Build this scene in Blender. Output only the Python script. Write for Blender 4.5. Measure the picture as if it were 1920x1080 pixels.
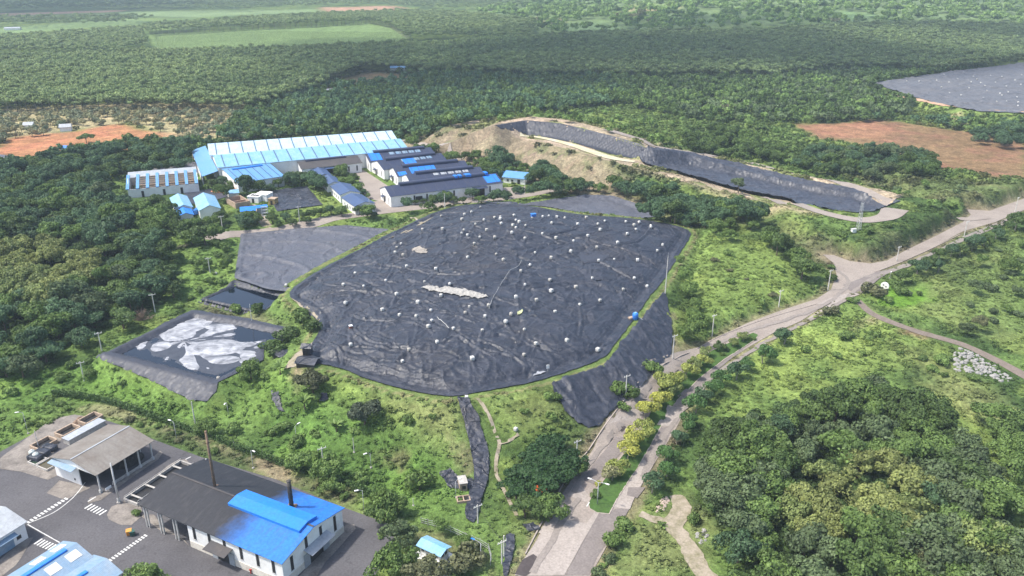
import bpy, bmesh, math, random
import numpy as np
from mathutils import Vector, Matrix
from mathutils.geometry import delaunay_2d_cdt

for o in list(bpy.data.objects):
    bpy.data.objects.remove(o)
SC = bpy.context.scene
COL = SC.collection
RNG = np.random.default_rng(11)
random.seed(5)
R = math.radians

# ------------------------------------------------------------------ camera
CAMH, FPX, PITCH = 120.0, 1500.0, R(22.3)
cam_d = bpy.data.cameras.new('camera')
cam_d.sensor_width = 36.0
cam_d.lens = 36.0 * FPX / 1920.0
cam_d.clip_start = 1.0
cam_d.clip_end = 30000.0
cam = bpy.data.objects.new('camera', cam_d)
COL.objects.link(cam)
cam.location = (0, 0, CAMH)
cam.rotation_euler = (R(90) - PITCH, 0, 0)
SC.camera = cam

# ------------------------------------------------------------------ light
SUN_EL, SUN_AZ = R(58), R(262)          # azimuth clockwise from +Y (view direction)
sun_vec = Vector((math.sin(SUN_AZ) * math.cos(SUN_EL), math.cos(SUN_AZ) * math.cos(SUN_EL), math.sin(SUN_EL)))
wd = bpy.data.worlds.new('World')
SC.world = wd
wd.use_nodes = True
wn = wd.node_tree
sky = wn.nodes.new('ShaderNodeTexSky')
sky.sky_type = 'NISHITA'
sky.sun_disc = False
sky.sun_elevation = SUN_EL
sky.sun_rotation = SUN_AZ
sky.altitude = 100
sky.air_density = 1.0
sky.dust_density = 3.0
bg = wn.nodes['Background']
bg.inputs[1].default_value = 0.135
wn.links.new(sky.outputs[0], bg.inputs[0])
sl = bpy.data.lights.new('sun', 'SUN')
sl.energy = 2.7
sl.angle = R(2.5)
sl.color = (1.0, 0.95, 0.87)
so = bpy.data.objects.new('sun', sl)
COL.objects.link(so)
so.rotation_euler = sun_vec.to_track_quat('Z', 'Y').to_euler()
so.location = (0, 0, 400)
SC.view_settings.view_transform = 'Standard'
SC.view_settings.look = 'None'
SC.view_settings.exposure = 1.06
SC.view_settings.gamma = 1.0
SC.cycles.max_bounces = 5
SC.cycles.diffuse_bounces = 2
SC.cycles.glossy_bounces = 2
SC.cycles.transmission_bounces = 2
SC.cycles.transparent_max_bounces = 6
SC.cycles.volume_bounces = 0
SC.cycles.use_denoising = True

# ------------------------------------------------------------------ pixel -> world helpers
CP, SP = math.cos(PITCH), math.sin(PITCH)
def ray(px, py):
    a = (px - 960.0) / FPX
    b = -(py - 540.0) / FPX
    return np.array([a, CP + b * SP, -SP + b * CP])
def W(px, py, z=0.0):
    d = ray(px, py)
    t = (z - CAMH) / d[2]
    return (d[0] * t, d[1] * t)
def WP(pts, z=0.0):
    return np.array([W(p[0], p[1], z) for p in pts])
def project(x, y, z):
    dz = z - CAMH
    dep = y * CP - dz * SP
    up = y * SP + dz * CP
    return 960 + FPX * x / dep, 540 - FPX * up / dep, dep

# ------------------------------------------------------------------ noise
def _hash(ix, iy, seed):
    h = (ix.astype(np.int64) * 374761393 + iy.astype(np.int64) * 668265263 + seed * 2147483647) & 0xFFFFFFFF
    h = ((h ^ (h >> 13)) * 1274126177) & 0xFFFFFFFF
    h = (h ^ (h >> 16)) & 0xFFFFFFFF
    return h.astype(np.float64) / 4294967295.0
def vnoise(x, y, seed=0):
    x = np.asarray(x, float); y = np.asarray(y, float)
    ix = np.floor(x); iy = np.floor(y)
    fx = x - ix; fy = y - iy
    fx = fx * fx * (3 - 2 * fx); fy = fy * fy * (3 - 2 * fy)
    a = _hash(ix, iy, seed); b = _hash(ix + 1, iy, seed)
    c = _hash(ix, iy + 1, seed); d = _hash(ix + 1, iy + 1, seed)
    return (a * (1 - fx) + b * fx) * (1 - fy) + (c * (1 - fx) + d * fx) * fy
def fbm(x, y, scale, seed=0, octs=4):
    s = 0; amp = 0.5; f = 1.0 / scale
    for k in range(octs):
        s = s + amp * (vnoise(x * f + 17.3 * k, y * f + 9.1 * k, seed + k) * 2 - 1)
        amp *= 0.5; f *= 2.03
    return s
def sstep(a, b, x):
    t = np.clip((x - a) / (b - a), 0, 1)
    return t * t * (3 - 2 * t)

def sdist(poly, X, Y, far=60.0):
    """signed distance to a closed polygon, positive inside; clipped at -far outside its box"""
    X = np.asarray(X, float); Y = np.asarray(Y, float)
    shp = X.shape
    X = X.ravel(); Y = Y.ravel()
    out = np.full(X.shape, -far)
    p = np.asarray(poly)
    m = (X > p[:, 0].min() - far) & (X < p[:, 0].max() + far) & (Y > p[:, 1].min() - far) & (Y < p[:, 1].max() + far)
    if m.any():
        x = X[m]; y = Y[m]
        d2 = np.full(x.shape, 1e18)
        ins = np.zeros(x.shape, bool)
        n = len(p)
        for i in range(n):
            ax, ay = p[i]; bx, by = p[(i + 1) % n]
            ex, ey = bx - ax, by - ay
            L = ex * ex + ey * ey + 1e-12
            t = np.clip(((x - ax) * ex + (y - ay) * ey) / L, 0, 1)
            qx = x - ax - t * ex; qy = y - ay - t * ey
            d2 = np.minimum(d2, qx * qx + qy * qy)
            c = ((ay > y) != (by > y))
            if ey != 0:
                ins ^= c & (x < (y - ay) * ex / ey + ax)
        d = np.sqrt(d2)
        out[m] = np.maximum(np.where(ins, d, -d), -far)
    return out.reshape(shp)
def inpoly(poly, X, Y):
    p = np.asarray(poly, float)
    X = np.asarray(X, float); Y = np.asarray(Y, float)
    ins = np.zeros(X.shape, bool)
    n = len(p)
    for i in range(n):
        ax, ay = p[i]; bx, by = p[(i + 1) % n]
        if ay == by: continue
        ins ^= ((ay > Y) != (by > Y)) & (X < (Y - ay) * (bx - ax) / (by - ay) + ax)
    return ins
def smooth_poly(p, n=6, closed=True):
    """Catmull-Rom through points"""
    p = np.asarray(p, float); m = len(p); out = []
    rng = range(m) if closed else range(m - 1)
    for i in rng:
        if closed:
            a, b, c, d = p[(i - 1) % m], p[i], p[(i + 1) % m], p[(i + 2) % m]
        else:
            a, b, c, d = p[max(i - 1, 0)], p[i], p[i + 1], p[min(i + 2, m - 1)]
        for k in range(n):
            t = k / n
            out.append(0.5 * ((2 * b) + (c - a) * t + (2 * a - 5 * b + 4 * c - d) * t * t + (3 * b - a - 3 * c + d) * t ** 3))
    if not closed: out.append(p[-1])
    return np.array(out)

# ------------------------------------------------------------------ terrain definition (world polygons)
LF = smooth_poly(WP([(543,550),(600,507),(700,456),(790,410),(845,390),(900,383),(980,385),(1080,402),(1200,412),(1290,432),
    (1278,470),(1243,527),(1215,560),(1190,597),(1152,648),(1130,672),(1080,692),(1000,717),(900,736),(850,744),(780,736),(700,715),
    (640,692),(600,683),(578,672),(582,652),(598,622),(596,598),(574,576)], 10), 4)
RIM = 10.0
PA = WP([(452,440),(560,430),(650,424),(742,433),(690,462),(612,510),(545,549),(505,545),(440,524)], 6.5)
PB = WP([(368,557),(440,526),(545,549),(498,583),(455,578)], 6.0)
PC = WP([(203,662),(290,620),(362,586),(400,592),(462,602),(540,620),(520,640),(493,652),(491,672),(406,716),(310,690)], 5.5)
TOPS = WP([(880,385),(960,385),(1040,372),(1100,364),(1150,366),(1200,384),(1247,403),(1200,409),(1100,400),(1000,392)], 8.5)
def ptop(x): return 20.0 - 10.5 * float(sstep(20, 165, np.array([x]))[0])
def WPT(pts, dz=0.0):
    out = []
    for p in pts:
        z = 15.0
        for _ in range(12): z = 0.5 * z + 0.5 * (ptop(W(p[0], p[1], z)[0]) + dz)
        out.append(W(p[0], p[1], z))
    return np.array(out)
PT = WPT([(838,236),(900,224),(980,219),(1060,222),(1140,243),(1240,275),(1330,290),(1400,306),(1500,328),(1600,350),(1700,374),
    (1660,408),(1600,412),(1535,402),(1470,388),(1400,374),(1340,359),(1270,338),(1200,318),(1150,305),(1080,285),(1000,266),(920,250)])
TLINE = np.array([W(a, b, ptop(W(a, b, 24)[0]) + r_) for a, b, r_ in [(925,236,7.5),(985,226,7.5),(1050,232,7.5),(1130,252,7.0),(1225,284,5.0),(1290,288,4.0),(1390,310,3.0),(1500,338,2.5),(1600,357,2.5),(1690,377,2.5)]])
HIGH = np.concatenate([TLINE, (TLINE + np.array([5.0, 14.0]))[::-1]])
PIT1 = WPT([(925,236),(985,226),(1050,232),(1130,252),(1225,284),(1180,297),(1140,293),(1060,268),(985,250)])
PIT2 = WPT([(1195,290),(1230,281),(1290,288),(1390,310),(1500,338),(1600,357),(1690,378),(1640,398),(1605,401),(1537,392),(1477,378),(1410,367),(1350,351),(1275,329),(1205,307)])
FL2 = WP([(1634,161),(1780,143),(1920,129),(2060,117),(2060,212),(1920,208),(1832,205),(1740,189)], 14.0)
BH1 = WP([(1290,450),(1360,420),(1430,440),(1500,480),(1525,530),(1500,560),(1420,580),(1340,610),(1290,590),(1275,520)], 6.0)
BH2 = WP([(1420,400),(1560,395),(1700,385),(1780,400),(1795,425),(1700,470),(1640,492),(1560,490),(1500,450)], 8.0)
BH3 = WP([(1640,330),(1800,335),(1920,345),(1990,360),(1905,392),(1850,405),(1800,408),(1720,380)], 8.0)
ROAD_OUT = WP([(930,1140),(965,1080),(1000,1010),(1060,905),(1100,850),(1140,790),(1180,735),(1215,700),(1260,675),(1330,640),(1400,610),(1460,590),
    (1530,570),(1556,555),(1566,530),(1560,512),(1540,497),(1560,498),(1590,508),(1630,512),(1660,507),(1690,492),(1750,465),(1800,440),(1815,425),
    (1807,415),(1850,418),(1920,392),(2080,330),(2110,345),(1920,414),(1860,440),(1800,457),(1740,488),(1700,505),(1650,522),(1612,553),(1560,572),(1500,607),(1450,626),
    (1400,652),(1350,682),(1312,720),(1290,750),(1270,790),(1220,870),(1180,940),(1150,990),(1100,1080),(1070,1140)], 2.0)
MEDIAN = WP([(1103,932),(1106,942),(1120,950),(1143,952),(1160,920),(1200,860),(1240,790),(1270,745),(1310,705),(1360,670),(1418,637),(1421,630),(1412,626),
    (1390,633),(1330,658),(1290,688),(1250,728),(1200,800),(1150,866),(1112,915)], 2.0)
YARD = WP([(-60,880),(60,815),(140,778),(190,785),(235,800),(290,825),(380,858),(520,900),(640,950),(735,985),(742,1020),(715,1060),(690,1100),(640,1180),(-200,1180),(-200,960)], 0.0)
BACKROAD = WP([(430,441),(520,433),(640,412),(720,401),(800,392),(860,384),(930,378),(1000,368),(1060,356),(1066,348),(1000,361),(930,371),(860,377),(800,384),(700,394),(600,408),(520,424),(430,432)], 8.0)

def base(x, y):
    z = 8.0 * sstep(185.0, 360.0, y)
    z = z + 55.0 * sstep(1000, 2500, y) * sstep(-100, 700, x) + 14 * sstep(900, 1500, y) * sstep(100, 500, x) * (0.5 + fbm(x, y, 420, 3, 2))
    z = z + 10 * sstep(900, 1600, y) * fbm(x, y, 700, 5, 2)
    return z
def hz(x, y):
    x = np.asarray(x, float); y = np.asarray(y, float)
    z = base(x, y)
    for P, a, wd_ in ((BH1, 5.0, 14.0), (BH2, 6.0, 7.0), (BH3, 6.0, 7.0)):
        d = sdist(P, x, y)
        z = z + a * sstep(-wd_ * 0.5, wd_, d) * (1 + 0.25 * fbm(x, y, 30, 8, 2))
    # road corridor stays on the base ramp
    d = sdist(ROAD_OUT, x, y)
    z = z + (base(x, y) - z) * sstep(-5.0, -1.0, d)
    # raised plateau with the two lined pits
    d = sdist(PT, x, y, 80)
    top = 20.0 - 10.5 * sstep(20, 165, x)
    z = np.where(d > 0, top, np.maximum(z, top + np.minimum(d + 0.5, 0) * 0.66 + 0.55 * fbm(x, y, 16, 21, 3) * sstep(0, -6, d)))
    d = sdist(HIGH, x, y, 80)
    rise = 7.5 - 5.0 * sstep(60, 140, x)
    front = y < np.interp(x, TLINE[:, 0], TLINE[:, 1])
    zb = top + rise + np.minimum(d, 0) * np.where(front, 1.05, 0.4)
    z = np.where(d > -40, np.maximum(z, np.where(d > 0, top + rise, zb)), z)
    d = sdist(PIT2, x, y)
    z = np.where(d > 0, z - np.minimum(d * 0.4, 1.3) + 0.6 * fbm(x, y, 15, 4, 3) * sstep(1, 6, d), z)
    # far landfill
    d = sdist(FL2, x, y, 80)
    z = np.where(d > -40, np.maximum(z, 13 + np.minimum(d, 0) * 0.5 + 0.03 * (y - 640)), z)
    # lower ponds beside the landfill
    d = sdist(PA, x, y)
    z = z + (6.5 - z) * sstep(-5, -0.5, d)
    # landfill mound
    d = sdist(LF, x, y, 60)
    hump = 5.4 * (1 - np.exp(-np.maximum(d, 0) / 22.0))
    hump = hump + (1.9 * fbm(x, y, 46, 31, 3)) * sstep(2, 22, d)
    hump = hump + 3.0 * np.exp(-(((x + 5) / 45) ** 2 + ((y - 318) / 22) ** 2))
    hump = hump - 0.9 * np.exp(-((d - 3.0) / 2.0) ** 2)
    rim = RIM
    zo = rim + np.minimum(d + 3.2, 0) * 0.5 + 0.7 * fbm(x, y, 12, 40, 3) * sstep(-3, -9, d)
    z = np.where(d > 0, rim + hump, np.maximum(z, zo))
    # bank of the pale pond
    d = sdist(PC, x, y, 30)
    z = np.where(d > 0, 5.5 - np.minimum(d * 0.6, 3.0), np.where(d > -1.2, np.maximum(np.minimum(z, 5.6), 5.5), np.where(d > -14, np.maximum(np.minimum(z, 5.5 + np.maximum(-d - 4, 0) * 0.6), 5.5 + (d + 1.2) * 0.62), z)))
    d = sdist(PB, x, y, 30)
    z = np.where(d > 0, 6.0 - np.minimum(d * 0.7, 3.0), np.where(d > -1.5, np.minimum(z, 6.1), z))
    d = sdist(TOPS, x, y, 30)
    z = np.where(d > 0, np.minimum(z, 8.2) - np.minimum(d * 0.4, 1.2), z)
    d = sdist(YARD, x, y)
    z = z * (1 - sstep(-3, 0, d))
    return z

def axis(lo, hi, step, a, b, g, cap=1e9):
    core = np.arange(lo, hi + 1e-6, step)
    up = []; v = core[-1]; s = step
    while v < b:
        s = min(s * g, cap); v += s; up.append(v)
    dn = []; v = core[0]; s = step
    while v > a:
        s = min(s * g, cap); v -= s; dn.append(v)
    return np.array(dn[::-1] + list(core) + up)
GX = axis(-210, 260, 1.4, -5200, 5200, 1.05)
GY = axis(62, 470, 1.4, 40, 9000, 1.022)
MX, MY = np.meshgrid(GX, GY)
HG = hz(MX, MY)
def hf(x, y):
    x = np.asarray(x, float); y = np.asarray(y, float)
    i = np.clip(np.searchsorted(GX, x) - 1, 0, len(GX) - 2)
    j = np.clip(np.searchsorted(GY, y) - 1, 0, len(GY) - 2)
    u = np.clip((x - GX[i]) / (GX[i + 1] - GX[i]), 0, 1); v = np.clip((y - GY[j]) / (GY[j + 1] - GY[j]), 0, 1)
    return (HG[j, i] * (1 - u) + HG[j, i + 1] * u) * (1 - v) + (HG[j + 1, i] * (1 - u) + HG[j + 1, i + 1] * u) * v
_T = 90.0 * np.power(7000 / 90.0, np.linspace(0, 1, 900))
def G(px, py, h=0.0):
    """first point along the pixel's ray that lies h above the ground"""
    d = ray(px, py)
    t = _T
    f = CAMH + d[2] * t - hf(d[0] * t, d[1] * t) - h
    k = np.argmax(f < 0)
    if f[k] >= 0: k = len(t) - 1
    a, b = t[max(k - 1, 0)], t[k]
    fa, fb = f[max(k - 1, 0)], f[k]
    s = a + (b - a) * (fa / (fa - fb) if fa != fb else 0)
    return (float(d[0] * s), float(d[1] * s), float(CAMH + d[2] * s))
def GP(pts, h=0.0):
    return np.array([G(p[0], p[1], h)[:2] for p in pts])
def zat(x, y): return float(hf(np.array([x]), np.array([y]))[0])

# ------------------------------------------------------------------ object helpers
def tag(o, label=None, cat=None, group=None, kind=None):
    if label: o['label'] = label
    if cat: o['category'] = cat
    if group: o['group'] = group
    if kind: o['kind'] = kind
    return o
def empty(name, loc, rz=0.0, label=None, cat=None, group=None):
    o = bpy.data.objects.new(name, None)
    COL.objects.link(o)
    o.location = loc; o.rotation_euler = (0, 0, rz)
    o.empty_display_size = 0.5
    return tag(o, label, cat, group)
def link_mesh(name, me, mat, parent=None):
    o = bpy.data.objects.new(name, me)
    COL.objects.link(o)
    if mat:
        for m in (mat if isinstance(mat, (list, tuple)) else [mat]): me.materials.append(m)
    if parent: o.parent = parent
    return o
def mesh_np(name, V, Fq, mat=None, parent=None, smooth=False, attrs=None):
    V = np.asarray(V, np.float32); Fq = np.asarray(Fq, np.int32)
    me = bpy.data.meshes.new(name)
    n, k = Fq.shape
    me.vertices.add(len(V)); me.vertices.foreach_set('co', V.ravel())
    me.loops.add(n * k); me.loops.foreach_set('vertex_index', Fq.ravel())
    me.polygons.add(n)
    me.polygons.foreach_set('loop_start', np.arange(0, n * k, k, dtype=np.int32))
    me.polygons.foreach_set('loop_total', np.full(n, k, np.int32))
    me.polygons.foreach_set('use_smooth', np.full(n, smooth, bool))
    if attrs:
        for an, (dom, arr) in attrs.items():
            arr = np.asarray(arr, np.float32)
            if arr.ndim == 2:
                a = me.attributes.new(an, 'FLOAT_COLOR', dom); a.data.foreach_set('color', arr.ravel())
            else:
                a = me.attributes.new(an, 'FLOAT', dom); a.data.foreach_set('value', arr)
    me.update(calc_edges=True)
    me.validate()
    return link_mesh(name, me, mat, parent) if mat is not False else me

class MB:
    """collects solid pieces and links them as one mesh"""
    def __init__(s): s.v = []; s.f = []
    def add(s, vs, fs):
        b = len(s.v); s.v += [tuple(v) for v in vs]; s.f += [tuple(i + b for i in f) for f in fs]; return s
    def box(s, c, d, rz=0.0, M=None):
        x, y, z = d[0] / 2, d[1] / 2, d[2] / 2
        vs = [Vector((sx * x, sy * y, sz * z)) for sz in (-1, 1) for sx, sy in ((-1, -1), (1, -1), (1, 1), (-1, 1))]
        m = M if M is not None else Matrix.Rotation(rz, 3, 'Z')
        return s.add([m @ v + Vector(c) for v in vs], [(3, 2, 1, 0), (4, 5, 6, 7), (0, 1, 5, 4), (1, 2, 6, 5), (2, 3, 7, 6), (3, 0, 4, 7)])
    def tube(s, pts, rads, n=8, cap=True):
        pts = [Vector(p) for p in pts]; rings = []
        vs = []
        for i, p in enumerate(pts):
            t = (pts[min(i + 1, len(pts) - 1)] - pts[max(i - 1, 0)]).normalized()
            a = Vector((0, 0, 1)) if abs(t.z) < 0.9 else Vector((1, 0, 0))
            u = t.cross(a).normalized(); w = t.cross(u).normalized()
            r = rads[i] if isinstance(rads, (list, tuple)) else rads
            for k in range(n):
                q = 2 * math.pi * k / n
                vs.append(p + (u * math.cos(q) + w * math.sin(q)) * r)
        fs = [(i * n + k, i * n + (k + 1) % n, (i + 1) * n + (k + 1) % n, (i + 1) * n + k) for i in range(len(pts) - 1) for k in range(n)]
        if cap: fs += [tuple(range(n))[::-1], tuple((len(pts) - 1) * n + k for k in range(n))]
        return s.add(vs, fs)
    def prism(s, poly, z0, z1):
        n = len(poly)
        vs = [(p[0], p[1], z0) for p in poly] + [(p[0], p[1], z1) for p in poly]
        return s.add(vs, [tuple(range(n))[::-1], tuple(range(n, 2 * n))] + [(i, (i + 1) % n, n + (i + 1) % n, n + i) for i in range(n)])
    def build(s, name, mat, parent=None, smooth=False, bevel=0.0, recalc=True):
        me = bpy.data.meshes.new(name)
        me.from_pydata(s.v, [], s.f)
        if recalc or bevel:
            bm = bmesh.new(); bm.from_mesh(me)
            if bevel: bmesh.ops.bevel(bm, geom=bm.edges[:], offset=bevel, segments=2, affect='EDGES', profile=0.6)
            bmesh.ops.recalc_face_normals(bm, faces=bm.faces)
            bm.to_mesh(me); bm.free()
        if smooth: me.polygons.foreach_set('use_smooth', [True] * len(me.polygons))
        me.update()
        return link_mesh(name, me, mat, parent)
def copy_tree(o, parent=None):
    c = o.copy(); COL.objects.link(c)
    if parent is not None: c.parent = parent
    for ch in list(o.children): copy_tree(ch, c)
    return c

# ------------------------------------------------------------------ materials
class NT:
    def __init__(s, name):
        s.m = bpy.data.materials.new(name); s.m.use_nodes = True
        s.t = s.m.node_tree; s.b = s.t.nodes['Principled BSDF']; s.out = s.t.nodes['Material Output']
    def n(s, typ, **kw):
        nd = s.t.nodes.new(typ)
        for k, v in kw.items():
            if k.startswith('i_'):
                key = k[2:]; key = int(key) if key.isdigit() else key
                if isinstance(v, bpy.types.NodeSocket): s.t.links.new(v, nd.inputs[key])
                else: nd.inputs[key].default_value = v
            else: setattr(nd, k, v)
        return nd
    def link(s, a, b): s.t.links.new(a, b)
    def math(s, op, a, b=0.0, c=0.0, clamp=False):
        nd = s.n('ShaderNodeMath', operation=op); nd.use_clamp = clamp
        for i, q in enumerate((a, b, c)):
            if isinstance(q, bpy.types.NodeSocket): s.link(q, nd.inputs[i])
            else: nd.inputs[i].default_value = q
        return nd.outputs[0]
    def mix(s, f, a, b, blend='MIX'):
        nd = s.n('ShaderNodeMix', data_type='RGBA', blend_type=blend)
        for i, q in ((0, f), (6, a), (7, b)):
            if isinstance(q, bpy.types.NodeSocket): s.link(q, nd.inputs[i])
            else: nd.inputs[i].default_value = q if i == 0 else (tuple(q) + (1,))[:4]
        return nd.outputs[2]
    def noise(s, co, scale, detail=4.0, rough=0.55, dist=0.0):
        nd = s.n('ShaderNodeTexNoise', i_Scale=scale, i_Detail=detail, i_Roughness=rough, i_Distortion=dist)
        s.link(co, nd.inputs['Vector']); return nd.outputs[0]
    def ramp(s, f, stops):
        nd = s.n('ShaderNodeValToRGB'); s.link(f, nd.inputs[0]); e = nd.color_ramp.elements
        while len(e) < len(stops): e.new(0.5)
        for q, (p, c) in zip(e, stops): q.position = p; q.color = (tuple(c) + (1,))[:4] if hasattr(c, '__len__') else (c, c, c, 1)
        return nd.outputs[0]
    def rng(s, f, a, b, c=0.0, d=1.0):
        nd = s.n('ShaderNodeMapRange', i_1=a, i_2=b, i_3=c, i_4=d); s.link(f, nd.inputs[0]); return nd.outputs[0]
    def co(s, kind='Object'):
        return s.n('ShaderNodeTexCoord').outputs[kind]
    def geo(s): return s.n('ShaderNodeNewGeometry').outputs['Position']
    def bump(s, h, strength=0.5, dist=0.1):
        nd = s.n('ShaderNodeBump', i_Strength=strength, i_Distance=dist); s.link(h, nd.inputs['Height']); return nd.outputs[0]
    def done(s, col=None, rough=0.8, spec=0.3, normal=None, metal=0.0):
        b = s.b
        for key, v in (('Base Color', col), ('Roughness', rough), ('Specular IOR Level', spec), ('Normal', normal), ('Metallic', metal)):
            if v is None: continue
            if isinstance(v, bpy.types.NodeSocket): s.link(v, b.inputs[key])
            else: b.inputs[key].default_value = (tuple(v) + (1,))[:4] if key == 'Base Color' else v
        return s.m

def paint_mat(name, col, rough=0.55, dirt=0.25, spec=0.4, scale=0.6, dirtcol=(0.16, 0.14, 0.12)):
    t = NT(name); p = t.geo()
    a = t.noise(p, scale, 6, 0.6); b = t.noise(p, scale * 7, 3)
    f = t.math('MULTIPLY', t.rng(a, 0.42, 0.75), dirt * 1.6, clamp=True)
    c = t.mix(f, col, dirtcol)
    c = t.mix(0.14, c, t.ramp(b, [(0.3, 0.0), (0.7, 1.0)]), 'OVERLAY')
    return t.done(c, rough, spec)
def corrugated(name, col, rough=0.45, stain=None, stain_amt=0.35, angle=0.0, pitch=1.1):
    """profiled sheet roofing: ribs run along the local Y of the roof object"""
    t = NT(name); o = t.co('Object')
    w = t.n('ShaderNodeTexWave', wave_type='BANDS', bands_direction='X', i_Scale=pitch); t.link(o, w.inputs['Vector'])
    a = t.noise(o, 0.25, 6, 0.62); st = t.noise(o, 1.6, 4, 0.6)
    map_ = t.n('ShaderNodeMapping'); map_.inputs['Scale'].default_value = (0.9, 0.06, 1); t.link(o, map_.inputs[0])
    streak = t.noise(map_.outputs[0], 1.2, 5, 0.6)
    c = t.mix(t.math('MULTIPLY', t.rng(a, 0.4, 0.72), stain_amt, clamp=True), col, stain or tuple(q * 0.45 for q in col))
    c = t.mix(t.math('MULTIPLY', t.rng(streak, 0.45, 0.8), stain_amt * 0.9, clamp=True), c, stain or tuple(q * 0.5 for q in col))
    c = t.mix(0.12, c, t.ramp(st, [(0.3, 0.0), (0.7, 1.0)]), 'OVERLAY')
    return t.done(c, rough, 0.4, t.bump(w.outputs[0], 0.5, 0.06))

def leaf_mat(name, cols=None):
    """foliage: colour from the object, or from a per-copy random pick between cols"""
    t = NT(name)
    oi = t.n('ShaderNodeObjectInfo')
    v = t.n('ShaderNodeAttribute', attribute_name='v').outputs['Fac']
    if cols:
        n = len(cols)
        c = t.ramp(oi.outputs['Random'], [((k + 0.5) / n, q) for k, q in enumerate(cols)])
    else:
        c = oi.outputs['Color']
    hs = t.n('ShaderNodeHueSaturation')
    t.link(c, hs.inputs['Color'])
    t.link(t.rng(v, 0, 1, 0.508, 0.494), hs.inputs['Hue'])
    t.link(t.rng(v, 0, 1, 0.95, 1.05), hs.inputs['Saturation'])
    t.link(t.rng(v, 0, 1, 0.66, 1.42), hs.inputs['Value'])
    t.b.inputs['Roughness'].default_value = 0.55
    t.b.inputs['Specular IOR Level'].default_value = 0.22
    t.link(hs.outputs[0], t.b.inputs['Base Color'])
    tr = t.n('ShaderNodeBsdfTranslucent'); t.link(hs.outputs[0], tr.inputs[0])
    mx = t.n('ShaderNodeMixShader', i_0=0.22)
    t.link(t.b.outputs[0], mx.inputs[1]); t.link(tr.outputs[0], mx.inputs[2]); t.link(mx.outputs[0], t.out.inputs[0])
    return t.m
# ------------------------------------------------------------------ sheets (roads, liners, paths)
DEEP = []
LOWER = []        # polygons under which the terrain mesh is dropped out of the way
def resample(poly, sp):
    out = []; n = len(poly)
    for i in range(n):
        a = np.array(poly[i], float); b = np.array(poly[(i + 1) % n], float)
        k = max(1, int(np.ceil(np.linalg.norm(b - a) / sp)))
        for j in range(k): out.append(a + (b - a) * j / k)
    return np.array(out)
def sheet_mesh(poly, sp, zf, holes=(), jit=0.0, edge_noise=0.0, seed=0):
    b = resample(poly, sp)
    if edge_noise:
        b = b + edge_noise * np.stack([fbm(b[:, 0], b[:, 1], 3.0, seed + 70, 3), fbm(b[:, 0], b[:, 1], 3.0, seed + 90, 3)], 1)
    hb = [resample(h, sp) for h in holes]
    x0, y0 = b.min(0); x1, y1 = b.max(0)
    xs = np.arange(x0, x1, sp); ys = np.arange(y0, y1, sp * 0.866)
    X, Y = np.meshgrid(xs, ys)
    X[1::2] += sp / 2
    X = X.ravel(); Y = Y.ravel()
    rg = np.random.default_rng(seed + 1)
    X = X + rg.uniform(-.15, .15, X.shape) * sp; Y = Y + rg.uniform(-.15, .15, Y.shape) * sp
    k = sdist(b, X, Y, sp) > sp * 0.45
    for h in hb: k &= sdist(h, X, Y, sp) < -sp * 0.45
    pts = [Vector(p) for p in b]; E = [(i, (i + 1) % len(b)) for i in range(len(b))]
    hedges = []
    for h in hb:
        s0 = len(pts); pts += [Vector(p) for p in h]; E += [(s0 + i, s0 + (i + 1) % len(h)) for i in range(len(h))]
    pts += [Vector((x, y)) for x, y in zip(X[k], Y[k])]
    r = delaunay_2d_cdt(pts, E, [], 1, 1e-6)
    V = np.array([(v[0], v[1]) for v in r[0]]); Fq = np.array(r[2], np.int32)
    if hb:
        c = V[Fq].mean(1)
        kk = np.ones(len(Fq), bool)
        for h in hb: kk &= ~inpoly(h, c[:, 0], c[:, 1])
        Fq = Fq[kk]
    z = zf(V[:, 0], V[:, 1])
    a, bb, c = V[Fq[:, 0]], V[Fq[:, 1]], V[Fq[:, 2]]
    cr = (bb[:, 0] - a[:, 0]) * (c[:, 1] - a[:, 1]) - (bb[:, 1] - a[:, 1]) * (c[:, 0] - a[:, 0])
    Fq = np.where((cr < 0)[:, None], Fq[:, ::-1], Fq)
    return np.column_stack([V, z]), Fq
def sheet(name, poly, sp, off, mat, holes=(), parent=None, lower=True, smooth=True, zf=None, edge_noise=0.0, seed=0, attrs=None):
    f = zf or (lambda x, y: hz(x, y) + off)
    V, Fq = sheet_mesh(poly, sp, f, holes, 0, edge_noise, seed)
    at = attrs(V) if attrs else None
    o = mesh_np(name, V, Fq, mat, parent, smooth, at)
    if lower: LOWER.append(poly)
    return o
def strip_poly(path, w):
    p = smooth_poly(np.asarray(path, float), 6, closed=False)
    w = np.interp(np.linspace(0, 1, len(p)), np.linspace(0, 1, len(w)), w) if hasattr(w, '__len__') else np.full(len(p), w)
    t = np.gradient(p, axis=0); t /= np.linalg.norm(t, axis=1)[:, None] + 1e-9
    nrm = np.stack([-t[:, 1], t[:, 0]], 1)
    return np.concatenate([p + nrm * w[:, None] / 2, (p - nrm * w[:, None] / 2)[::-1]])

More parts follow.
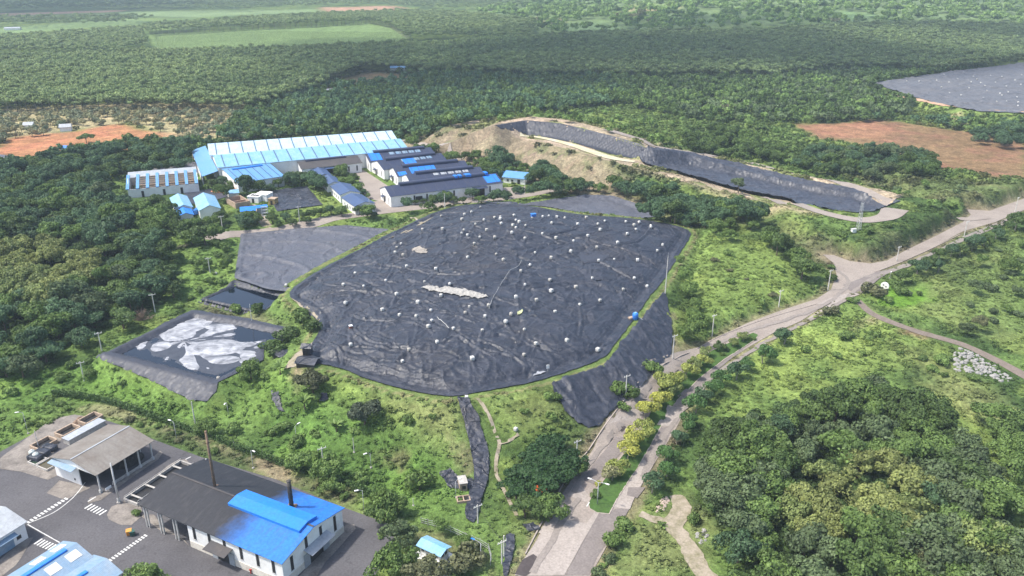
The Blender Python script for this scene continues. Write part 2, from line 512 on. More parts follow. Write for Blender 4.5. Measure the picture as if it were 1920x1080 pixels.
# materials of the ground works
def concrete_mat(name, col, dark=(0.12, 0.11, 0.1), amt=0.5, rough=0.85, scale=0.12):
    t = NT(name); p = t.geo()
    a = t.noise(p, scale, 6, 0.65); b = t.noise(p, 2.2, 5, 0.6); d = t.noise(p, 0.5, 4, 0.7, 1.0)
    c = t.mix(t.math('MULTIPLY', t.rng(a, 0.4, 0.72), amt, clamp=True), col, dark)
    c = t.mix(t.math('MULTIPLY', t.rng(d, 0.58, 0.72), amt * 0.7, clamp=True), c, tuple(q * 0.6 for q in dark))
    c = t.mix(0.25, c, t.ramp(b, [(0.25, 0.0), (0.75, 1.0)]), 'OVERLAY')
    return t.done(c, rough, 0.25, t.bump(b, 0.3, 0.03))
M_ROAD = concrete_mat('road_concrete', (0.285, 0.248, 0.215), (0.20, 0.168, 0.148), 0.7)
M_SLAB = concrete_mat('new_concrete', (0.325, 0.288, 0.258), (0.235, 0.205, 0.18), 0.6)
M_ASPH = concrete_mat('asphalt', (0.19, 0.167, 0.155), (0.14, 0.122, 0.114), 0.6)
M_WET = concrete_mat('wet_asphalt', (0.075, 0.062, 0.06), (0.04, 0.035, 0.035), 0.6, 0.5)
M_YARD = concrete_mat('yard_asphalt', (0.10, 0.097, 0.103), (0.06, 0.058, 0.063), 0.8, 0.8, 0.06)
M_APRON = concrete_mat('apron_concrete', (0.24, 0.215, 0.19), (0.10, 0.09, 0.08), 0.9, 0.9, 0.25)
M_KERB = concrete_mat('kerb_concrete', (0.36, 0.31, 0.27), (0.2, 0.17, 0.14), 0.6)
M_MARK = concrete_mat('road_paint', (0.62, 0.62, 0.60), (0.3, 0.3, 0.3), 0.55, 0.7, 1.3)
M_DIRT = concrete_mat('dirt_track', (0.32, 0.275, 0.215), (0.16, 0.15, 0.08), 1.0, 0.95, 0.4)
M_YDIRT = concrete_mat('yellow_sand', (0.46, 0.42, 0.25), (0.6, 0.58, 0.52), 0.7, 0.95, 0.15)
M_RDIRT = concrete_mat('orange_sand', (0.46, 0.30, 0.20), (0.3, 0.2, 0.14), 0.7, 0.95, 0.15)
M_BDIRT = concrete_mat('brown_track', (0.19, 0.155, 0.13), (0.13, 0.11, 0.085), 0.6, 0.95, 0.4)
M_GRASS = concrete_mat('median_turf', (0.058, 0.118, 0.026), (0.04, 0.07, 0.02), 0.9, 0.95, 0.5)

ground_bits = []
road = sheet('road', ROAD_OUT, 3.0, 0.14, M_ROAD, holes=[MEDIAN]); tag(road, kind='structure')
med = sheet('road_median', MEDIAN, 1.5, 0.30, M_GRASS, zf=lambda x, y: hz(x, y) + 0.22 + 0.12 * vnoise(x * 1.3, y * 1.3, 5)); tag(med, kind='structure')
def kerb(name, poly, w=0.28, h=0.16, mat=None, closed=True, zoff=0.14):
    p = resample(poly, 1.5) if closed else np.asarray(poly, float)
    n = len(p)
    t = (np.roll(p, -1, 0) - np.roll(p, 1, 0)) if closed else np.gradient(p, axis=0)
    t /= np.linalg.norm(t, axis=1)[:, None] + 1e-9
    nr = np.stack([-t[:, 1], t[:, 0]], 1) * w / 2
    z = hz(p[:, 0], p[:, 1]) + zoff
    a = np.column_stack([p - nr, z - 0.1]); b = np.column_stack([p - nr, z + h]); c = np.column_stack([p + nr, z + h]); d = np.column_stack([p + nr, z - 0.1])
    V = np.concatenate([a, b, c, d]); F_ = []
    for i in range(n if closed else n - 1):
        j = (i + 1) % n
        for q in ((0, 1), (1, 2), (2, 3)):
            F_.append((q[0] * n + i, q[0] * n + j, q[1] * n + j, q[1] * n + i))
    return tag(mesh_np(name, V, F_, mat or M_KERB), kind='structure')
kerb('median_kerb', MEDIAN)
M_TYRE = concrete_mat('tyre_worn_concrete', (0.215, 0.19, 0.17), (0.26, 0.228, 0.205), 0.8)
for q, pp in enumerate([[(1075,925),(1110,862),(1160,800),(1210,735),(1290,680),(1380,630),(1480,598),(1545,572),(1580,545),(1590,525),(1570,508)], [(1205,895),(1238,832),(1284,765),(1330,715),(1372,683),(1440,640),(1520,600),(1580,565),(1630,525),(1690,500),(1780,462),(1880,420)], [(1620,520),(1660,513),(1720,490),(1800,450),(1900,408)], [(1000,1075),(1050,985),(1085,935)]]):
    tag(sheet('tyre_track', strip_poly(GP(pp), 1.5), 2.0, 0, M_TYRE, lower=False, edge_noise=0.7, seed=q + 40, zf=lambda x, y: hz(x, y) + 0.27), kind='structure')
# concrete / asphalt repair patches on the carriageways: (pixel outline, material)
PATCH = [
 ([(965,1080),(985,1045),(1018,1000),(1035,985),(1052,975),(1085,983),(1100,990),(1060,1045),(1040,1080)], M_SLAB),
 ([(1010,1000),(1035,960),(1065,975),(1110,985),(1095,1010),(1050,1002),(1030,1012)], M_SLAB),
 ([(965,1078),(980,1050),(1000,1040),(1018,1053),(996,1075),(985,1082)], M_WET),
 ([(1000,1045),(1018,1050),(1015,1056),(998,1053)], M_WET),
 ([(1035,1080),(1115,960),(1124,962),(1058,1080)], M_SLAB),
 ([(1060,1080),(1125,958),(1148,957),(1182,952),(1160,990),(1120,1045),(1105,1080)], M_ASPH),
 ([(1143,952),(1160,920),(1200,862),(1228,868),(1218,885),(1190,933),(1181,956)], M_SLAB),
 ([(1178,915),(1210,915),(1195,935),(1175,930)], M_ASPH),
 ([(1200,860),(1228,805),(1262,800),(1240,850),(1222,868),(1212,868),(1208,860)], M_ASPH),
 ([(1230,800),(1252,762),(1285,765),(1266,800)], M_SLAB),
 ([(1268,745),(1310,705),(1360,670),(1395,655),(1350,690),(1310,728),(1288,755)], M_ASPH),
 ([(1085,905),(1108,935),(1103,945),(1064,930),(1082,900)], M_SLAB),
 ([(1155,820),(1195,820),(1150,866),(1115,910),(1090,900),(1130,850)], M_ASPH),
 ([(1185,745),(1215,760),(1200,790),(1150,810),(1140,800),(1165,770)], M_SLAB),
 ([(1150,815),(1160,800),(1175,792),(1178,797),(1166,812)], M_WET),
 ([(1188,740),(1210,712),(1228,702),(1250,715),(1225,745),(1205,752)], M_SLAB),
 ([(1530,572),(1555,560),(1600,548),(1612,553),(1560,572),(1545,590),(1500,607),(1560,568)], M_SLAB),
 ([(1580,535),(1600,528),(1640,512),(1690,500),(1650,522),(1614,552),(1594,546)], M_ASPH),
]
for k, (pp, m) in enumerate(PATCH):
    o = sheet('road_patch', GP(pp), 3.0, 0.19 + 0.012 * (k % 5), m, lower=False, zf=(lambda q: (lambda x, y: hz(x, y) + 0.2 + 0.012 * q))(k % 5), edge_noise=0.1, seed=k)
    tag(o, kind='structure')
# edge kerbs of the carriageway
ke = GP([(985,1040),(1030,955),(1075,880),(1130,805),(1165,757),(1215,702),(1260,676),(1330,641),(1400,611),(1460,591),(1530,571)])
kerb('road_kerb', smooth_poly(ke, 4, False), closed=False)
kerb('road_kerb', smooth_poly(GP([(1640,511),(1690,492),(1750,465),(1800,440)]), 4, False), closed=False)
# small lane mark by the median nose and one worn arrow bar
mk = GP([(1099,951),(1104,943),(1106,944),(1101,952)])
tag(sheet('road_marking', mk, 1.0, 0.31, M_MARK, lower=False), kind='structure')

yard = sheet('yard', YARD, 4.0, 0.05, M_YARD); tag(yard, kind='structure')
for pp, m in [([(88,925),(112,902),(147,908),(170,915),(140,930),(124,938),(100,930)], M_APRON),
              ([(0,860),(20,845),(100,785),(140,778),(180,785),(140,800),(110,830),(98,858),(112,890),(90,900),(40,885),(0,880)], M_APRON),
              ([(240,937),(315,874),(335,863),(350,862),(362,872),(330,885),(280,925),(262,940)], M_APRON),
              ([(200,965),(210,950),(240,937),(262,945),(270,965),(245,985),(225,985),(205,975)], M_APRON),
              ([(165,945),(168,935),(190,928),(284,860),(300,846),(305,850),(296,862),(235,905),(190,938)], M_APRON),
              ([(262,965),(290,965),(300,982),(345,1015),(355,1025),(330,1005),(300,995)], M_APRON),
              ([(560,1082),(570,1070),(648,985),(664,984),(668,992),(610,1055),(590,1085)], M_APRON),
              ([(0,1050),(45,1010),(62,1008),(50,1030),(30,1060),(0,1085),(-30,1085)], M_APRON)]:
    o = sheet('yard_slab', GP(pp), 3.0, 0.09, m, lower=False, edge_noise=0.3, zf=lambda x, y: hz(x, y) + 0.11); tag(o, kind='structure')
def stripes(name, a, b, n, ln, wd_, parent=None):
    A = np.array(G(*a)[:2]); B = np.array(G(*b)[:2]); u = (B - A) / np.linalg.norm(B - A); v = np.array([-u[1], u[0]])
    m = MB()
    for k in range(n):
        c = A + (B - A) * (k / (n - 1)); z = zat(*c) + 0.13
        m.box((c[0], c[1], z), (wd_, ln, 0.012), math.atan2(u[1], u[0]))
    o = m.build(name, M_MARK); return tag(o, kind='structure')
stripes('road_marking', (53,980), (124,936), 12, 1.1, 0.5)
stripes('road_marking', (166,950), (193,962), 6, 2.0, 0.45)
stripes('road_marking', (72,1016), (98,1027), 6, 2.0, 0.45)
stripes('road_marking', (207,1051), (273,1005), 13, 1.0, 0.42)
def line_mark(pts, w=0.22):
    return tag(sheet('road_marking', strip_poly(GP(pts), w), 2.0, 0.12, M_MARK, lower=False, smooth=False), kind='structure')
line_mark([(53,982),(100,962),(130,940),(145,925),(160,905)])
line_mark([(52,984),(80,1000),(112,1018)])
line_mark([(165,941),(180,932)], 0.3); line_mark([(348,862),(358,857)], 0.3)

backroad = sheet('back_road', BACKROAD, 4.0, 0.14, M_ROAD); tag(backroad, kind='structure')
FOREC = WP([(382,438),(400,432),(440,434),(440,441),(415,448),(385,447)], 8.0)
tag(sheet('forecourt', FOREC, 3.0, 0.16, M_ROAD), kind='structure')
PLANTYARD = WP([(690,395),(720,398),(800,390),(860,380),(930,374),(985,366),(985,350),(940,352),(700,378),(680,385)], 8.0)
tag(sheet('plant_forecourt', PLANTYARD, 4.0, 0.1, M_ROAD), kind='structure')
tag(sheet('plant_alley', WP([(650,312),(680,318),(760,370),(720,380),(690,372),(676,355),(672,333),(640,325)], 8.0), 4.0, 0.12, M_ROAD), kind='structure')
tag(sheet('works_drive', WP([(467,385),(478,383),(500,410),(516,430),(498,432),(470,400)], 8.0), 4.0, 0.12, M_DIRT), kind='structure')
# tracks
tracks = [([(1605,560),(1630,585),(1660,600),(1720,622),(1800,645),(1860,672),(1940,715)], [2.6, 3.2, 3.2, 4.0], M_BDIRT),
          ([(1265,930),(1278,955),(1262,985),(1280,1010),(1300,1040),(1330,1090)], [3, 4.5, 3.5, 5.0], M_DIRT),
          ([(1200,965),(1230,975),(1262,985)], [2.0, 3.0], M_DIRT),
          ([(895,748),(915,775),(930,815),(935,835),(930,870),(935,900),(955,940),(968,968)], 0.9, M_DIRT),
          ([(935,833),(955,828),(972,815)], 0.7, M_DIRT),
          ([(700,462),(770,430),(830,400)], 1.2, M_DIRT),
          ([(545,556),(560,570),(585,585),(600,605),(597,635),(575,655),(555,672),(545,690)], [0.8,0.8,1,2.5,5], M_DIRT),
          ([(770,408),(790,418),(775,430),(760,438)], 1.0, M_DIRT),
          ([(755,263),(800,275),(840,286),(872,294)], 3.5, M_SLAB),
          ([(1430,370),(1520,392),(1600,412),(1660,408),(1678,392)], [5, 6, 7, 12], M_ROAD),
          ([(1135,243),(1240,277),(1330,291),(1400,306),(1500,329),(1600,351),(1690,372)], [6, 8, 6, 6], M_ROAD),
          ([(1800,408),(1812,412),(1850,408)], 5, M_ROAD),
          ([(975,252),(1010,258),(1070,272),(1140,295),(1190,304)], [2, 4, 6, 8, 4], M_YDIRT),
          ([(1660,172),(1730,190),(1815,204),(1900,209),(1960,214)], [2, 3.5, 3, 3], M_RDIRT)]
for k, (pp, w, m) in enumerate(tracks):
    tag(sheet('path', strip_poly(GP(pp), w), 2.0 if k not in (8, 9, 10) else 3.5, 0.13, m, edge_noise=0.3 if k not in (1, 2) else 1.3, seed=k, zf=(lambda q: (lambda x, y: hz(x, y) + 0.13 + 0.017 * q))(k)), kind='structure')

# ------------------------------------------------------------------ black liners
CUBES = [(782,88),(692,133),(732,118),(562,140),(680,160),(972,138),(863,150),(895,142),(895,158),(803,163),(755,195),(570,215),(457,215),(690,222),(677,242),(818,222),(900,183),(982,163),(1001,171),(965,193),(982,200),(1036,193),(959,236),(710,252),(778,260),(863,262),(1033,269),(748,303),(872,354),(912,390),(712,378),(1132,242),(1208,265),(1184,180),(1133,146),(1167,142),(1212,146),(1257,152),(1073,154),(1378,154),(1330,187),(1443,187),(1482,167),(1456,218),(1386,250),(1306,283),(1290,342),(1437,317),(1447,391),(1535,378),(1554,292),(1608,243),(1600,176),(1647,192),(1675,178),(1658,215),(1740,192),(1741,203),(1807,304),(1776,338),(1666,388),(1647,492),(1585,557),(1411,494),(1319,541),(1455,617),(1341,640),(1182,566),(1173,499),(1062,412),(1090,347),(1180,377),(1010,454),(1033,528),(983,607),(1098,621),(1203,680),(1030,780),(1269,844),(1095,868),(1027,924),(925,743),(955,696),(808,708),(720,652),(828,648),(698,688),(793,785),(737,948),(540,850),(631,773),(510,727),(490,764),(423,707),(505,670),(432,630),(562,592),(610,532),(468,511),(531,438),(368,428),(250,499),(312,582),(232,672),(328,701),(127,536),(25,635),(12,528),(78,463),(348,362),(303,348),(337,292),(313,315),(55,870),(382,888),(345,957),(1443,905),(1719,540)]
CUBES = [(640 + a / 3.0, 360 + b / 3.0) for a, b in CUBES]
CUBE_W = [G(px, py + 1.0) for px, py in CUBES]
segs = []
rs = random.Random(3)
for (x, y, z) in CUBE_W:
    a0 = rs.uniform(0, 6.28)
    for k in range(rs.choice((2, 3, 4, 5))):
        a = a0 + k * 1.25 + rs.uniform(-.5, .5); L = rs.uniform(4, 14)
        xm, ym = x + math.cos(a) * L * .5, y + math.sin(a) * L * .5
        b = a + rs.uniform(-.3, .3)
        segs.append((x, y, xm, ym, rs.uniform(.12, .28), 0.55)); segs.append((xm, ym, xm + math.cos(b) * L * .5, ym + math.sin(b) * L * .5, rs.uniform(.05, .16), 0.5))
def curve_px(pts, h, w):
    p = smooth_poly(GP(pts), 5, False)
    for a, b in zip(p[:-1], p[1:]): segs.append((a[0], a[1], b[0], b[1], h, w))
for c in [[(660,622),(675,637),(700,648),(740,655),(790,655),(830,642),(850,628)], [(665,618),(690,637),(730,648),(780,650),(815,642)],
          [(700,540),(745,558),(800,565),(850,590),(890,605)], [(660,590),(690,600),(745,602)], [(1120,490),(1180,520),(1240,540)],
          [(1000,640),(1040,660),(1100,662),(1150,640)], [(620,690),(700,690),(760,702),(820,705)], [(800,700),(860,668),(900,655),(960,668)],
          [(640,500),(700,495),(770,505),(840,515),(915,512)], [(905,640),(945,655),(990,690)], [(1085,570),(1090,600),(1086,630)],
          [(1230,420),(1200,450),(1120,470)], [(930,560),(985,575),(1060,580),(1130,570)], [(700,420),(780,405),(880,400)], [(690,470),(760,450),(850,420),(930,415)],
          [(1050,440),(1120,455),(1200,480)], [(860,630),(905,660),(935,665)], [(592,560),(640,545),(700,548)], [(600,640),(640,660),(640,690)], [(820,500),(900,480),(960,470),(1040,455)],
          [(1000,540),(1080,530),(1160,545)], [(900,440),(960,430),(1030,440),(1080,430)]]:
    curve_px(c, rs.uniform(.25, .45), 0.6)
def crease(x, y):
    D = np.full(x.shape, 9.0); Hh = np.zeros(x.shape); Wd_ = np.full(x.shape, .5)
    for ax, ay, bx, by, h, w in segs:
        m = (x > min(ax, bx) - 2) & (x < max(ax, bx) + 2) & (y > min(ay, by) - 2) & (y < max(ay, by) + 2)
        if not m.any(): continue
        X = x[m]; Y = y[m]; ex, ey = bx - ax, by - ay; L = ex * ex + ey * ey + 1e-9
        t = np.clip(((X - ax) * ex + (Y - ay) * ey) / L, 0, 1)
        d = np.hypot(X - ax - t * ex, Y - ay - t * ey)
        k = d < D[m]
        idx = np.flatnonzero(m)[k]
        D[idx] = d[k]; Hh[idx] = h; Wd_[idx] = w
    return Hh * (np.exp(-(D / (Wd_ * .8)) ** 2) - .9 * np.exp(-((D - .85) / .38) ** 2))
def ridged(x, y, s, seed, p=5):
    wx = x + s * 0.6 * fbm(x, y, s * 1.3, seed + 50, 2); wy = y + s * 0.6 * fbm(x, y, s * 1.3, seed + 60, 2)
    n = vnoise(wx / s, wy / s, seed)
    return np.power(1 - np.abs(2 * n - 1), p)
def lf_z(x, y):
    d = sdist(LF, x, y, 30)
    c = np.hypot(x, y)
    g = sstep(.3, .7, vnoise(x / 26 + 3, y / 26, 19)); w = 0.45 * ridged(x, y * 1.9, 12, 5, 14) - 0.5 * ridged(x * .8, y * 1.7, 9, 105, 16) + (0.15 + .3 * g) * ridged(x * 1.4, y * .8, 5, 9, 9) - (.04 + .08 * g) * ridged(x, y, 4.0, 13, 8) + 0.4 * ridged(x * .6 + y * .5, y * .8 - x * .5, 9, 23, 14) - 0.45 * ridged(x * .5 - y * .5, y * .6 + x * .5, 8, 123, 16)
    w = w + 0.14 * fbm(x, y, 8, 77, 2)
    edge = 0.35 * np.exp(-((d - 1.2) / 1.1) ** 2) * (0.5 + vnoise(x / 2.0, y / 2.0, 8))
    return hz(x, y) + 0.2 + (w + crease(x, y) * 1.15) * sstep(0.2, 2.5, d) + edge
def liner_mat(name, base=(0.0175, 0.022, 0.034), pale=(0.054, 0.061, 0.083), dirt=(0.05, 0.047, 0.05), flecks=0.6, rough=0.47, streak=(1, 1), bump=0.3):
    t = NT(name); p = t.geo()
    big = t.noise(p, 0.035, 5, 0.6, 0.6); mid = t.noise(p, 0.22, 6, 0.68, 1.2); fin = t.noise(p, 1.3, 6, 0.65, 0.5)
    c = t.mix(t.rng(mid, 0.38, 0.8), base, pale)  # pale patches paint dust and glossy sheen alike into the colour
    c = t.mix(t.math('MULTIPLY', t.rng(big, 0.52, 0.74), 0.55, clamp=True), c, dirt)
    mp = t.n('ShaderNodeMapping'); mp.inputs['Scale'].default_value = (0.35, 1.1, 1); mp.inputs['Rotation'].default_value = (0, 0, 0.5); t.link(p, mp.inputs[0])
    fl = t.noise(mp.outputs[0], 1.0, 3, 0.55, 1.5); gate = t.noise(p, 0.09, 3, 0.6)
    f = t.math('MULTIPLY', t.rng(fl, 0.665, 0.74), t.rng(gate, 0.42, 0.62), clamp=True)
    c = t.mix(t.math('MULTIPLY', f, flecks, clamp=True), c, (0.33, 0.32, 0.31))
    c = t.mix(0.3, c, t.ramp(fin, [(0.25, 0.0), (0.75, 1.0)]), 'OVERLAY')
    # welded panel seams
    mp2 = t.n('ShaderNodeMapping'); mp2.inputs['Rotation'].default_value = (0, 0, 0.62); t.link(p, mp2.inputs[0])
    h = t.math('ADD', t.math('MULTIPLY', mid, 0.6), t.math('MULTIPLY', fin, 0.25))
    v = t.n('ShaderNodeTexVoronoi', feature='DISTANCE_TO_EDGE', i_Scale=0.16); 
    wv = t.n('ShaderNodeVectorMath', operation='ADD'); t.link(p, wv.inputs[0])
    nv = t.n('ShaderNodeTexNoise', i_Scale=0.12, i_Detail=3.0); t.link(p, nv.inputs['Vector'])
    sc = t.n('ShaderNodeVectorMath', operation='SCALE'); sc.inputs[3].default_value = 9.0; t.link(nv.outputs['Color'], sc.inputs[0]); t.link(sc.outputs[0], wv.inputs[1])
    t.link(wv.outputs[0], v.inputs['Vector'])
    cr = t.rng(v.outputs['Distance'], 0.0, 0.05, 1.0, 0.0)
    h = t.math('ADD', h, t.math('MULTIPLY', cr, 0.45))
    return t.done(c, t.rng(mid, 0.3, 0.7, rough - 0.08, rough + 0.16), 0.4, t.bump(h, bump, 0.5))
M_LINER = liner_mat('black_liner')
M_LINER_PALE = liner_mat('dusty_liner', (0.068, 0.073, 0.092), (0.115, 0.12, 0.142), (0.11, 0.108, 0.112), 0.35, 0.5, bump=0.4)
M_LINER_NEW = liner_mat('new_liner', (0.036, 0.040, 0.055), (0.043, 0.048, 0.064), (0.05, 0.055, 0.072), 0.1, 0.5, bump=0.05)
M_LINER_PIT = liner_mat('pit_liner', (0.015, 0.0175, 0.026), (0.026, 0.029, 0.04), (0.035, 0.035, 0.04), 0.1, 0.45, bump=0.3)
M_LINER_DARK = liner_mat('crumpled_liner', (0.018, 0.021, 0.031), (0.075, 0.082, 0.105), (0.06, 0.056, 0.055), 0.5, 0.38, bump=0.9)
cover = sheet('landfill_cover', LF, 0.45, 0, M_LINER, zf=lf_z, edge_noise=0.5, seed=2)
tag(cover, 'huge wrinkled black plastic cover over the landfill mound, dotted with white cubes', 'landfill cover')
cover_poly_done = True

def wrz(amp, s, seed, base_off=0.16):
    return lambda x, y: hz(x, y) + base_off + amp * (ridged(x, y * 1.5, s, seed, 6) + 0.6 * ridged(x * 1.3, y, s * .45, seed + 3, 5) + 0.5 * fbm(x, y, s, seed + 7, 3))
# pond cover on the left with drawn-out curved folds
def pa_z(x, y):
    d = sdist(PA, x, y, 30)
    fx, fy = W(470, 520, 6.5)
    r = np.hypot(x - fx, y - fy)
    w = 0.75 * np.power(0.5 + 0.5 * np.sin(r * 0.36 + 2.5 * fbm(x, y, 22, 4, 2)), 14) - 0.45 * ridged(x * .7, y, 8, 212, 14) + 0.45 * ridged(x, y, 9, 12, 10) + 0.10 * ridged(x * 2, y, 4, 14, 5)
    g = np.power(np.abs(np.cos((x * 0.75 + y * 0.66) * 0.42)), 60) * 0.10 + np.power(np.abs(np.cos((x * 0.66 - y * 0.75) * 0.42)), 60) * 0.10
    return 6.68 + (w + g) * sstep(0, 2, d) + 0.5 * np.exp(-((d - .6) / .9) ** 2)
pac = sheet('pond_cover', PA, 0.7, 0, M_LINER_PALE, zf=pa_z, edge_noise=0.4, seed=4)
tag(pac, 'dusty grey black pond cover with curved folds, above the dark water pond', 'pond cover')
tsc = sheet('pond_cover', TOPS, 0.9, 0, M_LINER_PALE, zf=wrz(0.3, 6, 41, 0.25), edge_noise=0.4, seed=5)
tag(tsc, 'dusty black pond cover behind the far edge of the landfill mound', 'pond cover')
SLOPE = GP([(1033,721),(1072,706),(1112,695),(1143,677),(1158,655),(1197,604),(1224,570),(1247,549),(1253,575),(1258,600),(1262,640),(1258,662),(1235,690),(1210,716),(1185,740),(1150,772),(1128,797),(1105,805),(1085,798),(1062,775),(1045,745)])
DEEP += [SLOPE]
slope_sheet = sheet('slope_liner', SLOPE, 0.6, 0, M_LINER, zf=lambda x, y: wrz(0.5, 6, 51, 0.35)(x, y) + 0.75 * ridged(x * 1.1 + y * .5, y * .35, 5, 151, 9) - 0.5 * ridged(x * .9 + y * .4, y * .4, 4, 153, 9), edge_noise=0.8, seed=6)
tag(slope_sheet, 'creased black liner hanging down the slope between landfill and road', 'slope liner')
CHUTE = GP([(858,748),(876,746),(884,765),(895,780),(905,815),(914,845),(918,870),(916,900),(905,930),(900,960),(890,980),(874,976),(872,955),(880,930),(886,905),(888,870),(882,840),(872,800),(864,772)])
ch = sheet('chute_liner', CHUTE, 0.45, 0, M_LINER_DARK, zf=wrz(0.4, 3.2, 61, 0.35), edge_noise=0.5, seed=7)
tag(ch, 'long narrow black plastic strip running down the front grass slope', 'chute liner')
# pits
def pit_parts():
    e = empty('waste_pit', (33, 500, zat(33, 500)), label='long lined pit with smooth black walls beside the brown soil bank', cat='lined pit')
    inv = Vector(e.location)
    def wl(name, poly, sp, m, zf=None, off=0.2):
        V, Fq = sheet_mesh(poly, sp, zf or (lambda x, y: hz(x, y) + off), (), 0, 0.3, 9)
        V = V - np.array(inv)
        o = mesh_np(name, V, Fq, m, e, True); LOWER.append(poly); DEEP.append(poly); return o
    wl('liner', GP([(925,237),(985,227),(1050,233),(1130,253),(1225,285),(1183,297),(1140,288),(1075,267),(1010,254),(985,250),(940,242)]), 0.7, M_LINER_NEW, zf=lambda x, y: hz(x, y) + 0.2 + 0.12 * ridged(x * 2.0, y * 0.3, 5, 3, 4))
    return e
pit_parts()
PIT2 = GP([(1197,290),(1230,282),(1290,290),(1390,312),(1500,340),(1600,359),(1688,378),(1640,397),(1605,400),(1537,391),(1477,377),(1410,366),(1350,350),(1275,328),(1205,306)])
t2 = sheet('pit_cover', PIT2, 0.7, 0, liner_mat('pit_heap_liner', (0.034, 0.039, 0.053), (0.075, 0.082, 0.105), (0.07, 0.07, 0.076), 0.4, 0.42, bump=0.35), zf=wrz(0.6, 6, 71, 0.3), edge_noise=0.15, seed=8)
tag(t2, 'crumpled black plastic filling the second long pit nearer the road', 'pit cover')
M_LINER_FAR = liner_mat('far_grey_liner', (0.075, 0.077, 0.086), (0.21, 0.212, 0.222), (0.15, 0.142, 0.138), 0.8, 0.55, bump=0.8)
t3 = sheet('landfill_cover', FL2, 2.2, 0, M_LINER_FAR, zf=wrz(1.0, 14, 81, 0.3), edge_noise=0.1, seed=9)
tag(t3, 'distant flat landfill covered in grey black plastic at the right edge', 'landfill cover')
SMALLP = WP([(495,360),(575,350),(605,385),(520,397)], 8.0)
tag(sheet('pond_cover', SMALLP, 1.0, 0, M_LINER_DARK, zf=wrz(0.4, 5, 85, 0.3), edge_noise=0.3, seed=10), 'small square black pond cover between the concrete works and the blue stepped offices', 'pond cover')
FARP = WP([(-40,300),(0,290),(60,298),(110,300),(90,306),(0,312),(-40,315)], 8.0)
tag(sheet('pond_cover', FARP, 1.5, 0.3, M_LINER_PALE, edge_noise=0.4), 'narrow grey pond cover below the red soil field at the left edge', 'pond cover')
tag(sheet('pond_cover', WP([(345,362),(415,352),(430,368),(372,385),(350,380)], 8.0), 1.5, 0.25, M_LINER_DARK, edge_noise=0.3), 'dark liner on the ground behind the two light blue roofs', 'pond cover')
# loose tarpaulin scraps lying about
def scrap(pp, label, amp=0.5, s=2.0, m=None, seed=0):
    P = GP(pp)
    o = sheet('plastic_scrap', P, 0.5, 0, m or M_LINER_DARK, zf=wrz(amp, s, 100 + seed, 0.3), edge_noise=0.7, lower=False, seed=seed)
    return tag(o, label, 'plastic sheet')
scrap([(510,735),(522,738),(530,760),(534,775),(524,772),(512,755)], 'black plastic scrap half overgrown on the slope below the pale pond', seed=1)
scrap([(592,745),(612,740),(618,748),(598,758)], 'small black plastic scrap lying high on the front slope', seed=2)
scrap([(825,884),(845,880),(862,900),(888,900),(890,925),(874,918),(860,925),(840,915)], 'ragged dark plastic sheet beside the chute pump hut', seed=3)
scrap([(980,985),(1000,983),(1010,995),(990,1000)], 'small dark plastic scrap near the road kerb', seed=4)
scrap([(950,1005),(965,1003),(963,1030),(958,1060),(948,1085),(940,1080),(944,1050)], 'black plastic lining the ditch beside the twin poles', seed=5)
scrap([(1095,508),(1130,500),(1128,525),(1098,530)], 'square dark patch welded on the right side of the landfill cover', 0.12, 3, M_LINER_NEW, seed=6)
scrap([(1082,480),(1110,470),(1145,478),(1130,492),(1095,495)], 'dark patch welded on the landfill cover above the square patch', 0.12, 3, M_LINER_NEW, seed=7)
def zoff_sheet(name, pp, z, sp, m, label, cat, amp=0.0):
    P = np.array([W(a, b, z) for a, b in pp])
    return None
wastem = concrete_mat('pale_waste', (0.36, 0.35, 0.325), (0.2, 0.19, 0.175), 0.7, 0.9, 0.9)
P = GP([(788,541),(800,538),(830,540),(870,545),(900,552),(916,558),(905,560),(870,558),(830,552),(805,546)])
o = sheet('exposed_waste', smooth_poly(P, 3), 0.4, 0, wastem, zf=lambda x, y: lf_z(x, y) + 0.28 + 0.35 * vnoise(x * 1.6, y * 1.6, 2), edge_noise=0.9, lower=False)
tag(o, 'long pale slit of exposed white waste in the middle of the cover', 'exposed waste')
P = GP([(773,468),(785,462),(800,468),(798,476),(785,478)])
tag(sheet('exposed_waste', P, 0.5, 0, concrete_mat('grey_waste', (0.33, 0.30, 0.26), (0.15, 0.14, 0.13), 0.8), zf=lambda x, y: lf_z(x, y) + 0.2, edge_noise=1.5, lower=False), 'small grey bald patch on the upper left of the landfill cover', 'exposed waste')

# ------------------------------------------------------------------ ponds
def water_mat(name, col=(0.005, 0.009, 0.017), rough=0.06):
    t = NT(name); p = t.geo()
    return t.done(col, rough, 0.5, t.bump(t.noise(p, 1.6, 3, 0.5), 0.06, 0.05))
M_WATER = water_mat('pond_water')
wb = sheet('water', PB + (np.mean(PB, 0) - PB) * 0.06, 3.0, 0, M_WATER, zf=lambda x, y: np.full(np.shape(x), 4.9), lower=False, smooth=False); tag(wb, kind='structure')
lb = sheet('pond_liner', PB, 0.8, 0, M_LINER, zf=wrz(0.1, 3, 91, 0.16), edge_noise=0.2, seed=11)
tag(lb, 'black liner rim around the dark blue water pond', 'pond liner')
wc = sheet('water', PC + (np.mean(PC, 0) - PC) * 0.04, 3.0, 0, M_WATER, zf=lambda x, y: np.full(np.shape(x), 4.55), lower=False, smooth=False); tag(wc, kind='structure')
PCO = GP([(177,674),(203,660),(290,618),(362,583),(400,589),(462,598),(545,617),(546,628),(524,645),(495,655),(494,676),(409,718),(406,735),(386,755),(353,751),(300,722),(240,695)])
DEEP += [PCO]
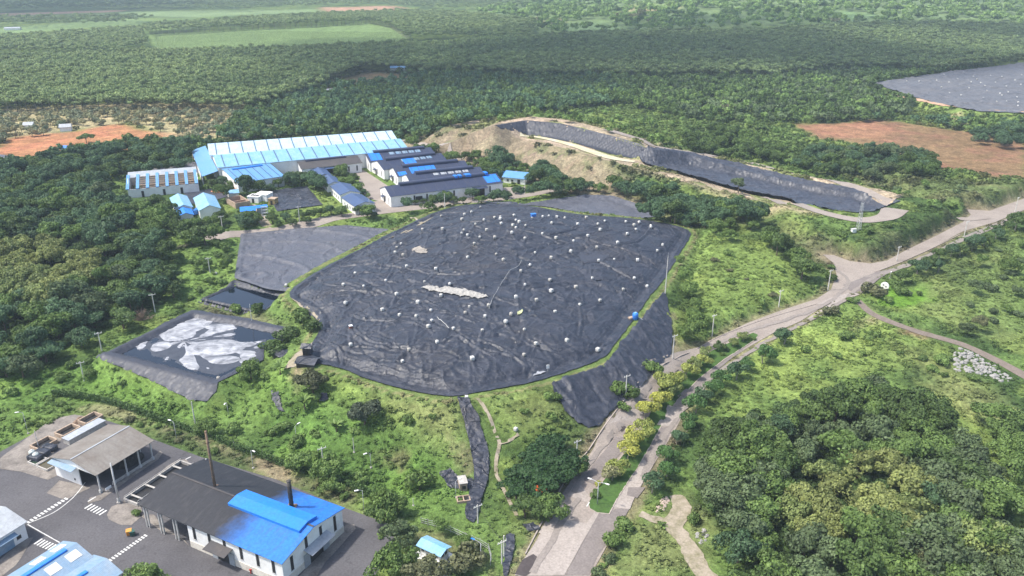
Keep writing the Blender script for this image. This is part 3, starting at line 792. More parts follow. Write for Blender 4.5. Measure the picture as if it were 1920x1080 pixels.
lc = sheet('pond_liner', PCO, 0.8, 0, M_LINER_NEW, zf=lambda x, y: hz(x, y) + 0.22 + 0.07 * ridged(x * 1.2, y * .35, 3, 93, 5) + 0.05 * ridged(x, y, 1.5, 95, 4), edge_noise=0.3, seed=12)
tag(lc, 'black liner and sloping outer bank of the pond with white floating film', 'pond liner')
FLOAT = WP([(246,650),(300,618),(352,592),(400,594),(440,604),(450,615),(446,632),(455,640),(500,636),(493,652),(488,674),(412,709),(360,700),(320,680),(275,672),(262,668)], 4.5)
def float_z(x, y):
    d = sdist(FLOAT, x, y, 20)
    lump = 0
    for (px, py, rx, ry, a) in ((405,652,9.5,6,.55),(352,612,6.5,6,.4),(292,650,5,4,.42),(330,628,7,5,.3),(420,613,7,3,.3),(270,652,3,3.5,.35),(420,675,5,3,.4),(455,645,5,3,.25)):
        cx, cy = W(px, py, 4.5)
        lump = np.maximum(lump, a * np.clip(1.15 - ((x - cx) / rx) ** 2 - ((y - cy) / ry) ** 2, 0, 1))
    cx, cy = W(345, 640, 4.5)
    ang = np.arctan2(y - cy, x - cx); r = np.hypot(x - cx, y - cy)
    wx_ = x + 2.2 * fbm(x, y, 7, 31, 2); wy_ = y + 2.2 * fbm(x, y, 7, 32, 2)
    fold = np.power(np.abs(vnoise(ang * 5.5 + 0.25 * fbm(x, y, 6, 2, 2), r * 0.07, 33) * 2 - 1), .7)
    st = .75 * fold - .34 + .38 * fbm(wx_, wy_, 9, 34, 2) + .12 * (vnoise(wx_ / 1.6, wy_ / 1.6, 37) - .5)
    z = 4.55 + np.maximum(lump - 0.06, 0.55 * np.clip(st, -.5, .5)) - 0.25 * sstep(1.5, 0, d)
    hole = np.exp(-(((x - W(275,655,4.5)[0]) / 2.2) ** 2 + ((y - W(275,655,4.5)[1]) / 8) ** 2))
    return z - 0.4 * hole
t = NT('pale_sheen_film'); p_ = t.geo()
mpf = t.n('ShaderNodeMapping'); mpf.inputs['Scale'].default_value = (0.35, 1.2, 1); mpf.inputs['Rotation'].default_value = (0, 0, -.5); t.link(p_, mpf.inputs[0])
a_ = t.noise(p_, 0.16, 4, 0.6, 1.0); b_ = t.noise(mpf.outputs[0], 1.3, 5, 0.65, .8)
c_ = t.mix(t.rng(a_, 0.38, 0.66), (0.38, 0.39, 0.415), (0.13, 0.138, 0.16))  # pale grey paints reflective glare into the floating sheet
c_ = t.mix(0.55, c_, t.ramp(b_, [(0.25, 0.0), (0.75, 1.0)]), 'OVERLAY')
M_FILM = t.done(c_, 0.5, 0.4, t.bump(b_, 0.5, 0.1))
fo = sheet('floating_film', FLOAT, 0.42, 0, M_FILM, zf=float_z, edge_noise=0.8, lower=False, seed=13)
wf = sheet('halo_film', FLOAT, 0.5, 0, concrete_mat('halo_film', (.06, .065, .08), (.03, .034, .044), .7, .35, .5), zf=lambda x, y: np.minimum(float_z(x, y) + .11, 4.58), lower=False, edge_noise=.6, seed=14); tag(wf, 'dark wet film lapping round the white plastic on the lower pond', 'wet film')  # grey sheet added as a halo to soften the painted glare
tag(fo, 'crumpled white plastic film floating on the lower pond', 'floating film')

# ------------------------------------------------------------------ terrain mesh
def region(x, y, pp, h=0.0, soft=2.5, nz=0.0, ns=12):
    d = sdist(GP(pp, h) if not isinstance(pp, np.ndarray) else pp, x, y, max(80, soft * 2))
    if nz: d = d + nz * fbm(x, y, ns, 61, 3) * 2
    return sstep(-soft, soft, d)
def lerp(c, col, m):
    return c * (1 - m[..., None]) + np.array(col) * m[..., None]
def ground_colour(x, y):
    n1 = fbm(x, y, 45, 1, 4); n2 = fbm(x, y, 14, 2, 4); n3 = fbm(x, y, 4, 3, 3)
    c = np.zeros(x.shape + (3,)) + np.array((0.105, 0.165, 0.045))
    c = lerp(c, (0.052, 0.09, 0.027), sstep(-0.05, 0.3, n1 + 0.5 * n2))
    c = lerp(c, (0.15, 0.205, 0.055), sstep(0.0, 0.35, n2 - 0.4 * n1))
    LIME = (0.215, 0.285, 0.074); DRY = (0.31, 0.275, 0.14); BARE = (0.30, 0.225, 0.155); RED = (0.40, 0.175, 0.095); REED = (0.10, 0.10, 0.055)
    br = sstep(0.02, 0.34, n2)
    for pp, col, amt, soft in [
        ([(1290,450),(1390,440),(1500,490),(1525,530),(1490,575),(1400,600),(1330,610),(1290,560)], LIME, .75, 6),
        ([(1380,640),(1500,600),(1600,575),(1700,620),(1790,650),(1850,720),(1830,780),(1720,690),(1560,680),(1420,730),(1300,770)], LIME, .7, 6),
        ([(1670,640),(1800,690),(1860,730),(1900,800),(1830,790),(1760,730)], DRY, .45, 6),
        ([(1650,430),(1750,480),(1920,440),(1920,650),(1800,620),(1680,560)], (0.15,0.19,0.066), .7, 6),
        ([(1640,530),(1745,535),(1755,555),(1720,575),(1660,572)], (0.10,0.20,0.025), .95, 2),
        ([(640,700),(860,745),(870,800),(860,850),(760,830),(640,760),(600,720)], LIME, .7, 6),
        ([(700,740),(860,750),(868,800),(850,840),(800,820)], DRY, .55, 5),
        ([(880,745),(1030,720),(1060,780),(1080,800),(1000,830),(950,830),(910,800)], LIME, .75, 4),
        ([(930,750),(1030,740),(1060,790),(960,800)], DRY, .4, 5),
        ([(930,850),(960,900),(985,960),(960,965),(925,900)], LIME, .8, 3),
        ([(0,690),(180,670),(340,745),(420,780),(300,810),(100,750),(0,830)], (0.11,0.205,0.042), .8, 5),
        ([(400,700),(560,690),(640,760),(860,850),(870,960),(700,960),(500,850)], (0.11,0.205,0.042), .7, 6),
        ([(330,440),(450,450),(440,520),(370,560),(320,560)], (0.105,0.185,0.046), .7, 5),
        ([(1180,980),(1290,930),(1340,1000),(1300,1080),(1140,1080)], DRY, .5, 4),
        ([(1060,820),(1120,760),(1170,760),(1120,830),(1080,880),(1000,1000),(960,1000)], DRY, .35, 4),
        ([(785,1000),(850,1010),(905,1050),(915,1080),(780,1080)], (0.17,0.125,0.085), .9, 1.5),
        ([(90,800),(300,830),(560,935),(760,1010),(760,980),(560,900),(330,800),(150,755)], (0.16,0.13,0.085), .35, 3),
        ([(105,757),(170,760),(240,772),(310,797),(385,823),(470,855),(560,888),(640,915),(700,940),(690,950),(630,928),(540,895),(450,862),(380,838),(300,808),(235,783),(170,770),(105,768)], (0.25,0.2,0.135), .85, 1.2),
        ([(1240,400),(1300,385),(1420,400),(1560,480),(1540,500),(1440,440),(1300,430)], REED, .5, 5),
        ([(1540,500),(1640,505),(1700,475),(1800,430),(1800,405),(1700,440),(1600,470),(1480,440)], REED, .8, 3),
        ([(1480,300),(1700,370),(1850,410),(1920,380),(1920,340),(1800,340),(1700,320)], REED, .75, 4),
        ([(860,225),(1000,205),(1250,230),(1330,270),(1230,265),(1100,230)], LIME, .6, 10),
        ([(1100,190),(1300,200),(1450,240),(1500,300),(1350,280),(1240,260)], (0.155,0.225,0.065), .6, 10),
        ([(1640,165),(1720,180),(1820,200),(1920,210),(1920,250),(1850,240),(1760,215),(1660,190)], LIME, .5, 8),
    ]:
        m = region(x, y, pp, 0, soft, 2.0, 10) * amt
        c = lerp(c, col, m * (0.55 + 0.45 * br))
    # bare and cultivated soil
    for pp, col, amt, soft, nz in [
        ([(-20,290),(15,260),(60,252),(130,248),(200,234),(232,232),(262,243),(300,247),(334,250),(325,264),(250,280),(130,290),(40,300)], RED, 1, 3, 1),
        ([(0,205),(250,192),(420,197),(560,215),(540,255),(340,262),(300,247),(230,230),(130,245),(0,258)], (0.43,0.35,0.21), .9, 8, 4),
        ([(282,65),(500,53),(640,45),(690,42),(735,53),(772,76),(690,82),(560,86),(287,95)], (0.16,0.235,0.085), 1, 6, 0),
        ([(600,14),(735,11),(770,16),(700,23),(612,25)], (0.42,0.24,0.16), 1, 10, 0),
        ([(-20,26),(225,19),(230,22),(0,30)], (0.42,0.26,0.18), 1, 5, 0),
        ([(-20,54),(110,44),(262,36),(268,46),(100,56),(-20,68)], (0.17, 0.25, 0.10), 1, 8, 0),
        ([(225,28),(345,33),(600,22),(590,17),(225,23)], (0.17, 0.24, 0.10), 1, 8, 0),
        ([(605,165),(640,148),(690,134),(800,143),(760,158),(640,170)], (0.24,0.16,0.10), .9, 8, 2),
        ([(1485,232),(1560,232),(1650,224),(1760,240),(1850,252),(1930,268),(1930,335),(1850,332),(1760,315),(1690,290),(1600,268),(1530,258)], (0.225,0.118,0.075), .95, 5, 3),
        ([(1500,238),(1640,228),(1690,245),(1650,262),(1560,255)], (0.33,0.165,0.10), .7, 6, 3),
        ([(1780,215),(1800,212),(1810,235),(1780,238)], (0.5,0.36,0.25), .9, 2, 1),
        ([(1010,34),(1060,34),(1060,50),(1030,50)], (0.45,0.27,0.19), .9, 10, 0),
        ([(1050,45),(1130,40),(1170,55),(1060,58)], (0.16,0.26,0.10), .9, 10, 0),
        ([(870,24),(1000,4),(1150,-30),(1990,-30),(1990,44),(1750,38),(1600,42),(1400,53),(1150,56),(1000,60)], (0.16,0.225,0.095), .8, 30, 10),
        ([(1570,20),(1640,28),(1600,42),(1570,40)], (0.16,0.26,0.10), .9, 10, 0),
        ([(1180,10),(1280,12),(1250,25),(1170,22)], (0.40,0.32,0.17), .7, 10, 0),
        ([(1600,620),(1640,580),(1620,570),(1660,600),(1640,610),(1625,605)], BARE, .6, 1.5, 1),
        ([(1690,610),(1740,620),(1730,635),(1690,625)], (0.22,0.13,0.09), .8, 1.5, 1),
        ([(840,820),(880,850),(885,890),(870,900),(860,860)], BARE, .7, 1.2, 1),
        ([(555,665),(575,655),(580,680),(560,735),(545,705)], BARE, .9, 1.5, 1),
        ([(380,588),(540,612),(520,600),(440,585),(385,572)], (0.2,0.16,0.12), .6, 1.5, 1),
        ([(700,850),(760,855),(750,875),(710,870)], (0.17,0.115,0.08), .6, 1.5, 1),
        ([(1240,620),(1262,590),(1262,665),(1250,668)], BARE, .6, 1.5, 1.0),
        ([(1190,300),(1190,310),(1500,390),(1560,402),(1500,400),(1300,348),(1180,318)], (0.33,0.25,0.18), .7, 3, 1),
    ]:
        m = region(x, y, pp, 0, soft, nz, 9) * amt
        c = lerp(c, np.array(col), m * (0.8 + 0.2 * br))
    d = sdist(PT, x, y, 80)
    m = sstep(-38, -30, d + 6 * n2) * sstep(62, 46, x + 0.25 * (y - 430))
    c = lerp(c, (0.295, 0.222, 0.168), m * (0.72 + 0.28 * br)); c = lerp(c, (0.10, 0.14, 0.05), m * sstep(0.06, 0.22, n2 + .4 * n3) * .7)
    c = lerp(c, (0.20, 0.145, 0.105), m * sstep(0.08, 0.35, n3 + .3 * n2) * 0.6)
    c = lerp(c, (0.39, 0.305, 0.225), sstep(0, 2, d) * 0.85)
    c = lerp(c, (0.16, 0.2, 0.06), sstep(-1, 4, d) * sstep(0.02, 0.2, n2) * 0.8)
    # rim path of the landfill
    d = sdist(LF, x, y, 40)
    c = lerp(c, (0.115, 0.165, 0.05), sstep(-5, -3.5, d) * 0.7)
    c = lerp(c, (0.22, 0.2, 0.10), sstep(-2.6, -2.0, d) * sstep(-1.0, -1.6, d) * 0.7)
    # narrow bare shoulder along the road
    d = sdist(ROAD_OUT, x, y, 40)
    c = lerp(c, (0.24, 0.185, 0.13), sstep(-3.2, -0.5, d + 2 * n3) * 0.6)
    c *= (1 + 0.35 * n3)[..., None]
    return np.clip(c, 0.01, 0.6)

Z = HG.copy()
for P in LOWER:
    Z = Z - (2.2 if P is LF else (2.4 if any(P is q for q in DEEP) else 0.75)) * sstep(0.7, 2.2, sdist(P, MX, MY, 10)) * (Z > -50)
far_m = (MY < 520) & (np.abs(MX) < 300)
nat = fbm(MX, MY, 7, 15, 4) * 0.55
keep = np.ones(MX.shape)
for P in LOWER: keep *= sstep(-1.0, -4.0, sdist(P, MX, MY, 10))
Z = Z + np.where(far_m, nat * keep, 0)
ny, nx = MX.shape
V = np.stack([MX.ravel(), MY.ravel(), Z.ravel()], 1)
I = np.arange(nx * ny).reshape(ny, nx)
Fq = np.stack([I[:-1, :-1].ravel(), I[:-1, 1:].ravel(), I[1:, 1:].ravel(), I[1:, :-1].ravel()], 1)
gc = ground_colour(MX, MY).reshape(-1, 3)
t = NT('ground'); p_ = t.geo()
att = t.n('ShaderNodeAttribute', attribute_name='col').outputs['Color']
n_a = t.noise(p_, 0.9, 6, 0.7); n_b = t.noise(p_, 0.18, 5, 0.65, 0.8); n_c = t.noise(p_, 3.5, 4, 0.6)
c_ = t.mix(0.7, att, t.ramp(n_a, [(0.22, 0.02), (0.78, 0.98)]), 'OVERLAY')
c_ = t.mix(0.45, c_, t.ramp(n_b, [(0.3, 0.1), (0.7, 0.9)]), 'OVERLAY')
c_ = t.mix(0.4, c_, t.ramp(n_c, [(0.3, 0.1), (0.7, 0.9)]), 'OVERLAY')
M_GROUND = t.done(c_, 0.95, 0.1, t.bump(t.math('ADD', n_a, t.math('MULTIPLY', n_c, 0.4)), 0.9, 0.5))
ground = mesh_np('ground', V, Fq, M_GROUND, None, True, {'col': ('POINT', np.column_stack([gc, np.ones(len(gc))]))})
tag(ground, kind='structure')
# ------------------------------------------------------------------ buildings
M_WHITE = paint_mat('white_wall', (0.80, 0.80, 0.78), 0.6, 0.22, 0.3, 0.35, (0.42, 0.38, 0.32))
M_CREAM = paint_mat('cream_wall', (0.66, 0.62, 0.54), 0.65, 0.3, 0.3, 0.4, (0.36, 0.31, 0.25))
M_DARK = paint_mat('dark_opening', (0.018, 0.019, 0.022), 0.5, 0.1)
M_STEEL = paint_mat('pale_steel', (0.50, 0.50, 0.48), 0.5, 0.25)
M_CONC = concrete_mat('grey_concrete', (0.42, 0.40, 0.37), (0.22, 0.20, 0.18), 0.6, 0.85, 0.9)
M_TAN = concrete_mat('tan_concrete', (0.40, 0.31, 0.23), (0.26, 0.18, 0.13), 0.7, 0.9, 0.7)
M_RUST = paint_mat('rust_brown', (0.24, 0.165, 0.115), 0.75, 0.6, 0.2, 1.5, (0.09, 0.06, 0.045))
M_BLUE = paint_mat('blue_paint', (0.03, 0.20, 0.62), 0.45, 0.15)
R_SKY = corrugated('sky_blue_roof', (0.17, 0.38, 0.58), 0.42, (0.36, 0.50, 0.58), 0.5)
R_PALE = corrugated('pale_blue_roof', (0.36, 0.52, 0.64), 0.4, (0.56, 0.64, 0.68), 0.8)
R_MID = corrugated('faded_blue_roof', (0.10, 0.27, 0.52), 0.45, (0.17, 0.30, 0.44), 0.5)
R_NAVY = corrugated('navy_roof', (0.028, 0.04, 0.085), 0.5, (0.045, 0.05, 0.07), 0.5)
R_NAVY2 = corrugated('dusty_navy_roof', (0.045, 0.085, 0.19), 0.5, (0.06, 0.08, 0.12), 0.5)
R_SOOT = corrugated('sooty_roof', (0.055, 0.052, 0.055), 0.6, (0.10, 0.085, 0.075), 0.5)
R_GREY = corrugated('grey_brown_roof', (0.20, 0.185, 0.165), 0.6, (0.13, 0.105, 0.085), 0.8)
R_SHED = corrugated('weathered_pale_roof', (0.36, 0.39, 0.42), 0.5, (0.24, 0.25, 0.26), 0.6)
R_STEEL = corrugated('blue_grey_roof', (0.16, 0.27, 0.39), 0.5, (0.28, 0.32, 0.36), 0.6)
R_BRIGHT = corrugated('bright_blue_roof', (0.014, 0.195, 0.70), 0.5, (0.04, 0.19, 0.48), 0.6)

class Frame:
    def __init__(s, p0, p1, zg, eave):
        z = zg + eave
        a = np.array(W(p0[0], p0[1], z)); b = np.array(W(p1[0], p1[1], z))
        s.o = a; s.L = float(np.linalg.norm(b - a)); s.u = (b - a) / s.L; s.v = np.array([-s.u[1], s.u[0]])
        s.zg = zg; s.rz = math.atan2(s.u[1], s.u[0])
    def loc(s, px, py, z):
        """local x, y of a pixel taken at height z above the building's floor"""
        q = np.array(W(px, py, s.zg + z)) - s.o
        return float(q @ s.u), float(q @ s.v)
    def root(s, name, label, cat, group=None):
        return empty(name, (s.o[0], s.o[1], s.zg), s.rz, label, cat, group)

def roof_gable(root, L, Wd, eave, rise, mat, oh=0.5, th=0.12, name='roof', ridge=0.5, y0=0.0):
    m = MB(); yr = y0 + Wd * ridge
    sl1 = rise / (Wd * ridge); sl2 = rise / max(Wd * (1 - ridge), 1e-3)
    pf = [(y0 - oh, eave - oh * sl1), (yr, eave + rise), (y0 + Wd + oh, eave - oh * sl2)]
    for (ya, za), (yb, zb) in zip(pf[:-1], pf[1:]):
        vs = []
        for x in (-oh, L + oh):
            vs += [(x, ya, za + 0.02), (x, yb, zb + 0.02), (x, yb, zb + 0.02 + th), (x, ya, za + 0.02 + th)]
        m.add(vs, [(0, 1, 2, 3), (7, 6, 5, 4), (0, 4, 5, 1), (1, 5, 6, 2), (2, 6, 7, 3), (3, 7, 4, 0)])
    return m.build(name, mat, root)
def gable_end(m, x, Wd, eave, rise, th=0.2, ya=0.0, yb=None, ridge=0.5):
    yb = Wd if yb is None else yb
    def zt(y): return eave + (rise * y / (Wd * ridge) if y <= Wd * ridge else rise * (Wd - y) / (Wd * (1 - ridge)))
    ys = [ya] + ([Wd * ridge] if ya < Wd * ridge < yb else []) + [yb]
    poly = [(ya, 0.0)] + [(yb, 0.0)] + [(y, zt(y)) for y in ys[::-1]]
    n = len(poly)
    vs = [(x, p[0], p[1]) for p in poly] + [(x + th, p[0], p[1]) for p in poly]
    m.add(vs, [tuple(range(n))[::-1], tuple(range(n, 2 * n))] + [(i, (i + 1) % n, n + (i + 1) % n, n + i) for i in range(n)])
def walls_gable(root, L, Wd, eave, rise, mat, sides='fblr', xf=(0, None), name='wall'):
    m = MB(); t = 0.2
    if 'f' in sides:
        a, b = xf[0], xf[1] or L
        m.box(((a + b) / 2, t / 2, eave / 2), (b - a - .41, t, eave))
    if 'b' in sides: m.box((L / 2, Wd - t / 2, eave / 2), (L - .41, t, eave))
    if 'l' in sides: gable_end(m, 0.0, Wd, eave, rise, t)
    if 'r' in sides: gable_end(m, L - t, Wd, eave, rise, t)
    return m.build(name, mat, root)
def opening(root, side, pos, z0, w, h, L, Wd, mat=None, name='window', proud=0.03, frame=None):
    m = MB()
    t = 0.06
    if side == 'f': c = (pos, -proud + t / 2 - t, z0 + h / 2); d = (w, t, h)
    if side == 'b': c = (pos, Wd + proud, z0 + h / 2); d = (w, t, h)
    if side == 'l': c = (-proud - t / 2 + .01, pos, z0 + h / 2); d = (t, w, h)
    if side == 'r': c = (L + proud + t / 2 - .01, pos, z0 + h / 2); d = (t, w, h)
    m.box(c, d)
    o = m.build(name, mat or M_DARK, root)
    if frame is not None:
        f = MB()
        for q in (-.5,):
            dd = list(d); cc = list(c); cc[2] = c[2] + q * h; dd[2] = 0.14
            k = 0 if side in 'fb' else 1
            dd[k] = w + .16; dd[1 - k] = t + .08
            f.box(cc, dd)
        f.build('sill', frame, o)
    return o
def canopy(root, side, pos, z, w, dep, L, Wd, mat, drop=0.5, name='canopy'):
    m = MB()
    vs = []
    for zz in (0, .1):
        for a, b, c in ((-w / 2, 0, z + zz), (w / 2, 0, z + zz), (w / 2, -dep, z - drop + zz), (-w / 2, -dep, z - drop + zz)):
            vs.append((pos + a, b - .02, c) if side == 'f' else ((L + .02 - b, pos + a, c) if side == 'r' else ((b - .02), pos - a, c)))
    m.add(vs, [(3, 2, 1, 0), (4, 5, 6, 7), (0, 1, 5, 4), (1, 2, 6, 5), (2, 3, 7, 6), (3, 0, 4, 7)])
    return m.build(name, mat, root)
def monitor(root, x0, x1, yc, w, z, h, mat, rise=0.5, name='ridge_vent'):
    m = MB(); n = 6
    prof = [(-w / 2, 0), (-w / 2, h)] + [(w / 2 * math.cos(math.pi * (1 - k / n)), h + rise * math.sin(math.pi * k / n)) for k in range(1, n)] + [(w / 2, h), (w / 2, 0)]
    k = len(prof)
    vs = [(x, yc + p[0], z + p[1]) for x in (x0, x1) for p in prof]
    m.add(vs, [tuple(range(k)), tuple(range(k, 2 * k))[::-1]] + [(i, i + 1, k + i + 1, k + i) for i in range(k - 1)])
    return m.build(name, mat, root)
def house(name, label, cat, p0, p1, wpx, eave, rise, wall, roof, zg=None, group=None, sides='fblr', width=None, ridge=0.5, oh=0.5, wz=None):
    zg = 8.0 if zg is None else zg
    F_ = Frame(p0, p1, zg, eave)
    Wd = width if width else abs(F_.loc(wpx[0], wpx[1], wz if wz is not None else eave)[1])
    if wz is not None: Wd *= 2
    r = F_.root(name, label, cat, group)
    walls_gable(r, F_.L, Wd, eave, rise, wall, sides)
    roof_gable(r, F_.L, Wd, eave, rise, roof, oh, ridge=ridge)
    F_.r = r; F_.W = Wd; F_.eave = eave; F_.rise = rise
    return F_

# --- A: incinerator hall with the sooty blue roof
A = Frame((263, 944), (528, 1054), 0.0, 6.5)
A.W = abs(A.loc(386, 861, 6.5)[1]); L, Wd = A.L, A.W
ra = A.root('factory_hall', 'white hall with half black, half bright blue roof and raised blue roof vent', 'factory hall')
x0 = A.loc(347, 982, 6.5)[0]
m = MB()
m.box(((x0 + L) / 2, .1, 3.25), (L - x0 - .41, .2, 6.5)); m.box((L / 2, Wd - .1, 3.25), (L - .41, .2, 6.5))
gable_end(m, L - .2, Wd, 6.5, 2.0); gable_end(m, x0, Wd, 6.5, 2.0)
m.build('wall', M_WHITE, ra)
MB().box(((x0 + L) / 2, -.02, .9), (L - x0 - .3, .12, 1.8)).box((L + .03, Wd / 2, .9), (.12, Wd, 1.8)).build('plinth', M_CREAM, ra)
t = NT('soot_stained_blue_roof'); o_ = t.co('Object')
sx = t.n('ShaderNodeSeparateXYZ'); t.link(o_, sx.inputs[0])
nz_ = t.noise(o_, 0.22, 5, 0.65); nz2 = t.noise(o_, 1.4, 4, 0.6)
xx = t.math('ADD', sx.outputs[0], t.math('MULTIPLY', t.math('SUBTRACT', nz_, 0.5), 7.0))
xx = t.math('SUBTRACT', xx, t.math('MULTIPLY', t.math('SUBTRACT', sx.outputs[1], 9.7), 0.12))
f_ = t.rng(xx, L * 0.58, L * 0.76)
c_ = t.mix(f_, (0.020, 0.021, 0.026), (0.020, 0.155, 0.52))
w_ = t.n('ShaderNodeTexWave', wave_type='BANDS', bands_direction='X', i_Scale=1.0); t.link(o_, w_.inputs[0])
c_ = t.mix(0.2, c_, t.ramp(nz2, [(0.3, 0.0), (0.7, 1.0)]), 'OVERLAY')
mp_ = t.n('ShaderNodeMapping'); mp_.inputs['Scale'].default_value = (0.8, 0.05, 1); t.link(o_, mp_.inputs[0])
c_ = t.mix(t.math('MULTIPLY', t.rng(t.noise(mp_.outputs[0], 1.3, 4, 0.6), 0.5, 0.75), 0.3, clamp=True), c_, (0.09, 0.085, 0.085))
M_SOOTBLUE = t.done(c_, 0.5, 0.35, t.bump(w_.outputs[0], 0.45, 0.05))
rf = roof_gable(ra, L, Wd, 6.5, 2.0, M_SOOTBLUE, 0.5)
MB().box((L / 2, Wd / 2, 8.68), (L + .8, .5, .06)).build('ridge_cap', R_SOOT, rf)
xa, ya = A.loc(421, 937, 9.6); xb, yb_ = A.loc(555, 985, 9.6)
rv = MB(); prv = [(-2.8, 0), (-2.8, .75), (0, 1.25), (2.8, .75), (2.8, 0)]
rv.add([(x, Wd / 2 + .2 + p[0], 8.0 + p[1]) for x in (xa + .6, xb + 1.0) for p in prv], [(0, 1, 2, 3, 4), (9, 8, 7, 6, 5)] + [(i, i + 1, i + 6, i + 5) for i in range(4)])
rv.build('roof_vent', R_BRIGHT, ra)
for px in (360, 389, 418, 449.5, 481, 511): opening(ra, 'f', A.loc(px, 985 + (px - 347) * .4, 6.0)[0], 2.7, .75, 3.5, L, Wd, frame=M_STEEL)
for fr, z0, h in ((.14, 2.3, 3.6), (.38, 4.2, 3.2), (.62, 3.3, 3.6), (.86, 2.4, 3.9)): opening(ra, 'r', Wd * fr, z0, .8, h, L, Wd, frame=M_STEEL)
xd = A.loc(428, 1035, 1.5)[0]
opening(ra, 'f', xd, 0.02, 3.2, 3.2, L, Wd, name='door', proud=.09)
for q in (-2.4, 2.5): MB().box((xd + q, -.2, 1.6), (1.5, .1, 3.1)).build('sliding_door_panel', R_SHED, ra)
canopy(ra, 'f', xd, 4.4, 6.2, 2.6, L, Wd, R_SOOT)
opening(ra, 'r', Wd * .52, 0.02, 4.2, 3.2, L, Wd, name='door', proud=.09)
for q in (-3.1, 3.1): MB().box((L + .2, Wd * .52 + q, 1.7), (.1, 1.8, 3.3)).build('sliding_door_panel', R_SHED, ra)
canopy(ra, 'r', Wd * .52, 4.6, 7.5, 2.4, L, Wd, R_SHED)
for px in (265, 292, 320):
    x = A.loc(px, 944 + (px - 263) * .41, 6.4)[0]
    for q in (0, .9):
        MB().box((x + .3 + q, .25, 3.2), (.28, .28, 6.4)).build('column', M_STEEL, ra)
for fy in (.35, .68, .98): MB().box((.3, Wd * fy, 3.5), (.28, .28, 7.0)).build('column', M_STEEL, ra)
MB().box((x0 / 2, .25, 6.2), (x0, .2, .3)).box((x0 / 2, .25, 5.6), (x0, .12, .12)).build('truss', M_STEEL, ra)
for px, py in ((585, 1030), (395, 1000)):
    pass
def chimney(px, py, pyt, zb, r0, r1, mat, name, label, cat='chimney'):
    x, y = W(px, py, zb)
    lo, hi = zb, zb + 80
    for _ in range(40):
        mid = (lo + hi) / 2
        if project(x, y, mid)[1] > pyt: lo = mid
        else: hi = mid
    e = empty(name, (x, y, zb - .3), 0, label, cat)
    h = lo - zb
    MB().tube([(0, 0, 0), (0, 0, h * .5), (0, 0, h)], [r0, (r0 + r1) / 2, r1], 14).build('stack', mat, e, smooth=True)
    k = MB()
    for q in (.2, .4, .6, .8, .985): MB().tube([(0, 0, h * q - .08), (0, 0, h * q + .08)], r0 * 1.12 - (r0 - r1) * q, 14).build('band', mat, e)
    MB().box((0, 0, .1), (r0 * 4, r0 * 4, .5)).build('flashing', M_RUST, e)
    return e
chimney(403, 912, 806, 8.3, .33, .27, M_RUST, 'chimney', 'tall rust brown chimney through the sooty part of the roof')
chimney(547, 950, 899, 7.9, .5, .45, paint_mat('soot_black', (0.03, 0.027, 0.025), .7, .3), 'chimney', 'shorter black chimney standing on the bright blue roof slope')
# concrete basin with steel frames beside the hall
e = empty('settling_basin', (*W(300, 915, 0), 0.1), A.rz + R(90), 'narrow dark concrete basin with pale frames along the black roof', 'basin')
p_a = np.array(W(247, 945, 0)); p_b = np.array(W(352, 873, 0)); Lb = np.linalg.norm(p_b - p_a); cen = (p_a + p_b) / 2
e.location = (cen[0], cen[1], 0.1); e.rotation_euler = (0, 0, math.atan2(*(p_b - p_a)[::-1]))
MB().box((0, 2.4, .35), (Lb, .35, .9)).box((0, -2.6, .35), (Lb, .35, .9)).box((-Lb / 2, 0, .35), (.35, 4.6, .9)).box((Lb / 2, 0, .35), (.35, 4.6, .9)).build('basin_wall', M_CONC, e)
MB().box((0, 0, .04), (Lb - .4, 4.6, .06)).build('dark_inside', M_DARK, e)  # near-black sheet stands in for the shaded void inside the basin
for k in range(4): MB().box((-Lb * .4 + k * Lb * .25, 0, .82), (.5, 4.6, .12)).build('cross_beam', M_CONC, e)
m = MB()
for s in (-1, 1):
    for z in (.6, 1.1): m.box((0, s * 2.2, .3 + z), (Lb, .07, .07))
    for k in range(12): m.box((-Lb / 2 + k * Lb / 11, s * 2.2, .85), (.07, .07, 1.1))
m.build('railing', M_STEEL, e)

# --- B: open grey-roofed shed
B = Frame((180, 889), (283, 827), 0.0, 5.6)
B.W = abs(B.loc(98, 856, 5.6)[1]); L, Wd = B.L, B.W
rb = B.root('storage_shed', 'open sided shed with a brownish grey gable roof and white end wall', 'shed')
m = MB(); m.box((L / 2, Wd - .1, 2.8), (L - .41, .2, 5.6)); gable_end(m, 0, Wd, 5.6, 1.8, .2, Wd * .42, Wd); gable_end(m, L - .2, Wd, 5.6, 1.8, .2, Wd * .3, Wd)
m.build('wall', M_WHITE, rb)
mm = MB(); mm.add([(0, 0, 5.0), (0, Wd * .42, 5.0), (0, Wd * .42, 5.6 + 1.8 * .84), (0, 0, 5.55), (.2, 0, 5.0), (.2, Wd * .42, 5.0), (.2, Wd * .42, 5.6 + 1.8 * .84), (.2, 0, 5.55)],
        [(3, 2, 1, 0), (4, 5, 6, 7), (0, 1, 5, 4), (1, 2, 6, 5), (2, 3, 7, 6), (3, 0, 4, 7)]); mm.build('gable_fascia', M_WHITE, rb)
rfb = roof_gable(rb, L, Wd, 5.6, 1.8, R_GREY, .55)
MB().box((L / 2, Wd / 2, 7.58), (L + 1, .4, .06)).build('ridge_cap', R_SHED, rfb)
for k in range(5): MB().box((.3 + k * (L - .6) / 4, .2, 2.8), (.3, .3, 5.6)).box((.3 + k * (L - .6) / 4, .2, .4), (.6, .6, .9)).build('column', M_STEEL, rb)
canopy(rb, 'l', Wd * .72, 5.1, Wd * .55, 1.6, L, Wd, R_STEEL, .4)
MB().box((L * .6, .2, .35), (L * .75, .2, .9)).build('kerb_wall', M_CONC, rb)
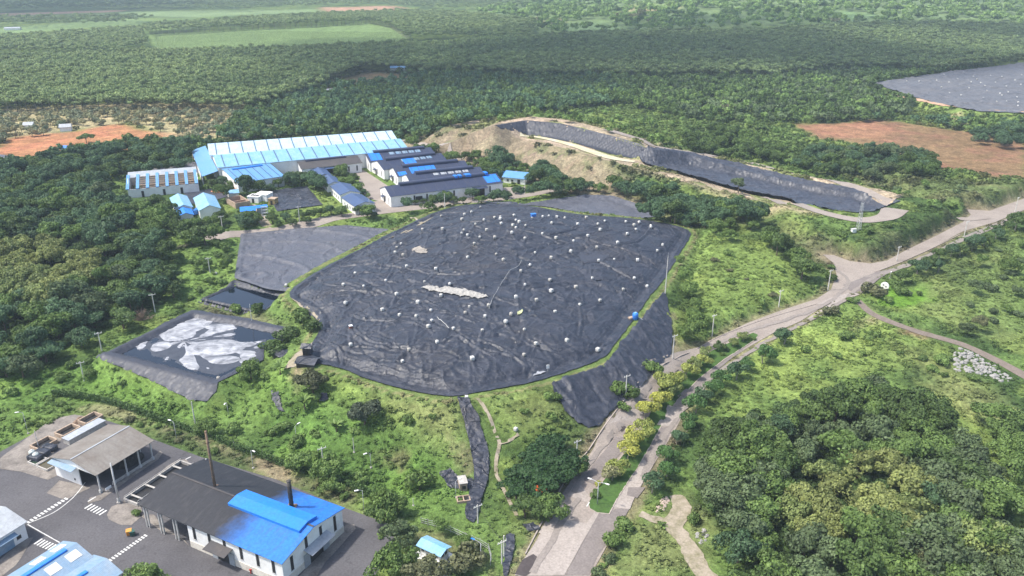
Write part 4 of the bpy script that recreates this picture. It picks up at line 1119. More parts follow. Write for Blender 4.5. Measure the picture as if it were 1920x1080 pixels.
opening(rb, 'l', Wd * .55, 1.0, .5, .5, L, Wd, name='window')
MB().box((L * .1, -1.0, .9), (1.6, .12, .7)).box((L * .1, -1.0, .35), (.08, .08, .7)).build('notice_board', M_WHITE, rb)
# heap of waste stored under the shed
def heap(name, label, cat, cx, cy, z, rx, ry, h, mat, seed=0, rz=0, n=22):
    V = []; F_ = []
    for j in range(n + 1):
        for i in range(2 * n):
            r = j / n; a = math.pi * i / n
            x = rx * r * math.cos(a); y = ry * r * math.sin(a)
            V.append((x, y, h * max(0, (1 - r ** 1.7)) * (0.75 + 0.5 * float(vnoise(np.array([x * 1.2 + 9]), np.array([y * 1.2]), seed)[0])) - .05))
    for j in range(n):
        for i in range(2 * n):
            F_.append((j * 2 * n + i, (j + 1) * 2 * n + i, (j + 1) * 2 * n + (i + 1) % (2 * n), j * 2 * n + (i + 1) % (2 * n)))
    o = mesh_np(name, V, F_, mat, None, False); o.location = (cx, cy, z); o.rotation_euler = (0, 0, rz)
    return tag(o, label, cat)
M_HEAP = concrete_mat('dark_waste', (0.06, 0.055, 0.05), (0.02, 0.02, 0.02), .8, .95, 1.5)
q = np.array(B.o) + B.u * L * .78 + B.v * Wd * .35
heap('waste_heap', 'dark heap of waste under the far end of the grey roofed shed', 'waste heap', q[0], q[1], .15, 4.2, 3.4, 2.6, M_HEAP, 4, B.rz)
# works area left of the shed: tank row, tarpaulin bundle, round tanks
tr = empty('tank_row', (*W(128, 812, 0), .12), B.rz, 'row of three open concrete tanks behind the grey roofed shed', 'open tanks')
for k in range(3):
    x = -7 + k * 7
    m = MB()
    for dx, dy, sx_, sy_ in ((0, 1.8, 5.2, .35), (0, -1.8, 5.2, .35), (-2.6, 0, .35, 3.2), (2.6, 0, .35, 3.2)): m.box((x + dx, dy, .5), (sx_, sy_, 1.1))
    tk = m.build('tank', M_TAN, tr); MB().box((x, 0, .1), (4.8, 3.2, .06)).build('dark_inside', M_DARK, tk)  # plain near-black slab fills the inside of each tank
tb = empty('tarpaulin_bundle', (*W(80, 850, .5), .1), B.rz + .2, 'black tarpaulin thrown over a stack beside two pale round tanks', 'covered stack')
tbm = MB()
for k in range(3): tbm.box((-2.4 + k * 2.4, 0, .7), (2.1, 3.6, 1.4))
tbm.build('tarpaulin', M_LINER_DARK, tb, bevel=.3, smooth=True)
for k, (px, py) in enumerate(((62, 856), (69, 861))):
    c = empty('water_tank', (*W(px, py, 0), .1), 0, ('pale round water tank beside the black tarpaulin, the farther of two', 'pale round water tank beside the black tarpaulin, the nearer of two')[k], 'water tank')
    MB().tube([(0, 0, 0), (0, 0, 1.5), (0, 0, 1.75), (0, 0, 1.9)], [.8, .8, .6, .25], 16).build('tank', paint_mat('pale_tank', (.5, .55, .52), .5, .2), c, smooth=True)
    MB().tube([(0, 0, 1.85), (0, 0, 2.0)], .28, 12).build('lid', M_STEEL, c)
bs = empty('water_basin', (*W(93, 872, 0), .1), B.rz, 'shallow basin of brown water at the white end wall of the shed', 'basin')
MB().box((0, 2.1, .25), (4.4, .3, .6)).box((0, -2.1, .25), (4.4, .3, .6)).box((-2.1, 0, .25), (.3, 3.9, .6)).box((2.1, 0, .25), (.3, 3.9, .6)).build('basin_wall', M_CONC, bs)
MB().box((0, 0, .2), (3.9, 3.9, .04)).build('water', water_mat('brown_water', (.09, .075, .035)), bs)
bs = empty('water_basin', (*W(71, 866, 0), .1), B.rz, 'small basin of green water next to the round tanks', 'basin')
MB().box((0, 1.4, .25), (3.4, .3, .6)).box((0, -1.4, .25), (3.4, .3, .6)).box((-1.6, 0, .25), (.3, 2.5, .6)).box((1.6, 0, .25), (.3, 2.5, .6)).build('basin_wall', M_CONC, bs)
MB().box((0, 0, .2), (2.9, 2.5, .04)).build('water', water_mat('green_water', (.03, .055, .035)), bs)
heap('scrap_heap', 'rusty heap of scrap metal at the far end of the tank row', 'scrap heap', *W(150, 790, 0), .1, 2.6, 1.3, 1.2, M_RUST, 7, B.rz)
sl_ = empty('slab_annex', (*W(160, 815, 0), .1), B.rz, 'low annex of pale slabs against the back of the grey roofed shed', 'annex')
MB().box((0, 0, .8), (11, 2.6, 1.6)).build('wall', M_CONC, sl_); MB().box((0, 0, 1.68), (11.4, 3, .14)).build('roof', R_SHED, sl_)

# --- C, D: buildings cut by the lower left corner
C = house('workshop', 'white workshop with pale ribbed roof cut off by the left edge', 'workshop', (-70, 1050), (45, 979), None, 4.4, 1.5, M_WHITE, R_SHED, 0.0, width=13)
canopy(C.r, 'f', C.loc(14, 1015, 3)[0], 3.4, 4.6, 1.3, C.L, C.W, R_STEEL, .4)
opening(C.r, 'f', C.loc(13, 1025, 1.5)[0], 0.02, 3.6, 2.5, C.L, C.W, R_STEEL, 'door', .09)
opening(C.r, 'f', C.loc(47, 1000, 2)[0] - 1.2, 1.2, 1.0, .9, C.L, C.W, name='window', frame=M_STEEL)
MB().box((C.L * .6, C.W * .28, 5.6), (3.4, .9, .5)).build('skylight', M_BLUE, C.r)
D1 = house('workshop', 'workshop with faded blue roof, white skylights and bright blue ridge cover', 'workshop', (44, 1128), (169, 1045), (115, 1019), 4.6, 1.5, M_WHITE, R_STEEL, 0.0)
monitor(D1.r, D1.L * .05, D1.L * .86, D1.W * .5, 1.1, 6.0, .35, R_BRIGHT, .15)
for fx, fy in ((.86, .25), (.86, .8), (.55, .25), (.55, .8)):
    zz = 4.6 + 1.5 * (1 - abs(fy - .5) * 2) + .2
    o = MB().box((0, 0, 0), (2.6, 2.2, .08)).build('skylight', paint_mat('white_sheet', (.7, .7, .68), .5, .3), D1.r)
    o.location = (D1.L * fx, D1.W * fy, zz); o.rotation_euler = (math.atan2(1.5, D1.W / 2) * (1 if fy < .5 else -1), 0, 0)
D2 = house('workshop', 'blue grey ribbed roof workshop joined to the one with white skylights', 'workshop', (102, 1157), (227, 1074), (169.5, 1046), 4.2, 1.2, M_WHITE, R_STEEL, 0.0, oh=.3)
monitor(D2.r, D2.L * .05, D2.L * .7, D2.W * .5, 1.0, 5.3, .35, R_BRIGHT, .15)

# --- E: gate hut
Eh = Frame((786.6, 1021), (825.3, 1039.3), 0.0, 3.0); Eh.W = abs(Eh.loc(802, 1007.7, 3)[1]); L, Wd = Eh.L, Eh.W
re = Eh.root('gate_hut', 'small white hut with sky blue roof on a white plinth', 'hut')
MB().box((L / 2, Wd / 2, .15), (L + 2.2, Wd + 2.6, .3)).build('plinth', M_WHITE, re)
walls_gable(re, L, Wd, 3.0, .5, M_WHITE)
roof_gable(re, L, Wd, 3.0, .5, R_SKY, .6)
opening(re, 'f', L * .38, .32, .9, 2.1, L, Wd, M_STEEL, 'door'); 
for fx in (.62, .8, .15): opening(re, 'f', L * fx, 1.7, .7, .7, L, Wd, name='window', frame=M_STEEL)
for fy in (.3, .7): opening(re, 'r', Wd * fy, 1.7, .7, .7, L, Wd, name='window', frame=M_STEEL)
H2 = house('hut', 'flat white roof peeping out below the hut with the blue roof', 'hut', (812, 1088), (838, 1078), None, 2.6, .25, M_WHITE, paint_mat('white_roof', (.7, .7, .68), .5, .2), 0.0, width=4.5, oh=.3)
PH = house('pump_hut', 'tiny pale block hut beside the black chute liner', 'pump hut', (862, 908), (876, 906), None, 2.2, .25, M_TAN, M_CONC, zat(*G(868, 915)[:2]), width=3.2, oh=.15)
opening(PH.r, 'f', PH.L * .55, .6, .9, .9, PH.L, PH.W)
vs_ = empty('valve_pit', G(869, 938), .2, 'open brick pit with two dark cells beside the chute liner', 'pit')
MB().box((0, 1.0, .3), (3.2, .25, .7)).box((0, -1.0, .3), (3.2, .25, .7)).box((-1.5, 0, .3), (.25, 1.75, .7)).box((1.5, 0, .3), (.25, 1.75, .7)).box((0, 0, .3), (.25, 1.75, .7)).build('pit_wall', M_TAN, vs_)
MB().box((-.75, 0, .05), (1.2, 1.7, .05)).box((.75, 0, .05), (1.2, 1.7, .05)).build('pit_floor', M_DARK, vs_)

# --- the recycling plant behind
def bays(F_, n, mat, slope_front=True, w=.35):
    """raised seam strips over the front slope"""
    Wd = F_.W; m = MB(); a = math.atan2(F_.rise, Wd / 2)
    for k in range(n):
        x = F_.L * (k + .5) / n
        M_ = Matrix.Rotation(a, 3, 'X')
        m.box((x, Wd * .25, F_.eave + F_.rise * .5 + .22), (w, Wd * .5 / math.cos(a), .1), M=M_)
    return m.build('roof_seam', mat, F_.r)
F1 = house('warehouse', 'long light blue warehouse roof, the rear span of two', 'warehouse', (394, 291), (745, 264), (375, 271), 9.5, 3.2, M_WHITE, R_PALE, 8.0)
M_SEAM = paint_mat('seam_blue', (.07, .13, .22), .5, .2); bays(F1, 15, M_SEAM, w=.6)
F2 = house('warehouse', 'long light blue warehouse roof, the front span of two', 'warehouse', (409, 314), (765, 280), (394.5, 292), 8.5, 3.2, M_WHITE, R_SKY, 8.0)
bays(F2, 15, M_SEAM, w=.6)
for k in range(9):
    opening(F2.r, 'f', F2.L * (.04 + k * .03), 1, .6, 4, F2.L, F2.W)
LT = Frame((393, 322), (407, 318), 8.0, 6.0)
lt = F2.root('lean_to', 'blue lean-to roof along the left end of the light blue warehouse', 'lean-to')
yl = F1.loc(372, 270, 9.5)[1] + F2.W
m = MB(); Wt = F1.W + F2.W + 3
m.add([(-9, -3, 5.0), (-.6, -3, 7.2), (-.6, Wt, 7.2), (-9, Wt, 5.0), (-9, -3, 5.15), (-.6, -3, 7.35), (-.6, Wt, 7.35), (-9, Wt, 5.15)], [(3, 2, 1, 0), (4, 5, 6, 7), (0, 1, 5, 4), (1, 2, 6, 5), (2, 3, 7, 6), (3, 0, 4, 7)])
m.build('roof', R_MID, lt)
for k in range(7): MB().box((-8.6, -2 + k * (Wt + 1) / 6, 2.5), (.3, .3, 5)).build('column', M_STEEL, lt)
MB().box((-8.7, Wt / 2, 1.5), (.2, Wt, 3)).build('wall', M_WHITE, lt)
J = house('workshop', 'low workshop with mid blue roof in front of the light blue warehouse', 'workshop', (446, 343), (532, 330), (426, 317.5), 5.5, 2.6, M_WHITE, R_MID, 8.0, wz=8.1)
monitor(J.r, J.L * .15, J.L * .82, J.W * .46, 2.0, 7.7, .6, R_BRIGHT, .4); bays(J, 6, R_NAVY2)
I_ = house('workshop', 'long white workshop with dusty black roof right of the mid blue one', 'workshop', (566, 317), (677.5, 305), None, 5.5, 2.2, M_WHITE, R_SOOT, 8.0, width=17)
monitor(I_.r, I_.L * .12, I_.L * .8, I_.W * .5, 2.2, 7.4, .7, R_NAVY, .5)
opening(I_.r, 'f', I_.L * .5, .02, 7, 4.2, I_.L, I_.W, name='door')
for fx in (.7, .78, .92): opening(I_.r, 'f', I_.L * fx, 1.2, .8, 3, I_.L, I_.W)
canopy(I_.r, 'f', I_.L * .5, 4.9, 9, 2, I_.L, I_.W, R_NAVY2)
GS = [((693.75, 304.5), (817.5, 293), 'rearmost'), ((720, 318.75), (840, 303.75), 'second'), ((746, 331), (880, 317), 'middle'), ((771, 345), (910, 330), 'fourth'), ((732.5, 368.75), (942.5, 342.5), 'foremost')]
LAB = ['navy roofed factory hall, rearmost of five, with one bright blue corner', 'navy roofed factory hall, second of five, with a bright blue roof panel mid-slope', 'navy roofed factory hall, middle of five, with the largest bright blue roof patch', 'navy roofed factory hall, fourth of five, with pale grey roof panels', 'longest navy roofed factory hall, foremost of five, with blue right end']
bluepatch = {0: [(.03, .2)], 1: [(.36, .54)], 2: [(.02, .14), (.2, .55)], 3: [], 4: [(.86, .99)]}
for k, (p0, p1, w_) in enumerate(GS):
    ev = 5.5
    Fk = Frame(p0, p1, 8.0, ev)
    if k < 4:
        wd_ = 22 if k == 0 else abs(Fk.loc(*GS[k - 1][0], ev)[1]) * .98
    else: wd_ = abs(Fk.loc(706, 354, ev + 2.4)[1]) * 2
    Hk = house('factory_hall', LAB[k], 'factory hall', p0, p1, None, ev, 3.0, M_WHITE, R_NAVY if k != 2 else R_NAVY, 8.0, 'stepped navy roofed factory halls', width=max(14, wd_), oh=.35)
    monitor(Hk.r, Hk.L * .12, Hk.L * .9, Hk.W * .5, 3.0, 7.9, 1.2, R_NAVY, .7)
    bays(Hk, 11, paint_mat('navy_seam', (.045, .06, .105), .5, .2), w=.25)
    a = math.atan2(3.0, Hk.W / 2)
    for q, (f0, f1) in enumerate(bluepatch[k]):
        lo, hi = (.06, .46) if not (k == 2 and q == 0) else (.0, .22)
        y = Hk.W * (lo + hi) / 2; zc = ev + 3.0 * y / (Hk.W / 2) + .2
        MB().box((Hk.L * (f0 + f1) / 2, y, zc), (Hk.L * (f1 - f0), Hk.W * (hi - lo) / math.cos(a), .07), M=Matrix.Rotation(a, 3, 'X')).build('roof_panel', R_BRIGHT, Hk.r)
    if k in (3, 0, 1):
        for q in range(5):
            fx = .38 + q * .1; y = Hk.W * .36; zc = ev + 3.0 * y / (Hk.W / 2) + .2
            MB().box((Hk.L * fx, y, zc), (Hk.L * .075, Hk.W * .14, .06), M=Matrix.Rotation(a, 3, 'X')).build('roof_light', R_SHED if k == 3 else R_STEEL, Hk.r)
    for fy in (.2, .5, .8):
        opening(Hk.r, 'l', Hk.W * fy, 1.0, .7, 3.0, Hk.L, Hk.W)
    canopy(Hk.r, 'l', Hk.W * .65, 3.4, 3, 1.5, Hk.L, Hk.W, R_NAVY); opening(Hk.r, 'l', Hk.W * .65, .02, 2.2, 2.8, Hk.L, Hk.W, name='door')
    if k == 4:
        for fx in (.2, .31, .55, .66, .76, .88): opening(Hk.r, 'f', Hk.L * fx, 1.4, .8, 3.2, Hk.L, Hk.W)
        opening(Hk.r, 'f', Hk.L * .24, 1.6, 3.6, 2.4, Hk.L, Hk.W); opening(Hk.r, 'f', Hk.L * .46, .02, 4.5, 4, Hk.L, Hk.W, name='door'); opening(Hk.r, 'f', Hk.L * .78, .02, 6, 4.2, Hk.L, Hk.W, name='door')
        canopy(Hk.r, 'f', Hk.L * .78, 4.9, 8, 2.5, Hk.L, Hk.W, R_NAVY); canopy(Hk.r, 'f', Hk.L * .46, 4.7, 5.5, 2.0, Hk.L, Hk.W, R_NAVY)
        for fx in (.62, .66, .72, .745, .9): MB().box((Hk.L * fx, Hk.W * .5, 9.4), (1.6, 3.2, 1.1)).build('vent_cover', R_BRIGHT, Hk.r)
HS = [((622, 329.5), (609, 316), (583, 320), 'topmost'), ((640, 344), (627, 331), (602, 334), 'second from the top'), ((675, 361), (656, 345), (620, 349), 'third from the top'), ((702.5, 381), (677.5, 365), (641, 370), 'lowest')]
for k, (p0, p1, wpx, w_) in enumerate(HS):
    Hk = house('office_wing', f'blue roofed office wing, {w_} of the stepped row', 'office wing', p0, p1, wpx, 4.2, 1.4, M_WHITE, R_NAVY2, 8.0, 'stepped blue office wings', oh=.4)
    for q in range(4): opening(Hk.r, 'b', Hk.L * (.2 + q * .2), 1.2, .9, 1.4, Hk.L, Hk.W)
    opening(Hk.r, 'l', Hk.W * .5, 1.0, 1.4, 1.6, Hk.L, Hk.W)
# K: stripped shed with blue rafters
K = Frame((239, 356), (372, 344), 8.0, 4.5); K.W = abs(K.loc(204, 327, 7.0)[1]); L, Wd = K.L, K.W
rk = K.root('stripped_shed', 'long white shed with blue rafters and most roof sheets missing', 'shed')
walls_gable(rk, L, Wd, 4.5, 2.6, M_WHITE, 'fblr', name='wall')
aK = math.atan2(2.6, Wd * .72)
for k in range(8):
    x = L * k / 7.2
    MB().box((x, Wd * .36, 4.5 + 1.3 + .25), (1.5, Wd * .74 / math.cos(aK), .35), M=Matrix.Rotation(aK, 3, 'X')).build('rafter', R_MID if k else R_MID, rk)
m = MB()
for k in range(6):
    y = Wd * (.06 + k * .11); m.box((L * .55, y, 4.5 + 2.6 * y / (Wd * .72) + .1), (L * .88, .55, .14))
m.build('purlin', M_TAN, rk)
m = MB(); m.add([(-.3, Wd * .6, 4.5 + 2.6 * .6 / .72), (L, Wd * .6, 4.5 + 2.6 * .6 / .72), (L, Wd * .95, 7.5), (-.3, Wd * .95, 7.5), (-.3, Wd * .6, 4.6 + 2.6 * .6 / .72), (L, Wd * .6, 4.6 + 2.6 * .6 / .72), (L, Wd * .95, 7.6), (-.3, Wd * .95, 7.6)], [(3, 2, 1, 0), (4, 5, 6, 7), (0, 1, 5, 4), (1, 2, 6, 5), (2, 3, 7, 6), (3, 0, 4, 7)])
m.build('roof', R_SHED, rk)
MB().box((L / 2, Wd / 2, .2), (L - 1, Wd - 1, .1)).build('floor', M_TAN, rk)
for fx in (.2, .5, .75): opening(rk, 'f', L * fx, .02, 1.2, 3.2, L, Wd)
opening(rk, 'l', Wd * .4, 1.2, .7, 1.6, L, Wd)
# L: light blue roofs
house('workshop', 'small sky blue roofed workshop left of the larger light blue one', 'workshop', (360, 388), (349, 367.5), (323, 377.5), 4.0, 1.6, M_WHITE, R_BRIGHT if 0 else R_SKY, 8.0)
house('annex', 'deeper blue annex roof at the near end of the small sky blue workshop', 'annex', (362, 402), (357, 392), (332, 399), 3.4, 1.2, M_WHITE, R_BRIGHT, 8.0)
L2 = house('workshop', 'light blue gabled workshop beside the pale concrete works', 'workshop', (412.5, 390), (401, 367), (365, 373), 4.5, 2.0, M_WHITE, R_SKY, 8.0)
bt = empty('skip_container', (*W(369, 402, 8), 8.2), 1.2, 'deep blue container parked between the two sky blue roofs', 'container')
MB().box((0, 0, 1.4), (5, 2.3, 2.3)).build('body', M_BLUE, bt, bevel=.06)
for s in (-1, 1): MB().box((s * 1.8, 0, .15), (.3, 2.1, .3)).build('skid', M_DARK, bt)
# M: concrete works
Mh = house('hut', 'pink white hut with sky blue roof at the back of the concrete works', 'hut', (428, 363), (447, 361), None, 3.4, .9, M_CREAM, R_SKY, 8.0, width=6)
ct = empty('open_tank', (*W(447, 384, 8), 8.1), -.9, 'open pinkish concrete tank with a dividing wall in the works', 'open tanks')
MB().box((0, 3.5, 1.4), (13, .4, 2.8)).box((0, -3.5, 1.4), (13, .4, 2.8)).box((-6.3, 0, 1.4), (.4, 6.6, 2.8)).box((6.3, 0, 1.4), (.4, 6.6, 2.8)).box((1, 0, 1.2), (.4, 6.6, 2.4)).build('tank_wall', M_TAN, ct)
MB().box((0, 0, .6), (12.4, 6.6, .1)).build('tank_floor', concrete_mat('red_floor', (.33, .16, .10), (.2, .1, .07), .6), ct)
for k, (px, py, w_, d_, h_, lab) in enumerate([(480, 378, 6, 5, 3, 'white boxy filter house with dark roof hatches'), (496, 375, 6.5, 6, 3.4, 'plain white block house right of the filter house'), (513, 383, 3.5, 3.5, 3.0, 'yellow brown cabin at the right end of the works')]):
    c = empty('plant_room', (*W(px, py, 8), 8.05), -.25, lab, 'plant room')
    mt = (M_WHITE, M_WHITE, paint_mat('ochre', (.36, .25, .10), .7, .3))[k]
    MB().box((0, 0, h_ / 2), (w_, d_, h_)).build('wall', mt, c)
    MB().box((0, 0, h_ + .1), (w_ + .4, d_ + .4, .2)).build('roof', M_WHITE if k != 2 else M_TAN, c)
    if k == 0:
        for q in (-1.6, 0, 1.6): MB().box((q, 0, h_ + .3), (1.0, 2.2, .2)).build('hatch', M_DARK, c)
    MB().box((0, -d_ / 2 - .03, 1.1), (1.2, .06, 2.2)).build('door', M_DARK, c)
house('canopy_shed', 'bright blue low canopy roof at the front of the concrete works', 'canopy', (452, 396), (478, 394), None, 2.8, 1.0, M_TAN, R_BRIGHT, 8.0, width=7)
house('canopy_shed', 'small bright blue canopy beside the white lattice gate tower', 'canopy', (482, 390), (500, 388), None, 4.0, .5, M_STEEL, R_BRIGHT, 8.0, width=4, sides='b')
heap('soil_heap', 'rust red soil heap behind the pink hut', 'soil heap', *W(425, 359, 8), 8.0, 9, 4, 2.2, concrete_mat('red_soil', (.38, .17, .09), (.26, .12, .07), .6), 9)
hp = heap('spoil_heap', 'dark grey ash heap behind the stripped shed', 'ash heap', *W(350, 318, 8), 8.0, 26, 12, 4.0, concrete_mat('ash', (.15, .15, .16), (.09, .09, .1), .6), 12)
heap('sand_heap', 'long pale sand bank at the back of the stripped shed', 'sand heap', *W(300, 320, 8), 8.0, 16, 4, 2.5, M_DIRT, 14)
lg = empty('lattice_tower', (*W(498, 413, 8), 8.0), .3, 'white lattice tower at the works gate', 'lattice tower')
m = MB()
for s in (-1, 1):
    for s2 in (-.5, .5): m.box((s * 1.3, s2, 3.4), (.22, .22, 6.8))
m.build('leg', M_WHITE, lg)
m = MB()
for k in range(5):
    m.box((0, -.5, .8 + k * 1.4), (2.6, .14, .14)).box((0, .5, .8 + k * 1.4), (2.6, .14, .14))
m.build('brace', M_WHITE, lg)
Nh = house('house', 'white house with hipped blue roof at the right end of the plant', 'house', (944, 331), (985, 335), None, 3.4, 2.0, M_WHITE, R_MID, 8.0, width=11, oh=.7)
opening(Nh.r, 'f', Nh.L * .7, .02, 1.6, 2.4, Nh.L, Nh.W, name='door')
for fx in (.2, .4): opening(Nh.r, 'f', Nh.L * fx, 1, 1.2, 1.2, Nh.L, Nh.W, frame=M_STEEL)
house('shelter', 'low bright blue shelter roof behind the hipped roof house', 'shelter', (941, 328), (954, 326), None, 2.5, .4, M_STEEL, R_BRIGHT, 8.0, width=5)
# far farm buildings, a few pixels each
for k, (px, py, w_, d_, roof, lab) in enumerate([
    (732, 133, 16, 8, R_MID, 'distant long shed with blue roof at the brown field'), (779, 136, 18, 9, R_SHED, 'distant white roofed farmhouse right of the blue shed'),
    (797, 144, 14, 5, R_SHED, 'low white greenhouse at the end of the brown field'), (859, 144, 8, 5, R_SHED, 'tiny white roof among dark trees right of the brown field'),
    (914, 150, 13, 8, R_SHED, 'lone white roof among the dark trees behind the pit'), (597, 178, 12, 7, R_SHED, 'small white farmhouse hidden in trees left of the brown field'),
    (45, 243, 6, 5, R_SHED, 'white hut at the edge of the red soil field'), (113, 247, 7, 5, R_SHED, 'white house among orchard trees above the red field'),
    (117, 289, 6, 5, R_BRIGHT, 'bright blue roofed hut below the red soil field'), (1530, 131, 14, 8, R_SHED, 'white farmhouse in the palm grove at the far right'),
    (1393, 154, 10, 6, R_GREY, 'rusty roofed hut in the woods near the far landfill'), (8, 57, 24, 14, R_SHED, 'white hall at the far left edge among plantations')]):
    x, y, z = G(px, py)
    e = empty('farm_building', (x, y, z), .1 * (k % 4), lab, 'farm building')
    walls_gable(e, w_, d_, 3.2, 1.6, M_WHITE); roof_gable(e, w_, d_, 3.2, 1.6, roof, .5)
# ------------------------------------------------------------------ small things
ORD = ['leftmost', 'second', 'third', 'fourth', 'fifth', 'sixth', 'seventh', 'eighth', 'ninth', 'tenth', 'eleventh', 'twelfth', 'thirteenth', 'fourteenth', 'fifteenth']
def lf_ground(x, y): return float(lf_z(np.array([x]), np.array([y]))[0])
t = NT('white_bag'); oi_ = t.n('ShaderNodeObjectInfo').outputs['Random']; nb_ = t.noise(t.co('Object'), 2.5, 4, .6)
M_BAG = t.done(t.mix(t.rng(nb_, .45, .75), t.ramp(oi_, [(0.0, (.60, .60, .58)), (.6, (.52, .52, .49)), (1.0, (.36, .34, .30))]), (.30, .28, .25)), .7, .2)
def bag_mesh(seed, puff, top):
    rg = random.Random(seed); bm = bmesh.new()
    bmesh.ops.create_cube(bm, size=1.0)
    bmesh.ops.subdivide_edges(bm, edges=bm.edges[:], cuts=3, use_grid_fill=True)
    for v in bm.verts:
        p = v.co; r = Vector(p).normalized() * 0.62
        q = p.lerp(r, puff)
        q.x += rg.uniform(-.02, .02); q.y += rg.uniform(-.02, .02); q.z = q.z + .5 + rg.uniform(-.02, .02)
        v.co = q * 1.02
    if top:
        g = bmesh.ops.create_cone(bm, cap_ends=True, segments=8, radius1=.34, radius2=.13, depth=.28)
        bmesh.ops.translate(bm, verts=g['verts'], vec=(0, 0, 1.1))
    me = bpy.data.meshes.new('bulk_bag'); bm.to_mesh(me); bm.free()
    me.polygons.foreach_set('use_smooth', [True] * len(me.polygons)); me.materials.append(M_BAG); me.update()
    return me
BAGS = [bag_mesh(1, .12, False), bag_mesh(2, .3, True), bag_mesh(3, .5, True), bag_mesh(4, .18, False)]
zone = {}
for i, (px, py) in enumerate(CUBES):
    row = 'at the back' if py < 415 else ('on the upper part' if py < 465 else ('in the middle' if py < 540 else ('on the lower part' if py < 610 else 'near the front')))
    colw = 'far left' if px < 720 else ('left' if px < 850 else ('centre' if px < 990 else ('right' if px < 1120 else 'far right')))
    zone.setdefault((row, colw), []).append(i)
bag0 = None
for (row, colw), ids in zone.items():
    ids = sorted(ids, key=lambda i: CUBES[i])
    for k, i in enumerate(ids):
        x, y, z = CUBE_W[i]
        o = bpy.data.objects.new('bulk_bag', BAGS[(i * 7) % 4]) if bag0 is None else bag0.copy()
        if bag0 is None: bag0 = o
        else: o.data = BAGS[(i * 7 + 3) % 4]
        COL.objects.link(o); o.location = (x, y, lf_ground(x, y) - .12); s = .74 + .06 * (i * 5 % 7)
        o.rotation_euler = (.05 * math.sin(i), .06 * math.cos(i * 2), i * 1.7); o.scale = (s, s, s)
        if len(ids) == 1: lb = f'white bulk bag {row} of the landfill cover, {colw}'
        else: lb = f'white bulk bag {row} of the cover, {colw}, {ORD[k]}{"" if k == 0 else " from left"}'
        tag(o, lb, 'bulk bag', 'white bulk bags weighing down the landfill cover')
FARC = [(1260,460),(1330,462),(1428,457),(1497,468),(1655,450),(1635,435),(1470,425),(1580,412),(1622,465),(1675,470),(1700,487),(1730,430),(1758,468),(1795,435),(1820,490),(1785,530),(1830,522),(1870,455),(1905,425),(1902,480),(1880,552),(1795,541),(1710,515),(1690,555),(1565,540),(1455,495),(1500,530),(1765,577),(1820,577),(1887,580),(1885,600),(1545,450),(1610,500)]
FARC = sorted(FARC)
for k, (a, b) in enumerate(FARC):
    x, y, z = G(1280 + a / 3, b / 3)
    o = bag0.copy(); COL.objects.link(o); o.data = BAGS[k % 4]; o.location = (x, y, z + .3); o.rotation_euler = (0, 0, k * 2.1); o.scale = (1.0,) * 3
    third = 'near' if b > 515 else ('middle' if b > 455 else 'far')
    tag(o, f'tiny white bulk bag on the {third} side of the distant landfill, {("left", "centre", "right")[min(2, k // 11)]}', 'bulk bag', 'white bulk bags on the distant landfill')

def solve_top(x, y, z0, pyt):
    lo, hi = z0, z0 + 60
    for _ in range(40):
        mid = (lo + hi) / 2
        if project(x, y, mid)[1] > pyt: lo = mid
        else: hi = mid
    return lo - z0
M_POLE = concrete_mat('pole_concrete', (0.60, 0.58, 0.54), (0.4, 0.38, 0.34), .5, .8, 1.0)
M_GALV = paint_mat('galvanised', (0.45, 0.46, 0.47), 0.45, .15)
POLETOP = []
def pole(px, py, pyt, label, arm=True, r=.17, ang=.6, sc=1):
    x, y, z = G(px, py); h = max(4, solve_top(x, y, z, pyt))
    e = empty('utility_pole', (x, y, z - .2), ang, label, 'utility pole', 'concrete utility poles')
    MB().tube([(0, 0, 0), (0, 0, h)], [r * 1.15, r * .8], 8).build('pole', M_POLE, e)
    if arm:
        MB().box((0, -.2, h - .35), (2.3, .14, .16)).build('crossarm', M_POLE, e)
        for q in (-1.0, -.45, 1.0): MB().tube([(q, -.2, h - .27), (q, -.2, h + .1)], [.09, .05], 6).build('insulator', M_WHITE, e)
    POLETOP.append((x, y, z + h))
    return e
for px, py, pyt, lab, arm in [
    (1261,672,627,'concrete pole by the road at the top of the slope liner',1), (1173,745,702,'concrete pole in front of the black slope liner beside the road',1), (1081,867,824,'concrete pole between the dark tree clump and the road',1),
    (1335,630,589,'concrete pole at the road bend below the bright grass slope',1), (1460,575,543,'concrete pole beside the road midway to the junction',1), (1552,545,505,'concrete pole standing at the inner corner of the road junction',1),
    (1681,490,461,'concrete pole on the bank beyond the junction',1), (1807,446,414,'concrete pole at the small side road mouth',1), (1903,397,369,'concrete pole on the far right end of the road',1),
    (191,658,622,'concrete pole above the left corner of the pale pond',1), (158,714,677,'concrete pole left below the pale pond bank',1), (291,585,550,'concrete pole beside the bare grey bush',1), (394,512,482,'concrete pole left of the dusty pond cover',1),
    (366,794,752,'leaning concrete pole at the foot of the pond bank',0), (607,878,837,'concrete pole among shrubs behind the blue roofed hall',1), (896,981,945,'concrete pole at the foot of the chute liner',1),
    (941,1058,1012,'left one of the twin poles beside the ditch',1), (945,1044,1003,'right one of the twin poles beside the ditch',0), (418,434,404,'pole in the trees left of the works gate',1), (562,417,386,'pole in the hedge behind the dusty pond cover',1),
    (405,456,430,'short pole at the forecourt left of the works gate',0), (694,402,372,'pole at the plant entrance',0), (984,363,338,'pole before the hipped blue roof house',1), (834,390,362,'pole before the foremost navy roofed hall',0)]:
    pole(px, py, pyt, lab, bool(arm))
tp = G(1247, 553)
ht = solve_top(*tp, 478)
e = empty('mast', (tp[0], tp[1], tp[2] - .2), 0, 'very tall thin mast at the right corner of the landfill', 'mast')
